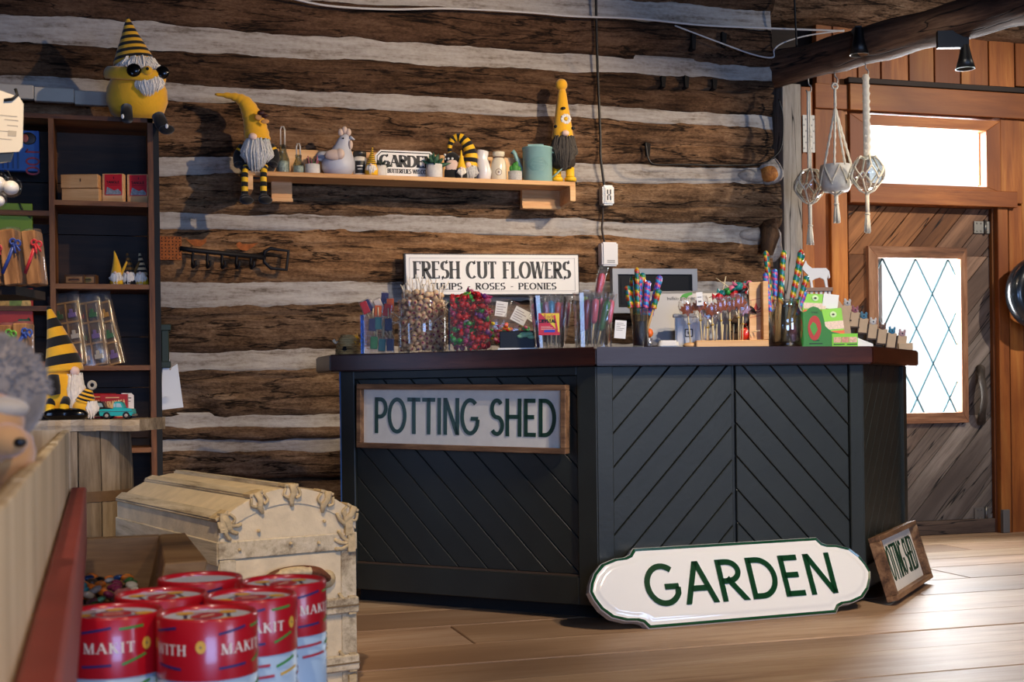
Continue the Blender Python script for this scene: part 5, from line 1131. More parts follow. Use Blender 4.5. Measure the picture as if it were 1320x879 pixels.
# white computer seen from behind, card reader and puck
SILV = plain('#b3afab', .38, .25, var=.03, vs=6)
t = ct('desktop_computer', 'silver-white desktop computer seen from behind with a small green and black decal', 'computer', 885, .34)
out = []
W_, H_ = 51, 76
for cx, cz, a0 in ((W_ - 8, H_ - 8, 0), (-W_ + 8, H_ - 8, 90), (-W_ + 3 - 6, 6, 180), (W_ - 3 + 6, 6, 270)):
    for i in range(5): a_ = math.radians(a0 + 22.5 * i); rr = 8 if cz > 20 else 4; out.append((cx + rr * math.cos(a_), cz + rr * math.sin(a_)))
mb = MB().rings([[(x * .985, 3, z * .985 + .5) for x, z in out], [(x, 1, z) for x, z in out], [(x, -1, z) for x, z in out], [(x * .9, -5, (z - 38) * .9 + 38) for x, z in out]]); mb.fn(lambda q: V((q.x, q.y + (q.z - 38) * .22, q.z))); t.part('shell', mb, SILV)
dq = lambda q: V((q.x, -5.4 + (q.z - 38) * .22, q.z))
m = MB(); m.add([(x, 0, z) for x, z in ((-8, 66), (-4, 71), (2, 73), (8, 74), (9, 71), (4, 69), (1, 66), (-3, 67.5))], [tuple(range(8))]); t.part('green_decal', m.fn(dq), plain('#3fa32f', .5)); mm = small_text('buffalo gourmet', 6, 36); t.part('lettering', mm.fn(lambda q: dq(V((q.x - 24, 0, q.z + 64)))), plain('#3a3a3a', .5))
t.part('stand', MB().box(-45, -22, 0, 16, 0, 18), plain('#0d0d0e', .5))
t = ct('card_reader', 'upright grey-white card reader with a rounded square mark in front of the computer', 'card reader', 892, .22)
t.part('body', MB().box(-21, 22, -2, 8, 0, 44), plain('#c9c7c4', .35), bevel=.006, seg=2); t.part('top_slot', MB().box(-24, 20, -3.5, 4, 40, 45), plain('#b5b2ae', .4), bevel=.003)
def rrect(cx, cz, w_, r_, n=4):
    P = []
    for sx, sz, a0 in ((1, 1, 0), (-1, 1, 90), (-1, -1, 180), (1, -1, 270)):
        for i in range(n + 1): a_ = math.radians(a0 + 90 * i / n); P.append((cx + sx * (w_ - r_) + r_ * math.cos(a_), cz + sz * (w_ - r_) + r_ * math.sin(a_)))
    return P
mkm = MB(); A_, B_ = rrect(-4, 20, 5.4, 1.6), rrect(-4, 20, 3.9, 1.0); n = len(A_); mkm.add([(x, -2.35, z) for x, z in A_ + B_], [(i, (i + 1) % n, n + (i + 1) % n, n + i) for i in range(n)]); mkm.add([(x, -2.35, z) for x, z in rrect(-4, 20, 1.7, .4)], [tuple(range(n))]); t.part('mark', mkm, plain('#3b3b3d', .5))
t = ct('card_puck', 'low cream rounded card puck at the foot of the card reader', 'card reader', 861, .1); t.part('puck', MB().prism(rrect(0, 0, 14, 5), 0, 9, 'z').fn(lambda q: V((q.x * (1 - .012 * q.z), q.y * .7, q.z))), plain('#e8e0cf', .35), bevel=.006, seg=2)

# pine stand with maple leaf lollipops
H = ct('lollipop_stand', 'pale pine stand with printed upright board holding maple leaf lollipops', 'stand', 938, .1)
H.part('base', MB().box(-42, 51, -12, 14, 0, 9), PINE, bevel=.003); H.part('upright_board', MB().box(29, 45, 2, 10, 9, 84), PINE); H.part('frame_edge', MB().box(44, 51, -12, 14, 9, 84), PINE, bevel=.002); H.part('foot', MB().sh().ell((-48, 0, 3), (10, 8, 4)), PINE)
m = MB()
ribbon(m, [(29.5, 60), (44, 63)], lambda q: .6); ribbon(m, [(29.5, 38), (44, 41)], lambda q: .6)
ribbon(m, cubic([(30, 45, 0), (34, 43.5, 0), (38, 46, 0), (44, 45.5, 0)], 4), lambda q: 1.2) if 0 else ribbon(m, [(30, 46), (33, 44.2), (37, 46), (40, 45), (44, 46.5)], lambda q: 1.3); ribbon(m, [(30, 49.5), (33, 48), (37, 49), (41, 48), (44, 51)], lambda q: 1.6)
m.add([(x, 0, z) for x, z in ((34, 49), (36, 53), (37.5, 58), (39, 54), (41, 50), (38, 49))], [tuple(range(6))]); H.part('canoe_print', m.fn(lambda q: V((q.x, 1.8, q.z))), plain('#b5382a', .6))
leaf = [(0, 10), (1.6, 6.5), (4, 7.5), (3.6, 3.5), (7.5, 5.5), (7, 2.5), (9.5, 1), (6, -2), (6.5, -4.5), (2, -4), (0, -8), (-2, -4), (-6.5, -4.5), (-6, -2), (-9.5, 1), (-7, 2.5), (-7.5, 5.5), (-3.6, 3.5), (-4, 7.5), (-1.6, 6.5)]
AMB = plain('#9a4a20', .15, coat=.8, var=.3, vs=120)
lolls = [(-51, 49, 0, 'leftmost'), (-36, 53, -5, 'tagged'), (-20, 47, -4, ''), (-9, 52, -7, ''), (3, 53, -3, ''), (14, 56, -6, ''), (20, 48, -2, ''), (-28, 44, 2, '')]
for i, (x, z, y, k) in enumerate(lolls):
    lb = {'leftmost': 'amber maple leaf lollipop nearest the computer', 'tagged': 'amber maple leaf lollipop carrying a small white price tag'}.get(k, ['', '', 'amber maple leaf lollipop third from the computer, hanging lowest in front', 'amber maple leaf lollipop in the middle of the crowded pine stand', 'amber maple leaf lollipop just right of the middle of the pine stand', 'amber maple leaf lollipop highest on the pine stand', 'amber maple leaf lollipop nearest the printed pine board', 'low amber maple leaf lollipop at the back behind the tagged one'][i])
    o = Held(H, 'leaf_lollipop', lb, 'candy', (x * .94, y, 6), (0, math.radians((i * 37) % 9 - 4), 0), 'maple leaf lollipops'); mb = MB().prism([(a_ * 1.15, b_ * 1.15 + z - 6) for a_, b_ in leaf], -1.6, 1.6); mb.xf(T(0, 0, 0) @ Rz(math.radians((i * 53) % 50 - 25))); o.part('leaf', mb, AMB, bevel=.0015)
    o.part('stick', MB().sh().cyl(.9, 0, z - 12, 6), plain('#e8d29a', .6)); o.part('tie', MB().sh().torus((0, 0, z - 24), 1.5, .8, 10, 5), plain('#d8b23a', .3, .6))
    mb = MB().sh().lathe([(1.4, z - 25), (5, z - 20), (11, z - 8), (11.5, z), (10, z + 7)], 10, cap=False, sy=.4); mb.fn(lambda q: q + V((noise.noise(q * .3 + V((i, 0, 0))), 0, noise.noise(q * .3 + V((0, i, 0))))) * 1.8); o.part('wrap', mb, WRAP)
    if k == 'tagged': o.part('tag', MB().box(-4, 4, -5.5, -5, z - 5, z + 12), WHITEP); o.part('tag_print', MB().box(-2, 2, -5.8, -5.6, z - 1, z + 1).box(-2.5, 2.5, -5.8, -5.6, z + 5, z + 6), plain('#777777', .6))
for x in (-30, -24, -14, -6, -1, 8, 17): o = H.part('spare_stick', MB().sh().tube([(x, 4, 8), (x + 1, 4, 30)], .8, 6), plain('#e8d29a', .6))
kk = [('red', RED, WHT), ('teal', TEA, WHT), ('pink', PNK, WHT), ('scarlet', plain('#d8301a', .3, coat=.4), WHT), ('green', GRN, WHT), ('dark', plain('#15100f', .4), RED)]
for i, (x, z, k, sz) in enumerate(((-8, 66, 0, 5), (3, 72, 4, 4.5), (8, 76, 2, 5), (12, 68, 0, 6.5), (17, 79, 1, 6), (25, 76, 0, 4.5), (31, 83, 2, 4), (-4, 71, 1, 4), (24, 62, 5, 8), (25, 48, 5, 8), (24, 34, 5, 8), (25, 18, 3, 8), (10, 62, 4, 4))):
    o = twist(kk[k][0], kk[k][1], kk[k][2], H.s, sz); o['label'] = f'{kk[k][0]} twist-wrapped candy on a stick behind the maple leaf lollipops'; o['group'] = 'wrapped candies behind the leaf lollipops'; o.name = 'wrapped_candy'
    o.location = H.p + (Rz(CAMROT) @ V((x, 12, z))) * H.s; o.rotation_euler = (i * 1.3, .4 * (i % 3), i * .9)
    mk('stick', MB().sh().tube([(0, 0, 0), (0, 0, 0.0001 - .08)], .002, 5), STICK, o)

# jar of tall twist lollipops
H = ct('glass_jar', 'wide clear glass jar of tall rainbow twist lollipops on wooden sticks', 'jar', 1013, .12)
H.part('jar', MB().sh().lathe([(21, 0), (23, 3), (23, 44), (19, 52), (19, 60), (20.5, 61), (18.4, 60), (18.4, 52), (22.2, 44), (22.2, 4), (1, 3)], 24, cap=False), glass('jar_glass', '#eef4f4', .4)); H.part('base', MB().sh().lathe([(20, .5), (22, 3), (21, 7), (1, 6)], 20), glass('jar_base', '#b9b4ae', .5))
gq = 'tall rainbow twist lollipops'
for k, (bx, tx, tz, z0, mats, lab) in enumerate(((-15, -26, 124, 52, RB, 'tall rainbow twist lollipop furthest towards the log wall'), (-13, -14, 101, 60, RB2, 'upright blue twist lollipop among tall rainbow ones'), (-11, -1, 125, 52, RB, 'tall upright rainbow twist lollipop in front of the grey post'), (-8, -3, 92, 50, RB, 'shorter rainbow twist lollipop in the middle of the glass jar'), (-5, 20, 125, 46, RB, 'longest leaning rainbow twist lollipop beside the white horse'), (-3, 22, 121, 60, RB, 'second leaning rainbow twist lollipop touching the longest'), (-1, 29, 92, 50, RB, 'rainbow twist lollipop leaning low over the green box'), (2, 27, 73, 38, RB2, 'short twist lollipop lowest over the green box'), (-16, -27, 96, 40, RB2, 'short blue and pink twist lollipop behind the pine board'))):
    twiststick(H, (bx, (k % 4) * 4 - 8, 6), (tx, (k % 4) * 4 - 8, tz), z0, 2.8, 4.0, mats, lab, gq)
t = Held(H, 'sweet', 'small pink and foil sweet lying in the glass jar', 'candy', (8, -8, 10)); t.part('sweet', MB().sh().ell((0, 0, 8), (5, 4, 12)), plain('#c87890', .25, .5, bump=.8, bs=120))

# white horse cut-out
t = ct('horse_ornament', 'white cut-out horse on a brown bar standing behind the green box', 'ornament', 1054, .34)
hs = [(-17, 54), (-14, 60), (-12, 55), (-6, 50), (4, 50), (12, 50), (16, 46), (17, 38), (15, 36), (15, 42), (13, 36), (14, 25), (11, 25), (9, 35), (4, 38), (-3, 36), (-6, 34), (-5, 25), (-8, 25), (-9, 35), (-12, 42), (-16, 46), (-19, 50)]
z0 = 62; t.part('horse', MB().prism([(x, z + z0 - 8) for x, z in hs], -1.5, 1.5), plain('#efeae2', .6)); t.part('bar', MB().box(-17, 20, -4, 4, z0 + 12, z0 + 17), plain('#9a7a66', .7), bevel=.002)
for i, x in enumerate((-13, -7, -1, 5, 11, 16)): t.part('slat', MB().prism([(x - 1.8, z0 - 3), (x + 1.2, z0 - 3), (x + 1.8, z0 + 12), (x - 1.4, z0 + 12)], -1.5, 1.5), plain('#e8e2d8', .6))
t.part('block', MB().box(-17, 20, -4, 4, 0, z0 - 3), plain('#8a6a52', .7))
# green display box with pouches
DG = plain('#2f7d20', .45); LG = plain('#62b81c', .45); LG2 = plain('#7fcf2a', .45); OR2 = plain('#e0581e', .45)
H = ct('display_box', 'bright green cardboard display box with an orange and green oval emblem', 'box', 1066, .08)
prof = [(-34, 0), (14, 0), (14, 17), (4, 19), (-4, 26), (-6, 36), (-8, 44), (-13, 50), (-19, 52), (-24, 50), (-28, 46), (-34, 44)]
H.part('side_panel', MB().prism(prof, -10, -8.5), DG); H.part('back_panel', MB().prism(prof, 15, 16.5), DG); H.part('front_lip', MB().box(4, 37, -11, 16, 0, 16.5), LG2)
e = H.part('emblem', MB().prism([(-18 + 8.5 * math.cos(2 * PI * i / 24), 24 + 16 * math.sin(2 * PI * i / 24)) for i in range(24)], -10.4, -10), plain('#b8321a', .45)); H.part('leaf', MB().prism([(-19, 14), (-14, 22), (-16, 29), (-20, 32), (-24, 26), (-22, 20)], -10.7, -10.3), plain('#4f9a2a', .45), parent=e)
m = MB()
for mm in [small_text('treat', 4.5, 9)]: m.add([(v.x - 22, -10.2, v.z + 43) for v in mm.v], mm.f)
m.box(-20, -12, -10.3, -10.1, 7.5, 8.6); m.box(-25, -8, -10.3, -10.1, 3.5, 4.8); H.part('print', m, plain('#12320c', .5))
for k in range(3): H.part('photo', MB().box(6 + k * 10.2, 15.4 + k * 10.2, -11.4, -11, 5, 12), plain(['#d8a88a', '#c98f74', '#dfb49a'][k], .5, var=.35, vs=150))
H.part('print', MB().box(6, 20, -11.3, -11.05, 2, 3.4).box(23, 36, -11.3, -11.05, 2, 3.4), plain('#2a5a12', .5))
def pouch(off, w_, h_, label, tilt):
    o = Held(H, 'treat_box', label, 'box', off, (math.radians(-8), math.radians(tilt), 0)); o.part('carton', MB().box(-w_, w_, 0, 6, 0, h_), LG2, bevel=.001); o.part('orange_band', MB().box(-w_ * .9, w_ * 1.01, -.3, 0, h_ * .08, h_ * .33), OR2); o.part('pale_band', MB().box(-w_ * .9, w_ * 1.01, -.3, 0, h_ * .38, h_ * .62), plain('#e6c9b4', .5, var=.2, vs=150)); o.part('logo', MB().sh().ell((w_ * .1, -.2, h_ * .82), (4.5, .4, 4)), plain('#cfe8b0', .5)); o.part('dog_mark', MB().sh().ell((w_ * .1, -.6, h_ * .82), (1.8, .2, 1.4)), BLACK)
pouch((10, -4, 6), 13, 44, 'green treat box with orange band standing in the front of the display box', -4); pouch((-14, 10, 38), 15, 32, 'green treat box with orange band at the back beside the twist lollipops', 3)
o = Held(H, 'card', 'blank white card tucked behind the green treat box', 'card', (6, 12, 50), (0, math.radians(8), 0)); o.part('card', MB().box(-9, 11, 0, .6, 0, 19), WHITEP)

# stepped rack of little painted wooden figures
PLY = plain('#d9b58a', .6, var=.06, vs=30); PLYD = plain('#4a3526', .7)
H = ct('figure_rack', 'stepped plywood rack descending towards the door, full of little wooden figures', 'rack', 1118, .2)
H.part('side_board', MB().prism([(-46, 62), (-40, 66), (-27, 48), (-24, 20), (-22, 0), (-36, 0)], -14, -12), PLY); H.part('sloped_back', MB().prism([(-46, 58), (40, 2), (40, 0), (-36, 0)], 6, 8), plain('#a58866', .7))
steps = [(-30, 40), (-20, 31), (-9, 23), (3, 15.5), (15, 9), (27, 3.5), (40, 0)]
for i, (x, z) in enumerate(steps): H.part('step', MB().box(x - 7, x + 7, -12, 6, z - 2, z), PLYD)
r = random.Random(3); pc = ['#d8cfc6', '#b06a72', '#5a8aa0', '#e8e0d4', '#7a5a4a', '#3f8aa8', '#c9a0a0', '#8fa6b8']
nm = ['pinkish', 'grey and red', 'pale blue', 'white eared', 'brown dotted', 'turquoise', 'rosy', 'blue-grey']
k = 0; ordn = ['top', 'second', 'third', 'fourth', 'fifth', 'sixth', 'lowest']
for i, (x, z) in enumerate(steps):
    for j in (0, 1):
        yy = -9 + j * 9; m = plain(pc[(i + 3 * j) % 8], .5)
        o = Held(H, 'wooden_figure', f'{nm[(i + 3 * j) % 8]} topped wooden block figure on the {ordn[i]} step of the rack, {"front" if j == 0 else "back"} row', 'figure', (x + j * 3, yy, z), (0, math.radians(8), 0), 'wooden block figures')
        o.part('block', MB().box(-5.5, 5.5, -2, 2, 0, 19), PLY, bevel=.0015); o.part('backing', MB().box(-7, -5.5, -2, 3, -2, 18), PLYD)
        o.part('head', MB().sh().ell((-1, -.5, 21), (4.5, 3, 3.8)), m)
        for sx in (-1, 1): o.part('ear', MB().sh().ell((-1 + sx * 3, -.5, 25), (1.4, 1, 2.4)), m)
        o.part('eye', MB().sh().ell((-1, -3.4, 21.5), (1.1, .6, 1.1)), plain('#1c2a30', .4))
t = ct('white_tray', 'small white slanted tray in front of the figure rack', 'tray', 1108, .06); t.part('tray', MB().prism([(-9, 4), (-8, 13), (16, 3), (16, 0), (-9, 0)], -6, 6), plain('#ece9e0', .5))
o = Held(H, 'name_block', 'plain pale wooden block at the lowest front of the figure rack', 'block', (46, -14, 0)); o.part('block', MB().box(-10, 8, -2, 2, 0, 9), PLY, bevel=.001)
# ================================================================ bookcase on the left
OAK = wood('bookcase_wood', '#4a2a14', '#7c4c24', '#9c6a3a', 'z', 9, 10, .55, .12); OAKX = wood('bookcase_wood_level', '#4a2a14', '#7c4c24', '#9c6a3a', 'x', 9, 10, .55, .12); BACKP = wood('bookcase_back', '#1c0f08', '#33200f', '#4a2f1a', 'x', 6, 10, .6, .15)
YB = 6.2; DB = .34
xr1, xr0 = on_y(200, 400, YB).x, on_y(193, 400, YB).x; xp1, xp0 = on_y(72, 400, YB).x, on_y(65, 400, YB).x; xl = -1.25
ztop = on_y(135, 150, YB).z; zsh = [on_y(134, 259, YB).z, on_y(134, 366, YB).z, on_y(150, 471, YB).z, on_y(185, 577, YB).z]
t = thing('bookcase', 'tall dark wooden bookcase against the log wall with gnome on top', 'bookcase', (xp0, YB, 0)); BX = lambda a, b, c, d, e_, f: MB().box(a - xp0, b - xp0, c, d, e_, f)
mk('side', BX(xr0, xr1, 0, DB, 0, ztop), OAK, t); mk('partition', BX(xp0, xp1, 0, DB, 0, ztop - .02), OAK, t); mk('side', BX(xl, xl + .03, 0, DB, 0, ztop), OAK, t)
mk('top', BX(xl, xr1, 0, DB, ztop - .02, ztop), OAKX, t); mk('black_side_panel', BX(xr1, on_y(207.5, 400, YB).x, .005, DB, 0, ztop - .02), plain('#060606', .7), t)
for z in zsh: mk('shelf', BX(xp1, xr0, .004, DB - .02, z - .022, z), OAKX, t)
for z in (zsh[0] - .05, zsh[1] - .1, zsh[2] + .02, .9): mk('shelf', BX(xl + .03, xp0, .004, DB - .02, z - .022, z), OAKX, t)
for i in range(9): mk('back_board', BX(xl + .03, xr0, DB - .018, DB, ztop - .02 - (i + 1) * .24 + .004, ztop - .02 - i * .24), BACKP, t)
BASEZ = {0: zsh[0], 1: zsh[1], 2: zsh[2]}
def bk(name, label, cat, px, z, back=.08, rot=CAMROT, group=None): p = on_y(px, 300, YB + back); p.z = z; return Px(name, label, cat, 0, 0, rot=rot, group=group, p=p)
# pale wooden boxes, red packs
for k, (dx, z) in enumerate(((0, 0), (-1, 18.5))):
    o = bk('wooden_box', ('lower' if k == 0 else 'upper') + ' pale wooden box of the stacked pair in the bookcase', 'box', 104, zsh[0], .06, group='pale wooden boxes'); o.t.location.z += z * o.s; o.part('body', MB().box(-24 + dx, 24 + dx, 0, 40, 0, 17.5), PINE, bevel=.002)
    if k: o.part('latch', MB().box(0, 1.2, -.6, 0, 8, 12), plain('#6a4320', .6))
for k, (px, lab) in enumerate(((146, 'red printed pack in a wooden frame beside the pale boxes'), (178, 'red printed pack in a wooden frame at the bookcase side'))):
    o = bk('game_pack', lab, 'box', px, zsh[0], .06, group='red packs in wooden frames'); o.part('wooden_case', MB().box(-13.5, 13.5, 0, 12, 0, 38), PINE, bevel=.002); o.part('red_card', MB().box(-10, 12, -.6, 0, 10, 37), plain('#c8202a', .4)); m = MB(); m.prism([(-9, 11), (11, 11), (11, 14), (7, 18), (2, 16), (-7, 21)], -.9, -.6); o.part('picture', m, plain('#8a8f92', .5, var=.4, vs=100)); m = MB()
    for mm in letters('TANGLE', -8, 25, 17, 3.6, .8): m.add([V((q.x, -.8, q.z)) for q in mm.v], mm.f)
    m.box(-7, 9, -.8, -.7, 23, 23.5); m.box(1, 2.2, -.8, -.7, 31, 34); o.part('print', m, plain('#4a1210', .5))
# soap boxes, three cone gnomes
for px, w_, h_, c_, lab in ((95, 25, 13, '#8a5a32', 'small brown printed box at the left on the middle shelf'), (111, 22, 13, '#7a6a34', 'small box with oval gold label on the middle shelf')):
    o = bk('small_box', lab, 'box', px, zsh[1], .06, group='small printed boxes'); o.part('carton', MB().box(-w_ / 2, w_ / 2, 0, 14, 0, h_), plain('#5a3a1c', .6), bevel=.001); o.part('label', MB().box(-w_ * .42, w_ * .42, -.4, 0, h_ * .2, h_ * .8), plain('#a67a4a', .6)); o.part('panel', MB().sh().ell((0, -.5, h_ / 2), (w_ * .32, .4, h_ * .24)), plain(c_, .6, var=.3, vs=120)); o.part('print', MB().box(-w_ * .25, w_ * .25, -1.0, -.8, h_ * .45, h_ * .56), plain('#2f1c0e', .6))
for px, hat, lab in ((150, [YEL], 'yellow-hatted cone gnome on the middle bookcase shelf'), (166, [plain('#6a4a1c', .9), BLKF], 'dim gnome with dark striped hat between two others on the bookcase shelf'), (182, [plain('#c9b088', .9), BLKF], 'cream and black striped cone gnome at the bookcase side')):
    o = bk('gnome_figurine', lab, 'gnome', px, zsh[1], .09, group='cone gnomes in the bookcase'); o.part('body', MB().sh().lathe([(6, 0), (9, 3), (8, 10), (5, 16)], 14), YELB if px != 166 else BLKF); n = 20
    o.part('hat', MB().sh().tube([(-3 * (i / n) ** 2, 0, 14 + 31 * i / n) for i in range(n + 1)], lerpl([8, 5.5, 3, .6], n + 1), 14, matf=(lambda i: (i // 2) % 2) if len(hat) > 1 else None), hat); o.part('beard', beard(MB().sh().ell((0, -4, 8), (6, 4, 7)), (0, -3, 17), 8, 6, 18, 60, px, .9), WHITB); o.part('nose', MB().sh().ell((0, -8, 16), 2), SKIN)
    if px != 182: o.part('arm', MB().sh().tube([(5, 0, 14), (10, 0, 24), (13, 0, 31)], [2.2, 2, 1.2], 8), hat[0])
# toy trays in clear wrap
TRAYW = plain('#b08040', .6)
for k, (px, lean, lab) in enumerate(((92, -9, 'wrapped wooden toy tray at the left on the lower shelf'), (119, -9, 'wrapped wooden toy tray in the middle of the lower shelf'), (140, -14, 'wrapped wooden tray with little tractors on the lower shelf'))):
    o = bk('toy_tray', lab, 'toy', px, zsh[2], .05, rot=(math.radians(-6), math.radians(lean), CAMROT), group='wrapped toy trays'); o.part('backing', MB().box(-17, 17, 3, 5, 0, 84), plain('#6a4a24', .7)); w_ = 1.6
    for b in ((-17, -17 + w_ * 1.6, 0, 84), (17 - w_, 17, 0, 84), (-1, .6, 0, 84)): o.part('divider', MB().box(b[0], b[1], 0, 4, b[2], b[3]), TRAYW)
    for z in (0, 28, 56, 82): o.part('divider', MB().box(-17, 17, 0, 4, z, z + 2.4), TRAYW)
    mb = MB().sh(); rr = random.Random(k); rs = [[(20 * math.cos(2 * PI * j / 12) * 1.1, -2 + (3.5 + 2 * rr.random()) * math.sin(2 * PI * j / 12) * 1.2, -1 + 96 * i / 10) for j in range(12)] for i in range(11)]; o.part('wrap', mb.rings(rs, cap=False), WRAP)
    cs = ['#2f6a2a', '#c98a1e', '#2a5a30', '#8a2a20', '#c9b89a', '#7a5a8a']
    for j, (x, z) in enumerate(((-9, 8), (-9, 35), (-9, 63), (8, 8), (8, 35), (8, 63))):
        q = o.part('toy', MB().box(x - 5, x + 5, -2, 1, z, z + 6).box(x - 3, x + 1, -2, 1, z + 6, z + 11), plain(cs[(j + k) % 6], .5), bevel=.001)
        if k == 2 and j < 3:
            for wx, wr_ in ((-4, 2.2), (3, 3.4)): o.part('wheel', MB().sh().torus((x + wx, -2.5, z), wr_, 1, 14, 6, 'y'), BLACK, parent=q)
# books and boxes in the left bay
def flatbox(name, label, px0, py0, px1, py1, m, back, th=.04):
    A, B = on_y(px0, py0, YB + back), on_y(px1, py1, YB + back); o = thing(name, label, 'book' if name == 'book' else 'box', (A.x, YB + back, B.z)); w_, h_ = B.x - A.x, A.z - B.z; mk('cover', MB().box(0, w_, 0, th, 0, h_), m, o, bevel=.002); return o, w_, h_
o, w_, h_ = flatbox('book', 'dark blue book with red sideways numerals in the left bookcase bay', -14, 166, 51, 221, plain('#1f4f94', .5, var=.08, vs=20), .05)
for k, c_ in enumerate('100'):
    for mm in letters(c_, 0, 0, .038, .06, .008): mk('numeral', mm.fn(lambda q: V((w_ * .72 + (.06 - q.z) * 1.0 - .0 + .0, -.002, h_ * .52 - q.x - k * .042 + .01))), plain('#7a1f30', .5), o, fixn=False)
mk('emblem', MB().sh().ell((w_ * .78, 0, h_ * .80), (.034, .004, .028)), plain('#161010', .5), o); mk('emblem_face', MB().sh().ell((w_ * .72, -.004, h_ * .80), (.014, .004, .018)), plain('#9a4a3a', .5), o)
for k in range(4): mk('print', MB().box(w_ * (.25 + .1 * k), w_ * (.25 + .1 * k) + .008, -.002, 0, h_ * .05, h_ * .48), plain('#16386a', .5), o)
o, w_, h_ = flatbox('game_box', 'lime green box with a darker curl on the left bookcase shelf', -14, 261, 42, 300, plain('#7f9a1c', .5), .04); mk('curl', MB().sh().tube(cubic([(w_ * .7, -.001, h_), (w_ * .8, -.001, h_ * .7), (w_ * .97, -.001, h_ * .5)], 5), .005, 5), plain('#2a3a08', .5), o)
o, w_, h_ = flatbox('game_box', 'red printed box with green numerals behind the wooden block packs', -14, 371, 43, 440, plain('#b5301c', .5, var=.15, vs=25), .03)
for x, z, rx, rz, c_ in ((.32, .72, .05, .035, '#c99a4a'), (.62, .72, .06, .03, '#7a8a3a'), (.32, .72, .022, .03, '#5a2a1a'), (.80, .70, .03, .03, '#d8b060')): mk('picture', MB().sh().ell((w_ * x, -.001, h_ * z), (rx, .003, rz)), plain(c_, .6, var=.4, vs=60), o)
for k, c_ in enumerate('10'):
    for mm in letters(c_, 0, 0, .028, .05, .008): mk('numeral', mm.fn(lambda q: V((w_ * .66 + q.z, -.003, h_ * .46 - q.x - k * .034))), plain('#1f5a2a', .5), o, fixn=False)
# dark green box and white paper bags hooked on the outer side
p = on_y(203, 420, YB + .02); s = depth(p) / FPX; xo = on_y(207.5, 400, YB).x
o = thing('metal_box', 'dark green metal bin fixed to the outer side of the bookcase', 'bin', (xo, YB + .03, on_y(205, 474, YB).z)); GM = plain('#26301f', .5, .3)
mk('shell', MB().box(0, .035, 0, .16, 0, .2), GM, o, bevel=.004); mk('top_lip', MB().box(-.002, .045, -.006, .165, .17, .2), GM, o, bevel=.003); mk('bottom_lip', MB().box(-.002, .042, -.006, .165, 0, .03), GM, o, bevel=.003)
PAPER = plain('#dfe6ee', .7)
for x0, y0, x1, y1, yy, lab, dt_ in ((207, 470, 236, 528, .10, 'wide white paper bag hanging beside the bookcase', -.05), (206, 462, 217, 512, .04, 'narrow white paper bag in front of the wide one', .06)):
    A, B = on_y(x0, y0, YB + yy), on_y(x1, y1, YB + yy); o = thing('paper_bag', lab, 'paper bag', (A.x + .002, YB + yy, B.z), (0, dt_, 0), 'white paper bags'); w_, h_ = B.x - A.x, A.z - B.z
    mk('bag', MB().prism([(0, 0), (w_, .006), (w_ * .86, h_), (w_ * .6, h_ * .93), (w_ * .52, h_ * .86), (w_ * .1, h_ * .97)], 0, .012), PAPER, o); mk('fold', MB().prism([(0, 0), (w_, .006), (w_ * .99, .022), (0, .018)], -.003, 0), PAPER, o)
# large gnome with sunglasses on the bookcase
g = Px('plush_gnome', 'large round plush gnome in striped hat and sunglasses sitting on the bookcase', 'gnome', 0, 0, p=V((on_y(177, 155, YB + .1).x, YB + .1, ztop)))
g.part('body', MB().sh().lathe([(20, 0), (33, 10), (39, 26), (38, 42), (32, 56), (22, 66), (8, 70)], 24, sy=.85), YEL); n = 30
g.part('hat', MB().sh().tube([(-2 - 9 * (i / n), 0, 68 + 67 * i / n + 0) for i in range(n + 1)], lerpl([28, 26, 21, 16, 11, 6.5, 1.5], n + 1), 20, flat=.85, matf=lambda i: ((i + 1) // 2) % 2), [YEL, BLKF])
g.part('beard', beard(MB().sh().ell((6, -12, 68), (24, 19, 12)), (6, -10, 80), 27, 22, 28, 260, 5, .9, 1.1, .1), WHITB); g.part('moustache', beard(MB().sh(), (24, -26, 52), 20, 12, 26, 240, 6, .8, 1.0, .3), WHITB)
b = g.part('scarf', MB().sh().tube(cubic([(-34, -12, 62), (-18, -30, 57), (6, -36, 54), (30, -30, 52), (38, -16, 50)], 6), 8.5, 12, flat=.6), YEL)
for x, y in ((8, -41), (40, -27)): g.part('sunglass_lens', MB().sh().ell((x, y, 57), (9.5, 5, 8.5)), BLACKG)
g.part('nose', MB().sh().ell((24, -38, 57), (7, 5, 6)), YEL); g.part('nose_dot', MB().sh().ell((26, -44, 58), 2), BLACKG)
g.part('boot', MB().sh().tube([(-4, -33, 12), (-2, -40, 2), (0, -44, -6)], [7, 7.5, 7], 12), BLKF); g.part('lace', MB().sh().ell((-4, -51, -3), (2, 1, 3)), WHITEP); g.part('boot', MB().sh().tube([(34, -28, 2), (39, -32, -8), (44, -36, -16)], [8, 8.5, 7], 12).ell((48, -40, -18), (10, 7, 6)), BLKF); g.part('lace', MB().sh().ell((50, -47, -15), (2, 1, 3)), WHITEP)

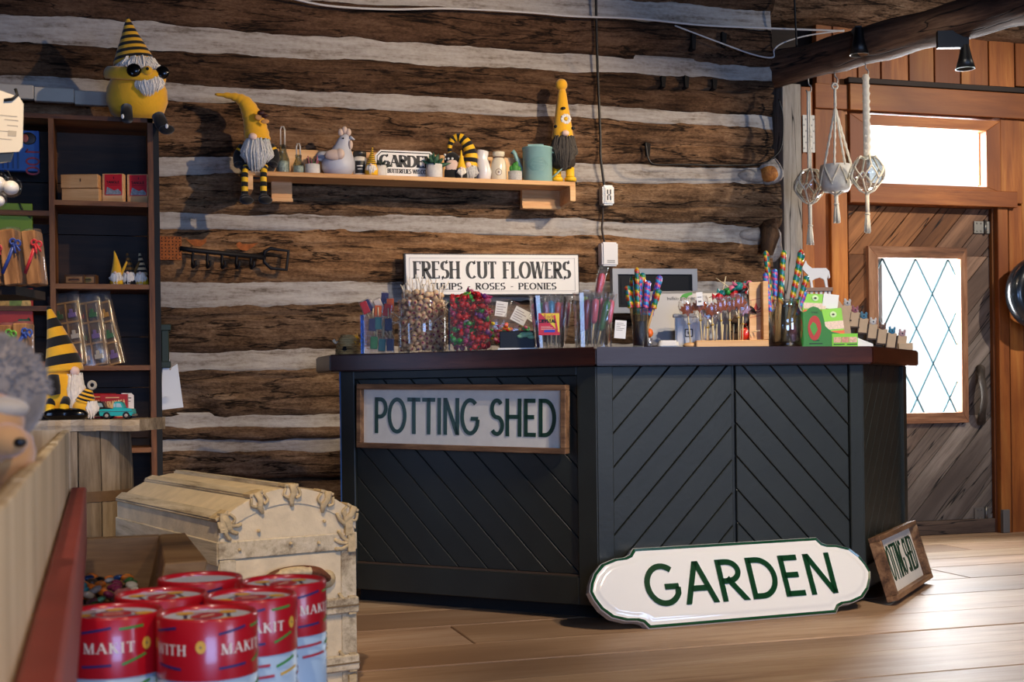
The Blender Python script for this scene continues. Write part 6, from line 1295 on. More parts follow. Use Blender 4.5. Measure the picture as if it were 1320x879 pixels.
# ---------------------------------------------------------------- barrel with slab
BARREL = wood('barrel_stave', '#4e4132', '#80705a', '#a3937c', 'z', 9, 9, .8, .35, tint=True); SLABW = wood('slab_wood', '#75654f', '#a8967c', '#c9b9a0', 'x', 8, 8, .75, .5)
bc = at(108, 690, 5.15); s = depth(bc) / FPX; zt_ = on_y(130, 556, bc.y - .18).z; R0 = 62 * s
t = thing('barrel', 'old wooden barrel of upright staves standing before the bookcase', 'barrel', (bc.x, bc.y, 0), CAMROT)
nst = 14
for k in range(nst):
    a0, a1 = 2 * PI * k / nst + .012, 2 * PI * (k + 1) / nst - .012; mb = MB(); rs = []
    for i in range(7):
        v = i / 6; R = R0 * (.90 + .12 * math.sin(PI * (v * .7 + .12))); rs.append([(R * math.cos(a), R * math.sin(a), v * zt_) for a in (a0, (a0 + a1) / 2, a1)] + [(R * .93 * math.cos(a), R * .93 * math.sin(a), v * zt_) for a in (a1, (a0 + a1) / 2, a0)])
    o = mk('stave', mb.rings(rs), BARREL, t); k_ = rnd.uniform(.82, 1.1); o.color = (k_, k_, k_, 1)
for v in (.13, .36, .68): mk('hoop', MB().sh().lathe([(R0 * (.915 + .12 * math.sin(PI * (v * .7 + .12))), v * zt_ - .02), (R0 * (.915 + .12 * math.sin(PI * (v * .7 + .12))), v * zt_ + .02)], 32, cap=False), plain('#6a5238', .7, var=.2), t)
mk('head', MB().cyl(R0 * .9, zt_ - .012, zt_, 28), plain('#3a2a1c', .8), t)
def nz(q, a_=.006, f=9): return q + V((noise.noise(q * f), noise.noise(q * f + V((5, 0, 0))), noise.noise(q * f + V((0, 9, 0))))) * a_
mb = MB(); n = 16
SL0 = MB().rings([[V((x, y, z)) for x in (-.30,)] for y in ()], cap=False) if 0 else None
rs = []
for i in range(21):
    x = -.30 + .575 * i / 20; y0, y1 = -.19 + .012 * math.sin(i * 1.3), .19; rs.append([nz(V((x, y0 + .006, 0))), nz(V((x, y0, .022))), nz(V((x, y0 + .008, .043))), nz(V((x, y1, .045))), nz(V((x, y1, 0)))])
sl = mk('wooden_slab', MB().sh(False).rings(rs), SLABW); sl.location = (bc.x, bc.y, zt_); sl.rotation_euler = (0, 0, CAMROT); tag(sl, 'rough-edged pale wooden slab lying on top of the barrel', 'slab'); ZSL = zt_ + .045
def bs(name, label, cat, px, back=0, rot=CAMROT, group=None):
    u, _ = ray(px, 545); dd = bc.dot(FW) + back; p = RT * (u * dd) + FW * dd; p.z = ZSL; return Px(name, label, cat, 0, 0, rot=rot, group=group, p=p)
# striped-hat gnome seated on slab, small one beside
g = bs('plush_gnome', 'plush gnome in tall yellow and black striped hat sitting on the slab', 'gnome', 78, -.05, group='gnomes on the slab'); n = 21
g.part('body', MB().sh().lathe([(14, 0), (22, 10), (26, 34), (23, 54), (16, 64)], 20), YEL); g.part('hat', MB().sh().tube([(6 - 20 * (i / n) ** 1.3, 0, 62 + 84 * i / n) for i in range(n + 1)], lerpl([24, 22, 18, 14, 10, 6, 2], n + 1), 18, matf=lambda i: ((i + 1) // 3) % 2), [YEL, BLKF])
g.part('nose', MB().sh().ell((24, -14, 62), 6), SKIN); g.part('beard', beard(MB().sh(), (22, -8, 60), 14, 13, 52, 240, 21, .9, 1.0, .5), WHITB); g.part('arm', MB().sh().tube([(0, -24, 56), (2, -28, 42), (4, -28, 32)], [7, 8, 6], 12), BLKF)
for x in (-4, 14): g.part('leg', MB().sh().tube([(x, -18, 26), (x, -26, 18), (x, -28, 4)], 6, 12, matf=lambda i: i % 2), [BLKF, YELB]); g.part('shoe', MB().sh().ell((x + 12, -30, 7), (20, 9, 8)), BLACKG)
g = bs('plush_gnome', 'small plush gnome with striped collar slumped beside the taller one on the slab', 'gnome', 112, -.09, group='gnomes on the slab'); g.part('body', MB().sh().ell((-4, 0, 14), (15, 13, 14)), YEL); n = 8
g.part('hat', MB().sh().tube([(-2 + 6 * i / n, 0, 22 + 19 * i / n) for i in range(n + 1)], lerpl([13, 11, 7, 3], n + 1), 14, matf=lambda i: i % 2), [YEL, BLKF]); g.part('beard', beard(MB().sh(), (9, -6, 24), 8, 8, 24, 70, 23, 1.2), WHITB); g.part('hat_tip', MB().sh().torus((8, -2, 44), 4.5, 2, 14, 6, 'y'), plain('#b8ad98', .8))
# toy boxes, turquoise truck, card
def carton(px, back, w_, h_, text, tm, lab, yaw=0, th=18):
    o = bs('toy_carton', lab, 'box', px, back, CAMROT + yaw, 'red printed cartons'); o.part('carton', MB().box(-w_ / 2, w_ / 2, 0, th, 0, h_), plain('#a8161c', .45), bevel=.001); o.part('pale_strip', MB().box(-w_ * .4, w_ * .4, -.3, 0, 2, h_ * .28), plain('#d8b98a', .5)); m = MB()
    for mm in letters(text, -w_ * .44, h_ * .42, w_ * .86, h_ * .32, 1.1, track=.05): m.add([V((q.x, -.4, q.z + q.x * .12)) for q in mm.v], mm.f)
    m.box(-w_ * .3, w_ * .2, -.4, -.3, h_ * .84, h_ * .88); o.part('lettering', m, plain('#e6c88a', .5))
carton(124, .12, 40, 32, 'HARMONICA', 0, 'red carton with pale lettering behind the small gnome', -.1); carton(147, .08, 34, 31, 'HARMONICA', 0, 'red carton with pale lettering behind the turquoise truck', .15)
o = bs('price_card', 'white price card standing behind the turquoise toy truck', 'card', 165, .12); o.part('base', MB().box(-9, 9, -3, 6, 0, 12), plain('#1a2440', .5)); o.part('card', MB().prism([(-8, 12), (8, 12), (8, 29), (5, 32), (-8, 32)], -1, 0), WHITEP); o.part('print', MB().box(-4, 5, -1.3, -1.1, 25, 26.5).box(-6, 4, -1.3, -1.1, 21, 22).box(-6, -3, -1.3, -1.1, 15, 15.8), plain('#777777', .6))
TQ = plain('#2fb0ae', .25, coat=.6)
def truck(px, back, m, lab):
    o = bs('toy_truck', lab, 'toy', px, back, CAMROT, 'toy trucks on the slab')
    o.part('body', MB().prism([(-21, 4), (21, 4), (22, 8), (20, 13), (10, 14.5), (-4, 14.5), (-4, 13), (-21, 13), (-22, 9)], -8, 8), m, bevel=.002, seg=2)
    o.part('cab', MB().prism([(-4, 14), (10, 14), (7, 21), (4, 22.5), (-1, 22.5), (-4, 20)], -6.5, 6.5), m, bevel=.002, seg=2); o.part('window', MB().prism([(0, 15), (7.5, 15), (5.5, 20), (0, 20.5)], -6.8, -6.5), plain('#a8c4cc', .1)); o.part('window', MB().box(-3.4, -1, -6.8, -6.5, 15.2, 20), plain('#a8c4cc', .1))
    o.part('chrome_strip', MB().box(-21, 21, -8.3, -8, 9.3, 10), plain('#d0d4d4', .2, .9)); o.part('bumper', MB().box(20, 23.5, -8, 8, 4, 6.5), plain('#c4c8c8', .2, .9), bevel=.001)
    for x in (-12, 13):
        for y in (-7.5, 7.5): w_ = o.part('wheel', MB().sh().torus((x, y, 4.6), 3.4, 1.4, 18, 8, 'y'), BLACK); o.part('hub', MB().sh().ell((x, y - .5, 4.6), (2.4, 1, 2.4)), plain('#c9b8a8', .3, .5), parent=w_)
truck(152, -.08, TQ, 'turquoise toy pickup truck at the front of the slab'); truck(128, .02, plain('#20262a', .3, coat=.5), 'black toy truck half hidden behind the turquoise one')

# ---------------------------------------------------------------- trunk
TRK = plain('#d9c6a2', .75, var=.16, vs=14, bump=.35, bs=40); TRKS = wood('trunk_slat', '#85745a', '#c4b494', '#dccdb0', 'y', 12, 9, .75, .35); TRKI = plain('#c2ab80', .7, .1, var=.25, vs=40, bump=.5, bs=70)
F0 = at(282, 700, 3.8); F0.z = 0; hd = math.radians(33) - YAW; W_T = .435; L_T = 1.0
t = thing('trunk', 'cream painted dome-topped travel trunk with iron corners and wooden slats', 'trunk', F0, hd)
LD = math.radians(3)     # long sides run back from the handled end
zl, zs, zc = .43, .535, .625
def arch(w0, w1, n=14):
    return [(w0 + (w1 - w0) * i / n, zs + (zc - zs) * math.sin(PI * i / n) ** .8 ) for i in range(n + 1)]
body = [(0, .02), (W_T, .02), (W_T, zl), (0, zl)]; lid = [(0, zl + .006)] + arch(0, W_T) + [(W_T, zl + .006)]
mk('body', MB().prism(body, 0, L_T), TRK, t, bevel=.006, seg=2); mk('lid', MB().prism(lid, 0, L_T), TRK, t, bevel=.005)
def slat_pt(u):
    i = u * 14; return (u * W_T, zs + (zc - zs) * max(0, math.sin(PI * u)) ** .8)
for u in (.03, .27, .52, .78, .97):
    x, z = slat_pt(u); x2, z2 = slat_pt(min(1, u + .02)); x1, z1 = slat_pt(max(0, u - .02)); an = math.atan2(z2 - z1, x2 - x1); mb = MB().box(-.02, .02, -.004, L_T + .004, -.006, .010); o = mk('slat', mb, TRKS, t, bevel=.005, seg=2); o.location = (x, 0, z); o.rotation_euler = (0, -an, 0)
    c_ = MB().sh().tube([(0, -.008, .012), (.004, -.013, -.012), (-.004, -.011, -.035), (.002, -.008, -.055)], [.012, .010, .010, .005], 8, flat=.5).tube(cubic([(-.02, -.008, .0), (-.026, -.01, -.02), (-.012, -.01, -.03)], 3), .005, 6).tube(cubic([(.02, -.008, 0), (.026, -.01, -.02), (.012, -.01, -.03)], 3), .005, 6).box(-.022, .022, -.006, .05, .004, .0125)
    k = mk('slat_clamp', c_, TRKI, t, bevel=.001); k.location = (x, 0, z); k.rotation_euler = (0, -an * .8, 0)
mk('lid_band', MB().box(-.004, W_T + .004, -.006, .0, zl - .003, zl + .05), TRKS, t, bevel=.003); mk('side_band', MB().box(-.006, .0, 0, L_T, zl - .02, zl + .05), TRKS, t, bevel=.003)
mk('lid_arch_trim', MB().prism([(x, z) for x, z in arch(0, W_T)] + [(W_T - (W_T) * .0 - x * 0 - .0, z) for x, z in []] + [(x, z - .045) for x, z in arch(0, W_T)[::-1]], -.004, 0), TRK, t)
for x in (.0, W_T - .05): mk('corner_board', MB().box(x, x + .05, -.005, 0, .02, zl - .004), TRKS, t, bevel=.002)
for z in (.06, .235): 
    b = mk('end_rail', MB().box(.03, W_T + .004, -.016, -.004, z, z + .05), TRKS, t, bevel=.005); mk('rail_line', MB().box(.03, W_T + .004, -.018, -.016, z + .022, z + .027), plain('#7a6444', .8), t)
def iron(x, z, f=1, r=0):
    mb = MB().sh()
    for q in range(3):
        a = math.radians(-30 + 30 * q + r); mb.tube(cubic([(0, 0, 0), (f * .03 * math.cos(a), -.003, .03 * math.sin(a)), (f * .055 * math.cos(a + .2), -.001, .055 * math.sin(a + .2))], 4), [.008] + [.006] * 7 + [.004], 7, flat=.6); mb.ell((f * .052 * math.cos(a + .2), .002, .052 * math.sin(a + .2)), .006, 8, 6)
    mb.box(-.012, .012, -.006, .02, -.028, .028); o = mk('iron_corner', mb, TRKI, t); o.location = (x, -.008, z)
iron(.012, zs - .0, 1, -50); iron(W_T - .026, zs - .035, -1, 65); iron(W_T - .018, zl + .02, -1); iron(W_T - .018, .26, -1); iron(W_T - .018, .085, -1); iron(.012, .26, 1); iron(W_T - .02, .02, -1, -40)
for x, z in ((.06, zl + .024), (.22, zl + .03), (.31, zl + .026), (.12, zl + .075), (.33, zl + .09)): mk('rivet', MB().sh().ell((x, -.008, z), .0055, 10, 6), TRKI, t)
mk('side_handle', MB().sh().tube(cubic([(.12, -.012, .345), (.16, -.035, .375), (.225, -.045, .385), (.29, -.035, .375), (.33, -.012, .35)], 6), .014, 10, flat=1.4), wood('leather', '#3a1f12', '#6a3a22', '#8a5434', 'x', 30, 4, .6, .4), t)
mk('handle_wrap', MB().sh().tube(cubic([(.14, -.03, .358), (.175, -.043, .378), (.22, -.05, .383), (.26, -.046, .38)], 6), .0145, 10, flat=1.4), plain('#c9b48c', .8, var=.3, vs=60), t)
for x in (.115, .335): mk('handle_plate', MB().sh().ell((x, -.006, .345), (.03, .012, .028)), TRKI, t)

# ---------------------------------------------------------------- display table, tray of stones, tubes
TBZ = .335
tb = thing('display_table', 'low dark wooden table under the stone tray and the red tubes', 'table', (-.05, 1.9, 0))
mk('table_top', MB().box(.03, .36, -.95, .75, TBZ - .04, TBZ), DARKW, tb)
for x in (.07, .32):
    for y in (-.9, .7): mk('leg', MB().box(x - .03, x + .03, y - .03, y + .03, 0, TBZ - .04), DARKW, tb)
TRW = wood('tray_wood', '#5a3d20', '#8a6238', '#a87e4e', 'x', 8, 10, .65, .2)
zt2 = at(120, 690, 2.5).z; bo, bi, fo, fi = [on_z(a, b, zt2) for a, b in ((240, 688), (206, 690), (268, 722), (212, 726))]; c0 = V((bi.x, bi.y, TBZ)); hz = zt2 - TBZ
tr = thing('stone_tray', 'deep flared wooden tray holding polished stones behind the red tubes', 'tray', c0); R_ = lambda p, z: (p.x - c0.x, p.y - c0.y, z)
X0 = -.30; X1 = .0; Yf = -.265; Yr = fo.y - c0.y
mk('back_wall', MB().prism([(X0, 0), (-.05, 0), (.0, hz), (X0, hz)], 0, .022).xf(T(0, 0, 0)), TRW, tr, bevel=.002)
sl_ = V((-.07, 0, 0))
mk('right_wall', MB().add([R_(fi + sl_, 0), R_(fo + sl_, 0), R_(bo + sl_ + V((0, .02, 0)), 0), R_(bi + sl_ + V((0, .02, 0)), 0), R_(fi, hz), R_(fo, hz), R_(bo + V((0, .02, 0)), hz), R_(bi + V((0, .02, 0)), hz)], [(0, 3, 2, 1), (4, 5, 6, 7), (0, 1, 5, 4), (1, 2, 6, 5), (2, 3, 7, 6), (3, 0, 4, 7)]), TRW, tr, bevel=.002)
mk('left_wall', MB().box(X0, X0 + .02, Yf, 0, 0, hz - .03), TRW, tr); mk('front_wall', MB().box(X0, -.03, Yf - .02, Yf, 0, hz - .082), TRW, tr, bevel=.002); mk('tray_floor', MB().box(X0 + .02, -.06, Yf, 0, 0, hz - .105), TRW, tr)
scol = ['#1a3a6a', '#2a7a8a', '#c9c0b0', '#7a2a4a', '#3a6a3a', '#d8762a', '#4a3a30', '#8a8a90', '#c4a050', '#15181c', '#b06a6a', '#5aa09a']; sname = ['navy blue', 'teal', 'cream', 'plum', 'green', 'orange', 'brown', 'grey', 'honey', 'black', 'rose', 'pale green']
protos = []
for i, (c_, nn) in enumerate(zip(scol, sname)):
    mb = MB().sh().ell((0, 0, 0), (.0125, .009, .0058), 10, 7); mb.fn(lambda q: q + q * (.35 * noise.noise(q * 60 + V((i * 3, 0, 0))))); o = mk('polished_stone', mb, plain(c_, .12, coat=.7, var=.25, vs=90)); tag(o, f'{nn} polished stone in the wooden tray', 'stone', 'polished stones'); protos.append(o)
r = random.Random(8); P = []; used = [0] * 12; M = Matrix.Translation(tr.location)
for k in range(9000):
    if len(P) >= 130: break
    lay = len(P) // 65; p = V((r.uniform(X0 + .04, -.05), r.uniform(Yf + .02, -.025), hz - .097 + .013 * lay + r.uniform(0, .006) + (.012 if lay else 0)))
    if all((V((p.x, p.y, p.z * 1.6)) - V((o.x, o.y, o.z * 1.6))).length > .0195 for o in P[-130:]): P.append(p)
for p in P:
    k = r.randrange(12); loc = M @ p; ro = (r.uniform(-.5, .5), r.uniform(-.5, .5), r.uniform(0, 3))
    if not used[k]: protos[k].location = loc; protos[k].rotation_euler = ro; used[k] = 1
    else: dup(protos[k], loc, ro)
# red lidded tubes
TR = .06; TH = .31; TRED = plain('#b0101c', .28, coat=.4); TBLU = plain('#a9bcc8', .35); TWH = plain('#c4ccd4', .4); TYEL = plain('#e0a83a', .45); TNAV = plain('#20285a', .4); TGRN = plain('#3f8a34', .4); TR2 = plain('#b82430', .4); TLT = plain('#e8d3b8', .5)
t = thing('toy_tube', 'x', 'tube', (0, 0, 0), 0, 'red lidded toy tubes')
mk('label_body', MB().sh().lathe([(TR - .001, 0), (TR - .001, TH - .07)], 40), TBLU, t); mk('lid_band', MB().sh().lathe([(TR, TH - .072), (TR, TH - .003), (TR - .002, TH), (TR - .0055, TH - .001), (TR - .006, TH - .006)], 40, cap=False), TRED, t)
tp = mk('lid_top', MB().cyl(TR - .0058, TH - .012, TH - .006, 40), TWH, t)
def onc(mb, r0=.0004): return mb.fn(lambda q: V(((TR + r0) * math.sin(q.x / TR), -(TR + r0) * math.cos(q.x / TR), q.z)))
def bar(a0, z0, a1, z1, wd, m, name='printed_bar'):
    mb = MB(); ribbon(mb, [(TR * (a0 + (a1 - a0) * i / 8), z0 + (z1 - z0) * i / 8) for i in range(9)], lambda q: wd); mk(name, onc(mb), m, t)
for sec in range(2):
    B0 = sec * PI
    for w_, a_, ln in (('MAKIT', -.55, 1.0), ('WITH', 1.15, .75)):
        for mm in letters(w_, TR * (B0 + a_), TH - .042, TR * ln, .0125, .0026, .001, serif=.002, track=.22): mk('letter', onc(mm, .0006), TLT, t, fixn=False)
    for a0, z0, a1, z1, m in ((-.6, -.018, 0, -.012, TNAV), (.15, -.014, .65, -.012, TGRN), (-.6, -.058, 0, -.056, TNAV), (.2, -.056, .7, -.046, TGRN), (1.1, -.016, 1.7, -.010, TNAV), (1.2, -.054, 1.8, -.058, TNAV)): bar(B0 + a0, TH + z0, B0 + a1, TH + z1, .003, m)
    for a_, z in ((.72, -.034), (2.2, -.032)):
        mb = MB().add([(TR * (B0 + a_) + .006 * math.cos(i * PI / 8), 0, TH + z + .0075 * math.sin(i * PI / 8)) for i in range(16)], [tuple(range(16))]); mk('printed_disc', onc(mb, .0005), TYEL, t); mb = MB().add([(TR * (B0 + a_) + .0012 * math.cos(i * PI / 4), 0, TH + z + .0012 * math.sin(i * PI / 4)) for i in range(8)], [tuple(range(8))]); mk('printed_dot', onc(mb, .0009), TNAV, t)
    for a0, z0, a1, z1, m in ((-.7, -.086, .1, -.084, TR2), (.25, -.087, .8, -.078, TGRN), (-.5, -.100, .2, -.098, TR2), (.35, -.098, .9, -.092, TYEL), (1.2, -.085, 1.9, -.090, TGRN), (1.0, -.104, 1.7, -.098, TR2), (1.2, -.12, 1.2, -.19, TR2), (1.8, -.10, 1.8, -.22, TR2), (.7, -.15, 1.2, -.13, plain('#1f4a7a', .4)), (1.2, -.19, .8, -.22, plain('#7a1030', .4))): bar(B0 + a0, TH + z0, B0 + a1, TH + z1, .0035, m)
    for a_, z in ((1.2, -.125), (.75, -.16), (-.4, -.17)): mb = MB().add([(TR * (B0 + a_) + .0105 * math.cos(i * PI / 10), 0, TH + z + .0125 * math.sin(i * PI / 10)) for i in range(20)], [tuple(range(20))]); mk('printed_disc', onc(mb, .0005), TYEL, t)
z_ = TH - .0056
def flat(pts, m, name, dz=0): mk(name, MB().add([(x, y, z_ + dz) for x, y in pts], [tuple(range(len(pts)))]), m, tp)
circ = lambda cx, cy, rx, ry, n=18: [(cx + rx * math.cos(2 * PI * i / n), cy + ry * math.sin(2 * PI * i / n)) for i in range(n)]
for k in range(4):
    a_ = k * PI / 2; a2 = a_ + PI / 2; P1, P2 = (.036 * math.cos(a_), .036 * math.sin(a_)), (.036 * math.cos(a2), .036 * math.sin(a2)); dx, dy_ = P2[0] - P1[0], P2[1] - P1[1]; l = math.hypot(dx, dy_); nx, ny = -dy_ / l * .0022, dx / l * .0022
    flat([(P1[0] + nx, P1[1] + ny), (P2[0] + nx, P2[1] + ny), (P2[0] - nx, P2[1] - ny), (P1[0] - nx, P1[1] - ny)], TNAV if k % 2 else TR2, 'printed_bar', .0001)
for k in range(4): flat(circ(.036 * math.cos(k * PI / 2), .036 * math.sin(k * PI / 2), .011, .011), TYEL, 'printed_disc', .0003)
flat(circ(0, 0, .022, .018), TR2, 'printed_oval', .0004); flat([(-.012, -.002), (.012, -.002), (.012, .002), (-.012, .002)], TLT, 'printed_line', .0006)
spots = [(146, 786, 118, .25, 'toy tube at the front beside the red rail'), (267, 788, 126, -2.1, 'toy tube nearest the camera, in front of all others'), (208, 764, 113, 1.3, 'toy tube second from the red rail in the middle row'), (323, 765, 115, .5, 'toy tube in the middle row between the nearest one and the trunk'), (365, 747, 107, 1.1, 'toy tube closest to the trunk end handle'), (258, 743, 103, 2.2, 'toy tube with a plain pale lid in the back row')]
for k, (px, py, wd, ry, lab) in enumerate(spots):
    d_ = 2 * TR * FPX / wd; u, _ = ray(px, py); p = on_z(px, py, TBZ + TH); p.z = TBZ
    o = t if k == 0 else dup(t); o.location = p; o.rotation_euler = (0, 0, CAMROT + ry); o['label'] = lab.replace('toy tube', 'red-lidded tube')
    if k == 5:
        for ch in list(o.children):
            if ch.name.startswith('lid_top'):
                for c2 in list(ch.children): bpy.data.objects.remove(c2)
# ---------------------------------------------------------------- red rail, slatted planter, plush hedgehog
zr = .752; RAILM = plain('#8f3a2e', .55, var=.12, vs=12)
FAR = on_z(101, 628, zr); NR = on_z(42, 900, zr); FAR = FAR; hd2 = math.atan2((FAR - NR).y, (FAR - NR).x); LR = (FAR - NR).length
rl = thing('display_stand', 'red painted display stand with narrow top rail in the near corner', 'stand', V((NR.x, NR.y, 0)), hd2)
mk('rail', MB().box(-.15, LR, -.013, .012, zr - .10, zr), RAILM, rl, bevel=.003); mk('side_panel', MB().box(-.15, LR - .003, .03, .045, 0, zr - .035), RAILM, rl); mk('shelf_top', MB().box(-.15, LR - .003, .012, .34, zr - .035, zr - .02), RAILM, rl)
SLT = wood('planter_slat', '#a88a62', '#c9ab80', '#dfc49a', 'z', 9, 9, .6, .12, tint=True)
pl = thing('slatted_planter', 'pale wooden planter box of narrow upright slats on the red stand', 'planter', V((NR.x, NR.y, zr - .02)) + V((-math.sin(hd2), math.cos(hd2), 0)) * .012, hd2)
hp_ = .118; ns = 34; x0 = -.12; wd = (LR - .012 - x0) / ns
for i in range(ns): o = mk('slat', MB().box(x0 + i * wd, x0 + (i + 1) * wd - .004, .002, .012, 0, hp_ + rnd.uniform(-.0008, .0008)), SLT, pl, bevel=.0015); k = rnd.uniform(.9, 1.06); o.color = (k, k, k, 1)
mk('lining', MB().box(x0, LR - .016, .012, .018, 0, hp_ - .004), plain('#9a7c54', .7), pl); mk('end_board', MB().box(LR - .016, LR - .012, .0, .26, 0, hp_), SLT, pl); mk('back_board', MB().box(x0, LR - .016, .25, .26, 0, hp_), SLT, pl); mk('bottom', MB().box(x0, LR - .016, .018, .25, 0, .008), SLT, pl)
# plush hedgehog
FUR = plain('#8a7a6a', 1, sheen=.3, var=.35, vs=60); TAN = plain('#c08a52', .95, sheen=.4, var=.1, vs=40); PALE = plain('#d8c6ae', .95, sheen=.3)
d_ = 1.15; p = at(0, 560, d_); s = d_ / FPX
hg = thing('plush_hedgehog', 'tan plush hedgehog with grey quills sitting in the slatted planter', 'soft toy', p, CAMROT)
def hpart(name, mb, m): mb.xf(Matrix.Scale(s, 4)); return mk(name, mb, m, hg)
mb = MB().sh().ell((-20, 20, 55), (72, 60, 74), 28, 18); mb.fn(lambda q: q + q.normalized() * 3 * noise.noise(q * .09)); r = random.Random(1)
for i in range(900):
    a_ = r.uniform(-PI, 0.4); e_ = r.uniform(-.2, 1.5); n_ = V((math.cos(a_) * math.cos(e_), math.sin(a_) * math.cos(e_), math.sin(e_))); q = V((-20 + 70 * n_.x, 20 + 58 * n_.y, 55 + 72 * n_.z))
    if q.z < 42 + .2 * q.x: continue
    mb.tube([q, q + n_ * r.uniform(6, 10) + V((r.uniform(-3, 3), r.uniform(-3, 3), r.uniform(-4, 1)))], [2.6, .5], 4, cap=False)
hpart('quills', mb, FUR)
mb = MB().sh().ell((-2, -32, 18), (44, 40, 38), 24, 16).ell((30, -58, -6), (27, 26, 22), 20, 14); hpart('face', mb, TAN); hpart('brow', MB().sh().ell((10, -36, 34), (40, 30, 16), 20, 12), plain('#b9a68c', .95, sheen=.3))
hpart('ear', MB().sh().ell((-12, -58, 52), (18, 8, 24)), TAN); hpart('eye', MB().sh().ell((18, -74, 32), (8, 6, 8)), BLACKG); hpart('nose', MB().sh().ell((52, -72, -8), (9, 8, 6)), BLACKG); hpart('chin', MB().sh().ell((6, -56, -22), (24, 18, 14)), TAN); hpart('paw', MB().sh().ell((6, -84, -38), (17, 14, 15)), PALE); hpart('body', MB().sh().ell((-10, 10, -25), (50, 50, 50)), TAN)

# ---------------------------------------------------------------- hanging tags, glass baubles and wrapped block packs on a near rack
dr_ = 3.4; s = dr_ / FPX
K = plain('#0c0a09', .6)
rk = thing('display_rack', 'dark display rack at the frame edge carrying cards and block packs', 'rack', at(-34, 440, dr_ + .1), CAMROT); b0 = rk.location.z
mk('post', MB().box(-.02, .02, -.02, .02, -b0, 2.2 - b0), K, rk); mk('foot', MB().box(-.15, .15, -.12, .12, -b0, -b0 + .02), K, rk)
zsf = at(30, 372, dr_).z - b0; mk('shelf', MB().box(-.05, .185, -.19, .02, zsf - .022, zsf), DARKW, rk); zs2 = at(30, 462, dr_).z - b0; mk('shelf', MB().box(-.05, .14, -.17, .02, zs2 - .02, zs2), DARKW, rk)
zh = at(8, 118, dr_).z - b0; mk('hook', MB().sh().tube([(0, 0, zh), (.05, -.1, zh), (.085, -.12, zh + .004)], .004, 6), K, rk)
zh2 = at(8, 222, dr_).z - b0; mk('hook', MB().sh().tube([(0, 0, zh2), (.04, -.12, zh2), (.09, -.13, zh2 + .004)], .004, 6), K, rk)
def rkp(px, py, d): return at(px, py, d)
o = thing('hang_tag', 'large cream hang tag with faint print on a black string', 'tag', rkp(8, 200, dr_ - .12), (0, math.radians(6), CAMROT)); s2_ = (dr_ - .12) / FPX; SQ = lambda mb: mb.xf(Matrix.Scale(s2_, 4))
mk('card', SQ(MB().prism([(-22, 0), (16, 6), (20, 12), (16, 68), (10, 76), (-22, 84)], -1, 1)), plain('#e0d6c0', .6), o); mk('string', SQ(MB().sh().tube([(-8, -2, 70), (2, -3, 72), (8, -2, 78), (4, 0, 86)], 2, 6)), K, o); mk('print', SQ(MB().box(-12, 10, -1.4, -1.05, 50, 51.2).box(-6, 12, -1.4, -1.05, 45, 46.2).box(-2, 12, -1.4, -1.05, 38, 39).box(-14, 2, -1.4, -1.05, 30, 31).box(0, 11, -1.4, -1.05, 25, 32).box(-12, 6, -1.4, -1.05, 20, 21)), plain('#b5ab98', .6), o)
o = thing('hang_tag', 'grey backing card behind the cream hang tag', 'tag', rkp(4, 208, dr_ - .1), (0, math.radians(-8), CAMROT)); mk('card', SQ(MB().prism([(-20, -2), (10, -2), (20, 20), (16, 60), (-20, 60)], -1, 1)), plain('#8a8272', .6), o)
for k, (x, y, q) in enumerate(((14, 241, 14), (-4, 236, 16), (-2, 258, 11))):
    o = thing('glass_bauble', ['clear round glass bauble hanging furthest out under the tag', 'clear glass bauble next to the frame edge under the tag', 'small clear glass bauble hanging lowest under the tag'][k], 'bauble', rkp(x, y, dr_ - .13), CAMROT, 'glass baubles'); mk('ball', SQ(MB().sh().ell((0, 0, 0), q, 20, 14)), glass('bauble', '#ffffff', .1, .04), o); mk('core', SQ(MB().sh().ell((0, 0, -1), (q * .72, q * .72, q * .66), 16, 10)), plain('#ece6da', .45), o); mk('wire', SQ(MB().sh().tube([(0, 0, q - 1), (-3, 0, q + 6), (-8, 0, q + 8 + 8 * k)], .8, 5)), K, o)
BLKW = wood('block_wood', '#6a4526', '#9a6c40', '#b98a5a', 'z', 14, 8, .65, .15)
def blockpack(px, py, w_, h_, rib, lab, tl_, zz, dd):
    p = rkp(px, py, dd); p.z = b0 + zz; o = thing('block_pack', lab, 'block', p, (0, math.radians(tl_), CAMROT), 'ribboned wooden blocks'); f = dd / FPX; X = lambda mb: mb.xf(Matrix.Scale(f, 4))
    mk('block', X(MB().box(-w_ / 2, w_ / 2, -8, 22, 0, h_)), BLKW, o, bevel=.003); mk('wrap', X(MB().sh().lathe([(w_ * .72, 0), (w_ * .74, h_ * .5), (w_ * .7, h_ + 2), (w_ * .4, h_ + 4)], 10, (0, 7, 0), cap=False)), WRAP, o)
    m = plain(rib, .4, sheen=.2); mk('ribbon', X(MB().sh().tube([(-w_ / 2, -9, h_ * .22), (0, -9.6, h_ * .46), (w_ / 2, -9, h_ * .74)], 2.4, 6, flat=.35)), m, o); b = mk('bow', X(MB().sh().torus((w_ / 2 - 1, -11, h_ * .76), 3.6, 1.4, 12, 6, 'y').torus((w_ / 2 + 5, -11, h_ * .72), 3.6, 1.4, 12, 6, 'y').tube([(w_ / 2, -11, h_ * .72), (w_ / 2 + 1, -12, h_ * .55)], 1.4, 6).tube([(w_ / 2 + 2, -11, h_ * .72), (w_ / 2 + 7, -12, h_ * .58)], 1.4, 6)), m, o)
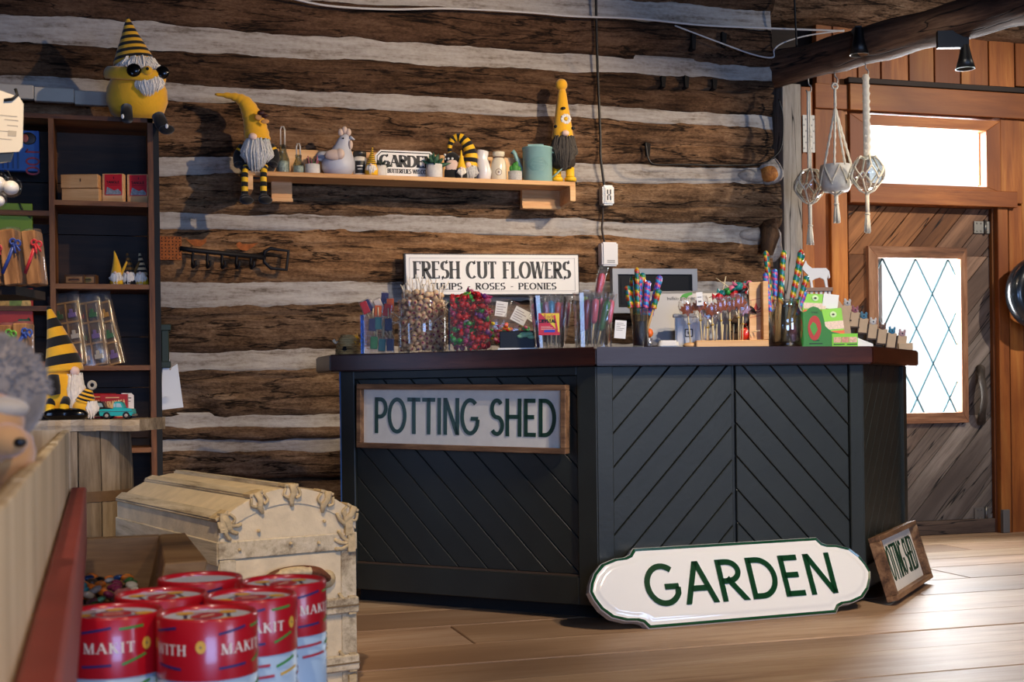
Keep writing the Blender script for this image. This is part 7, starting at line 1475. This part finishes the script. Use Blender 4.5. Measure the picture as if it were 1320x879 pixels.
blockpack(46, 360, 18, 70, '#b81f28', 'wooden block with a red ribbon bow at the shelf end', -6, zsf, dr_ - .1); blockpack(18, 360, 20, 72, '#1f3a86', 'wooden block with a blue ribbon bow in the middle of the shelf', -6, zsf, dr_ - .1); blockpack(-6, 360, 18, 64, '#a02030', 'wooden block with a dark red ribbon half outside the frame', -6, zsf, dr_ - .1)
blockpack(28, 450, 18, 44, '#2a4a9a', 'short dark wooden block with a blue ribbon on the lower shelf', 0, zs2, dr_ - .08); blockpack(8, 450, 17, 42, '#5aa02a', 'short dark wooden block with a green ribbon on the lower shelf', 0, zs2, dr_ - .08)

# ================================================================ macrame hangers, lamps on the beam
ROPE = plain('#eadfc8', .85, var=.08, vs=80, bump=.3, bs=160); HOOKM = plain('#9a9894', .35, .8)
def beam_y(px, d):  # distance along the beam for a frame column
    u, _ = ray(px, 100); a_ = BEAM0; h = RT * u + FW; n = V((h.y, -h.x, 0)); return a_ + BEAMDIR * (-(a_.dot(n)) / BEAMDIR.dot(n))
def rope_pts(pts): return cubic(pts, 5)
def knotted(mb, a, b, r, n=14):
    a, b = V(a), V(b); P = [a + (b - a) * i / n for i in range(n + 1)]; mb.tube(P, [r * (1.25 if i % 2 else .8) for i in range(n + 1)], 8); return mb
def hanger(px, ytop, yknot, ybowl0, ybowl1, wbowl, ytas, label, kind):
    pb = beam_y(px, 0); H = Px('macrame_hanger', label, 'plant hanger', 0, 0, p=V((pb.x, pb.y, at(px, ytop, pb.dot(FW)).z)), group='macrame hangers on the beam'); Z = lambda y: ytop - y; R = wbowl / 2
    hk = H.part('hook', MB().sh().tube(cubic([(0, 0, 22), (0, 0, 5), (3, 0, 1), (3, 0, -5), (-1, 0, -8), (-3, 0, -4)], 5), .9, 8), HOOKM)
    bt, bb = Z(ybowl0), Z(ybowl1)
    if kind == 'pot':
        H.part('loop', MB().sh().torus((0, 0, -9), 3.5, 1.3, 16, 8, 'y').tube([(0, 0, -12), (0, 0, Z(yknot))], 1.8, 8), ROPE)
        mb = MB().sh()
        for a_ in (-2.6, -1.9, -1.2, -.5): knotted(mb, (0, 0, Z(yknot)), (R * 1.02 * math.cos(a_), R * math.sin(a_), bt - 2), 1.5)
        H.part('cords', mb, ROPE)
        bw = H.part('pot', MB().sh().lathe([(R * .8, bb), (R * .95, bb + 5), (R, bt), (R * .94, bt), (R * .9, bb + 6), (1, bb + 6)], 26), plain('#dcd7cd', .7, var=.12, vs=30, bump=.15))
    else:
        mb = MB().sh(); 
        for dx in (-1.2, 1.2): mb.tube(rope_pts([(dx * .8, 0, -6), (dx, 0, Z(yknot) * .5), (dx, 0, Z(yknot))]), 1.6 if kind == 'bowl' else 3.2, 8)
        if kind == 'wide':
            k_ = MB().sh(); knotted(k_, (0, 0, -4), (1, 0, Z(yknot)), 4.2, 22); H.part('braid', k_, ROPE)
        H.part('cords', mb, ROPE)
        c = (bt + bb) / 2; h = (bt - bb) / 2; pr = [(R * math.cos(a_) if a_ > -1.5 else .5, c + h * math.sin(a_)) for a_ in [(-1.55 + i * .19) for i in range(15)]]
        bw = H.part('bowl', MB().sh().lathe(pr, 28, cap=False), glass('bowl_' + kind, '#eef2f4', .22, .03))
    # net under the bowl
    mb = MB().sh(); n = 6; zt_n, zm, zb_n = (bt - 3, (bt + bb) / 2 + 2, bb + 1)
    c = (bt + bb) / 2; h = (bt - bb) / 2 
    rr = (lambda z: R * 1.03) if kind == 'pot' else (lambda z: R * 1.03 * math.sqrt(max(.12, 1 - ((z - c) / h) ** 2)))
    for k in range(n):
        a0 = 2 * PI * k / n - 1.57
        if kind != 'pot': mb.tube([(0, 0, Z(yknot)), (rr(bt - 5) * math.cos(a0) * .8, rr(bt - 5) * math.sin(a0) * .8, bt - 2), (rr(zm + 4) * math.cos(a0), rr(zm + 4) * math.sin(a0), zm + 4)], 1.2, 6)
        zs_ = bt - 2 if kind == 'pot' else zm + 4
        for sg in (-1, 1):
            a1 = a0 + sg * PI / n; z1 = bb + (bt - bb) * .28; Q = []
            for i in range(7):
                v = i / 6; z = zs_ + (z1 - zs_) * v; a_ = a0 + (a1 - a0) * v; Q.append((rr(z) * math.cos(a_), rr(z) * math.sin(a_), z))
            mb.tube(Q, 1.1, 6)
        a1 = a0 + PI / n; z1 = bb + (bt - bb) * .28; mb.tube([(rr(z1) * math.cos(a1), rr(z1) * math.sin(a1), z1), (R * .45 * math.cos(a1), R * .45 * math.sin(a1), bb - .5), (0, 0, bb - 5)], 1.1, 6)
    H.part('net', mb, ROPE)
    mb = MB().sh().ell((0, 0, bb - 5), (2.8, 2.8, 4)); r = random.Random(int(px)); mb.tube([(0, 0, bb - 5), (0, 0, Z(ytas) + 20)], 2.6, 8); zt2_ = Z(ytas)
    for k in range(22): a_ = r.uniform(0, 6.28); q = r.random() ** .5 * 4.5; mb.tube([(.4 * q * math.cos(a_), .4 * q * math.sin(a_), zt2_ + 26), (.8 * q * math.cos(a_), .8 * q * math.sin(a_), zt2_ + 12), (q * math.cos(a_), q * math.sin(a_), zt2_ + r.uniform(-1, 2))], 1.1, 5)
    mb.torus((0, 0, zt2_ + 24), 2.6, 1.2, 12, 6); H.part('tassel', mb, ROPE)
    for q in range(1): pass
hanger(1042, 112, 218, 218, 259, 39, 315, 'long macrame hanger with clear glass bowl, nearest the log wall', 'bowl')
hanger(1076, 102, 138, 213, 247, 39, 287, 'macrame hanger of four cords with white clay pot, middle one', 'pot')
hanger(1116, 92, 205, 200, 245, 43, 300, 'thick braided macrame hanger with glass bowl before the high window', 'wide')
def lamp(px, py0, py1, d, label, power, target, color, mount):
    p = at(px, py0, d); s = d / FPX; o = thing('spot_lamp', label, 'lamp', p, CAMROT); h = (py1 - py0) * s; Xm = lambda mb: mb.xf(Matrix.Scale(s, 4)); H_ = py1 - py0
    mk('shade', Xm(MB().sh().lathe([(5, 0), (6.5, -H_ * .25), (9, -H_ * .6), (12.5, -H_), (11.5, -H_), (8, -H_ * .6), (4, -4)], 24, cap=False)), plain('#0c0c0d', .4), o); mk('bulb', Xm(MB().sh().ell((0, 0, -H_ * .7), (6, 6, 6))), plain('#ffd9a0', .4, emit=3), o); mk('bracket', Xm(MB().box(*mount)), plain('#101012', .4), o)
    spot_light('spot_lamp_light', p + V((0, 0, -h * 1.02)), target, power, color, 95, .9, .02)
pb = beam_y(1107, 0); lamp(1107, 36, 71, pb.dot(FW) - .14, 'black bell spot lamp fixed on the round beam', 30, (.9, 6.6, 1.6), WARM, (-4, 4, 0, 30, -12, 3))
pb = beam_y(1244, 0); lamp(1244, 58, 89, pb.dot(FW) - .02, 'black bell spot lamp on a short track under the beam', 16, (4.2, 6.6, .6), WARM, (-36, 4, -4, 4, -4, 18))
# round dark object hung by the door
p = on_y(1333, 378, YD - .12); s = depth(p) / FPX
o = thing('rubber_ring', 'dark glossy rubber ring hanging on the boards right of the door', 'ring', p); mk('ring', MB().sh().torus((0, 0, 0), 36 * s, 15 * s, 40, 14, 'y', sx=.55) if 0 else MB().sh().torus((.02, -.02, 0), 34 * s, 14 * s, 40, 14, 'y'), plain('#12171c', .25, coat=.4), o); mk('nail', MB().sh().tube([(.02, .06, 34 * s), (.02, -.04, 34 * s)], .006, 8), STEEL, o)
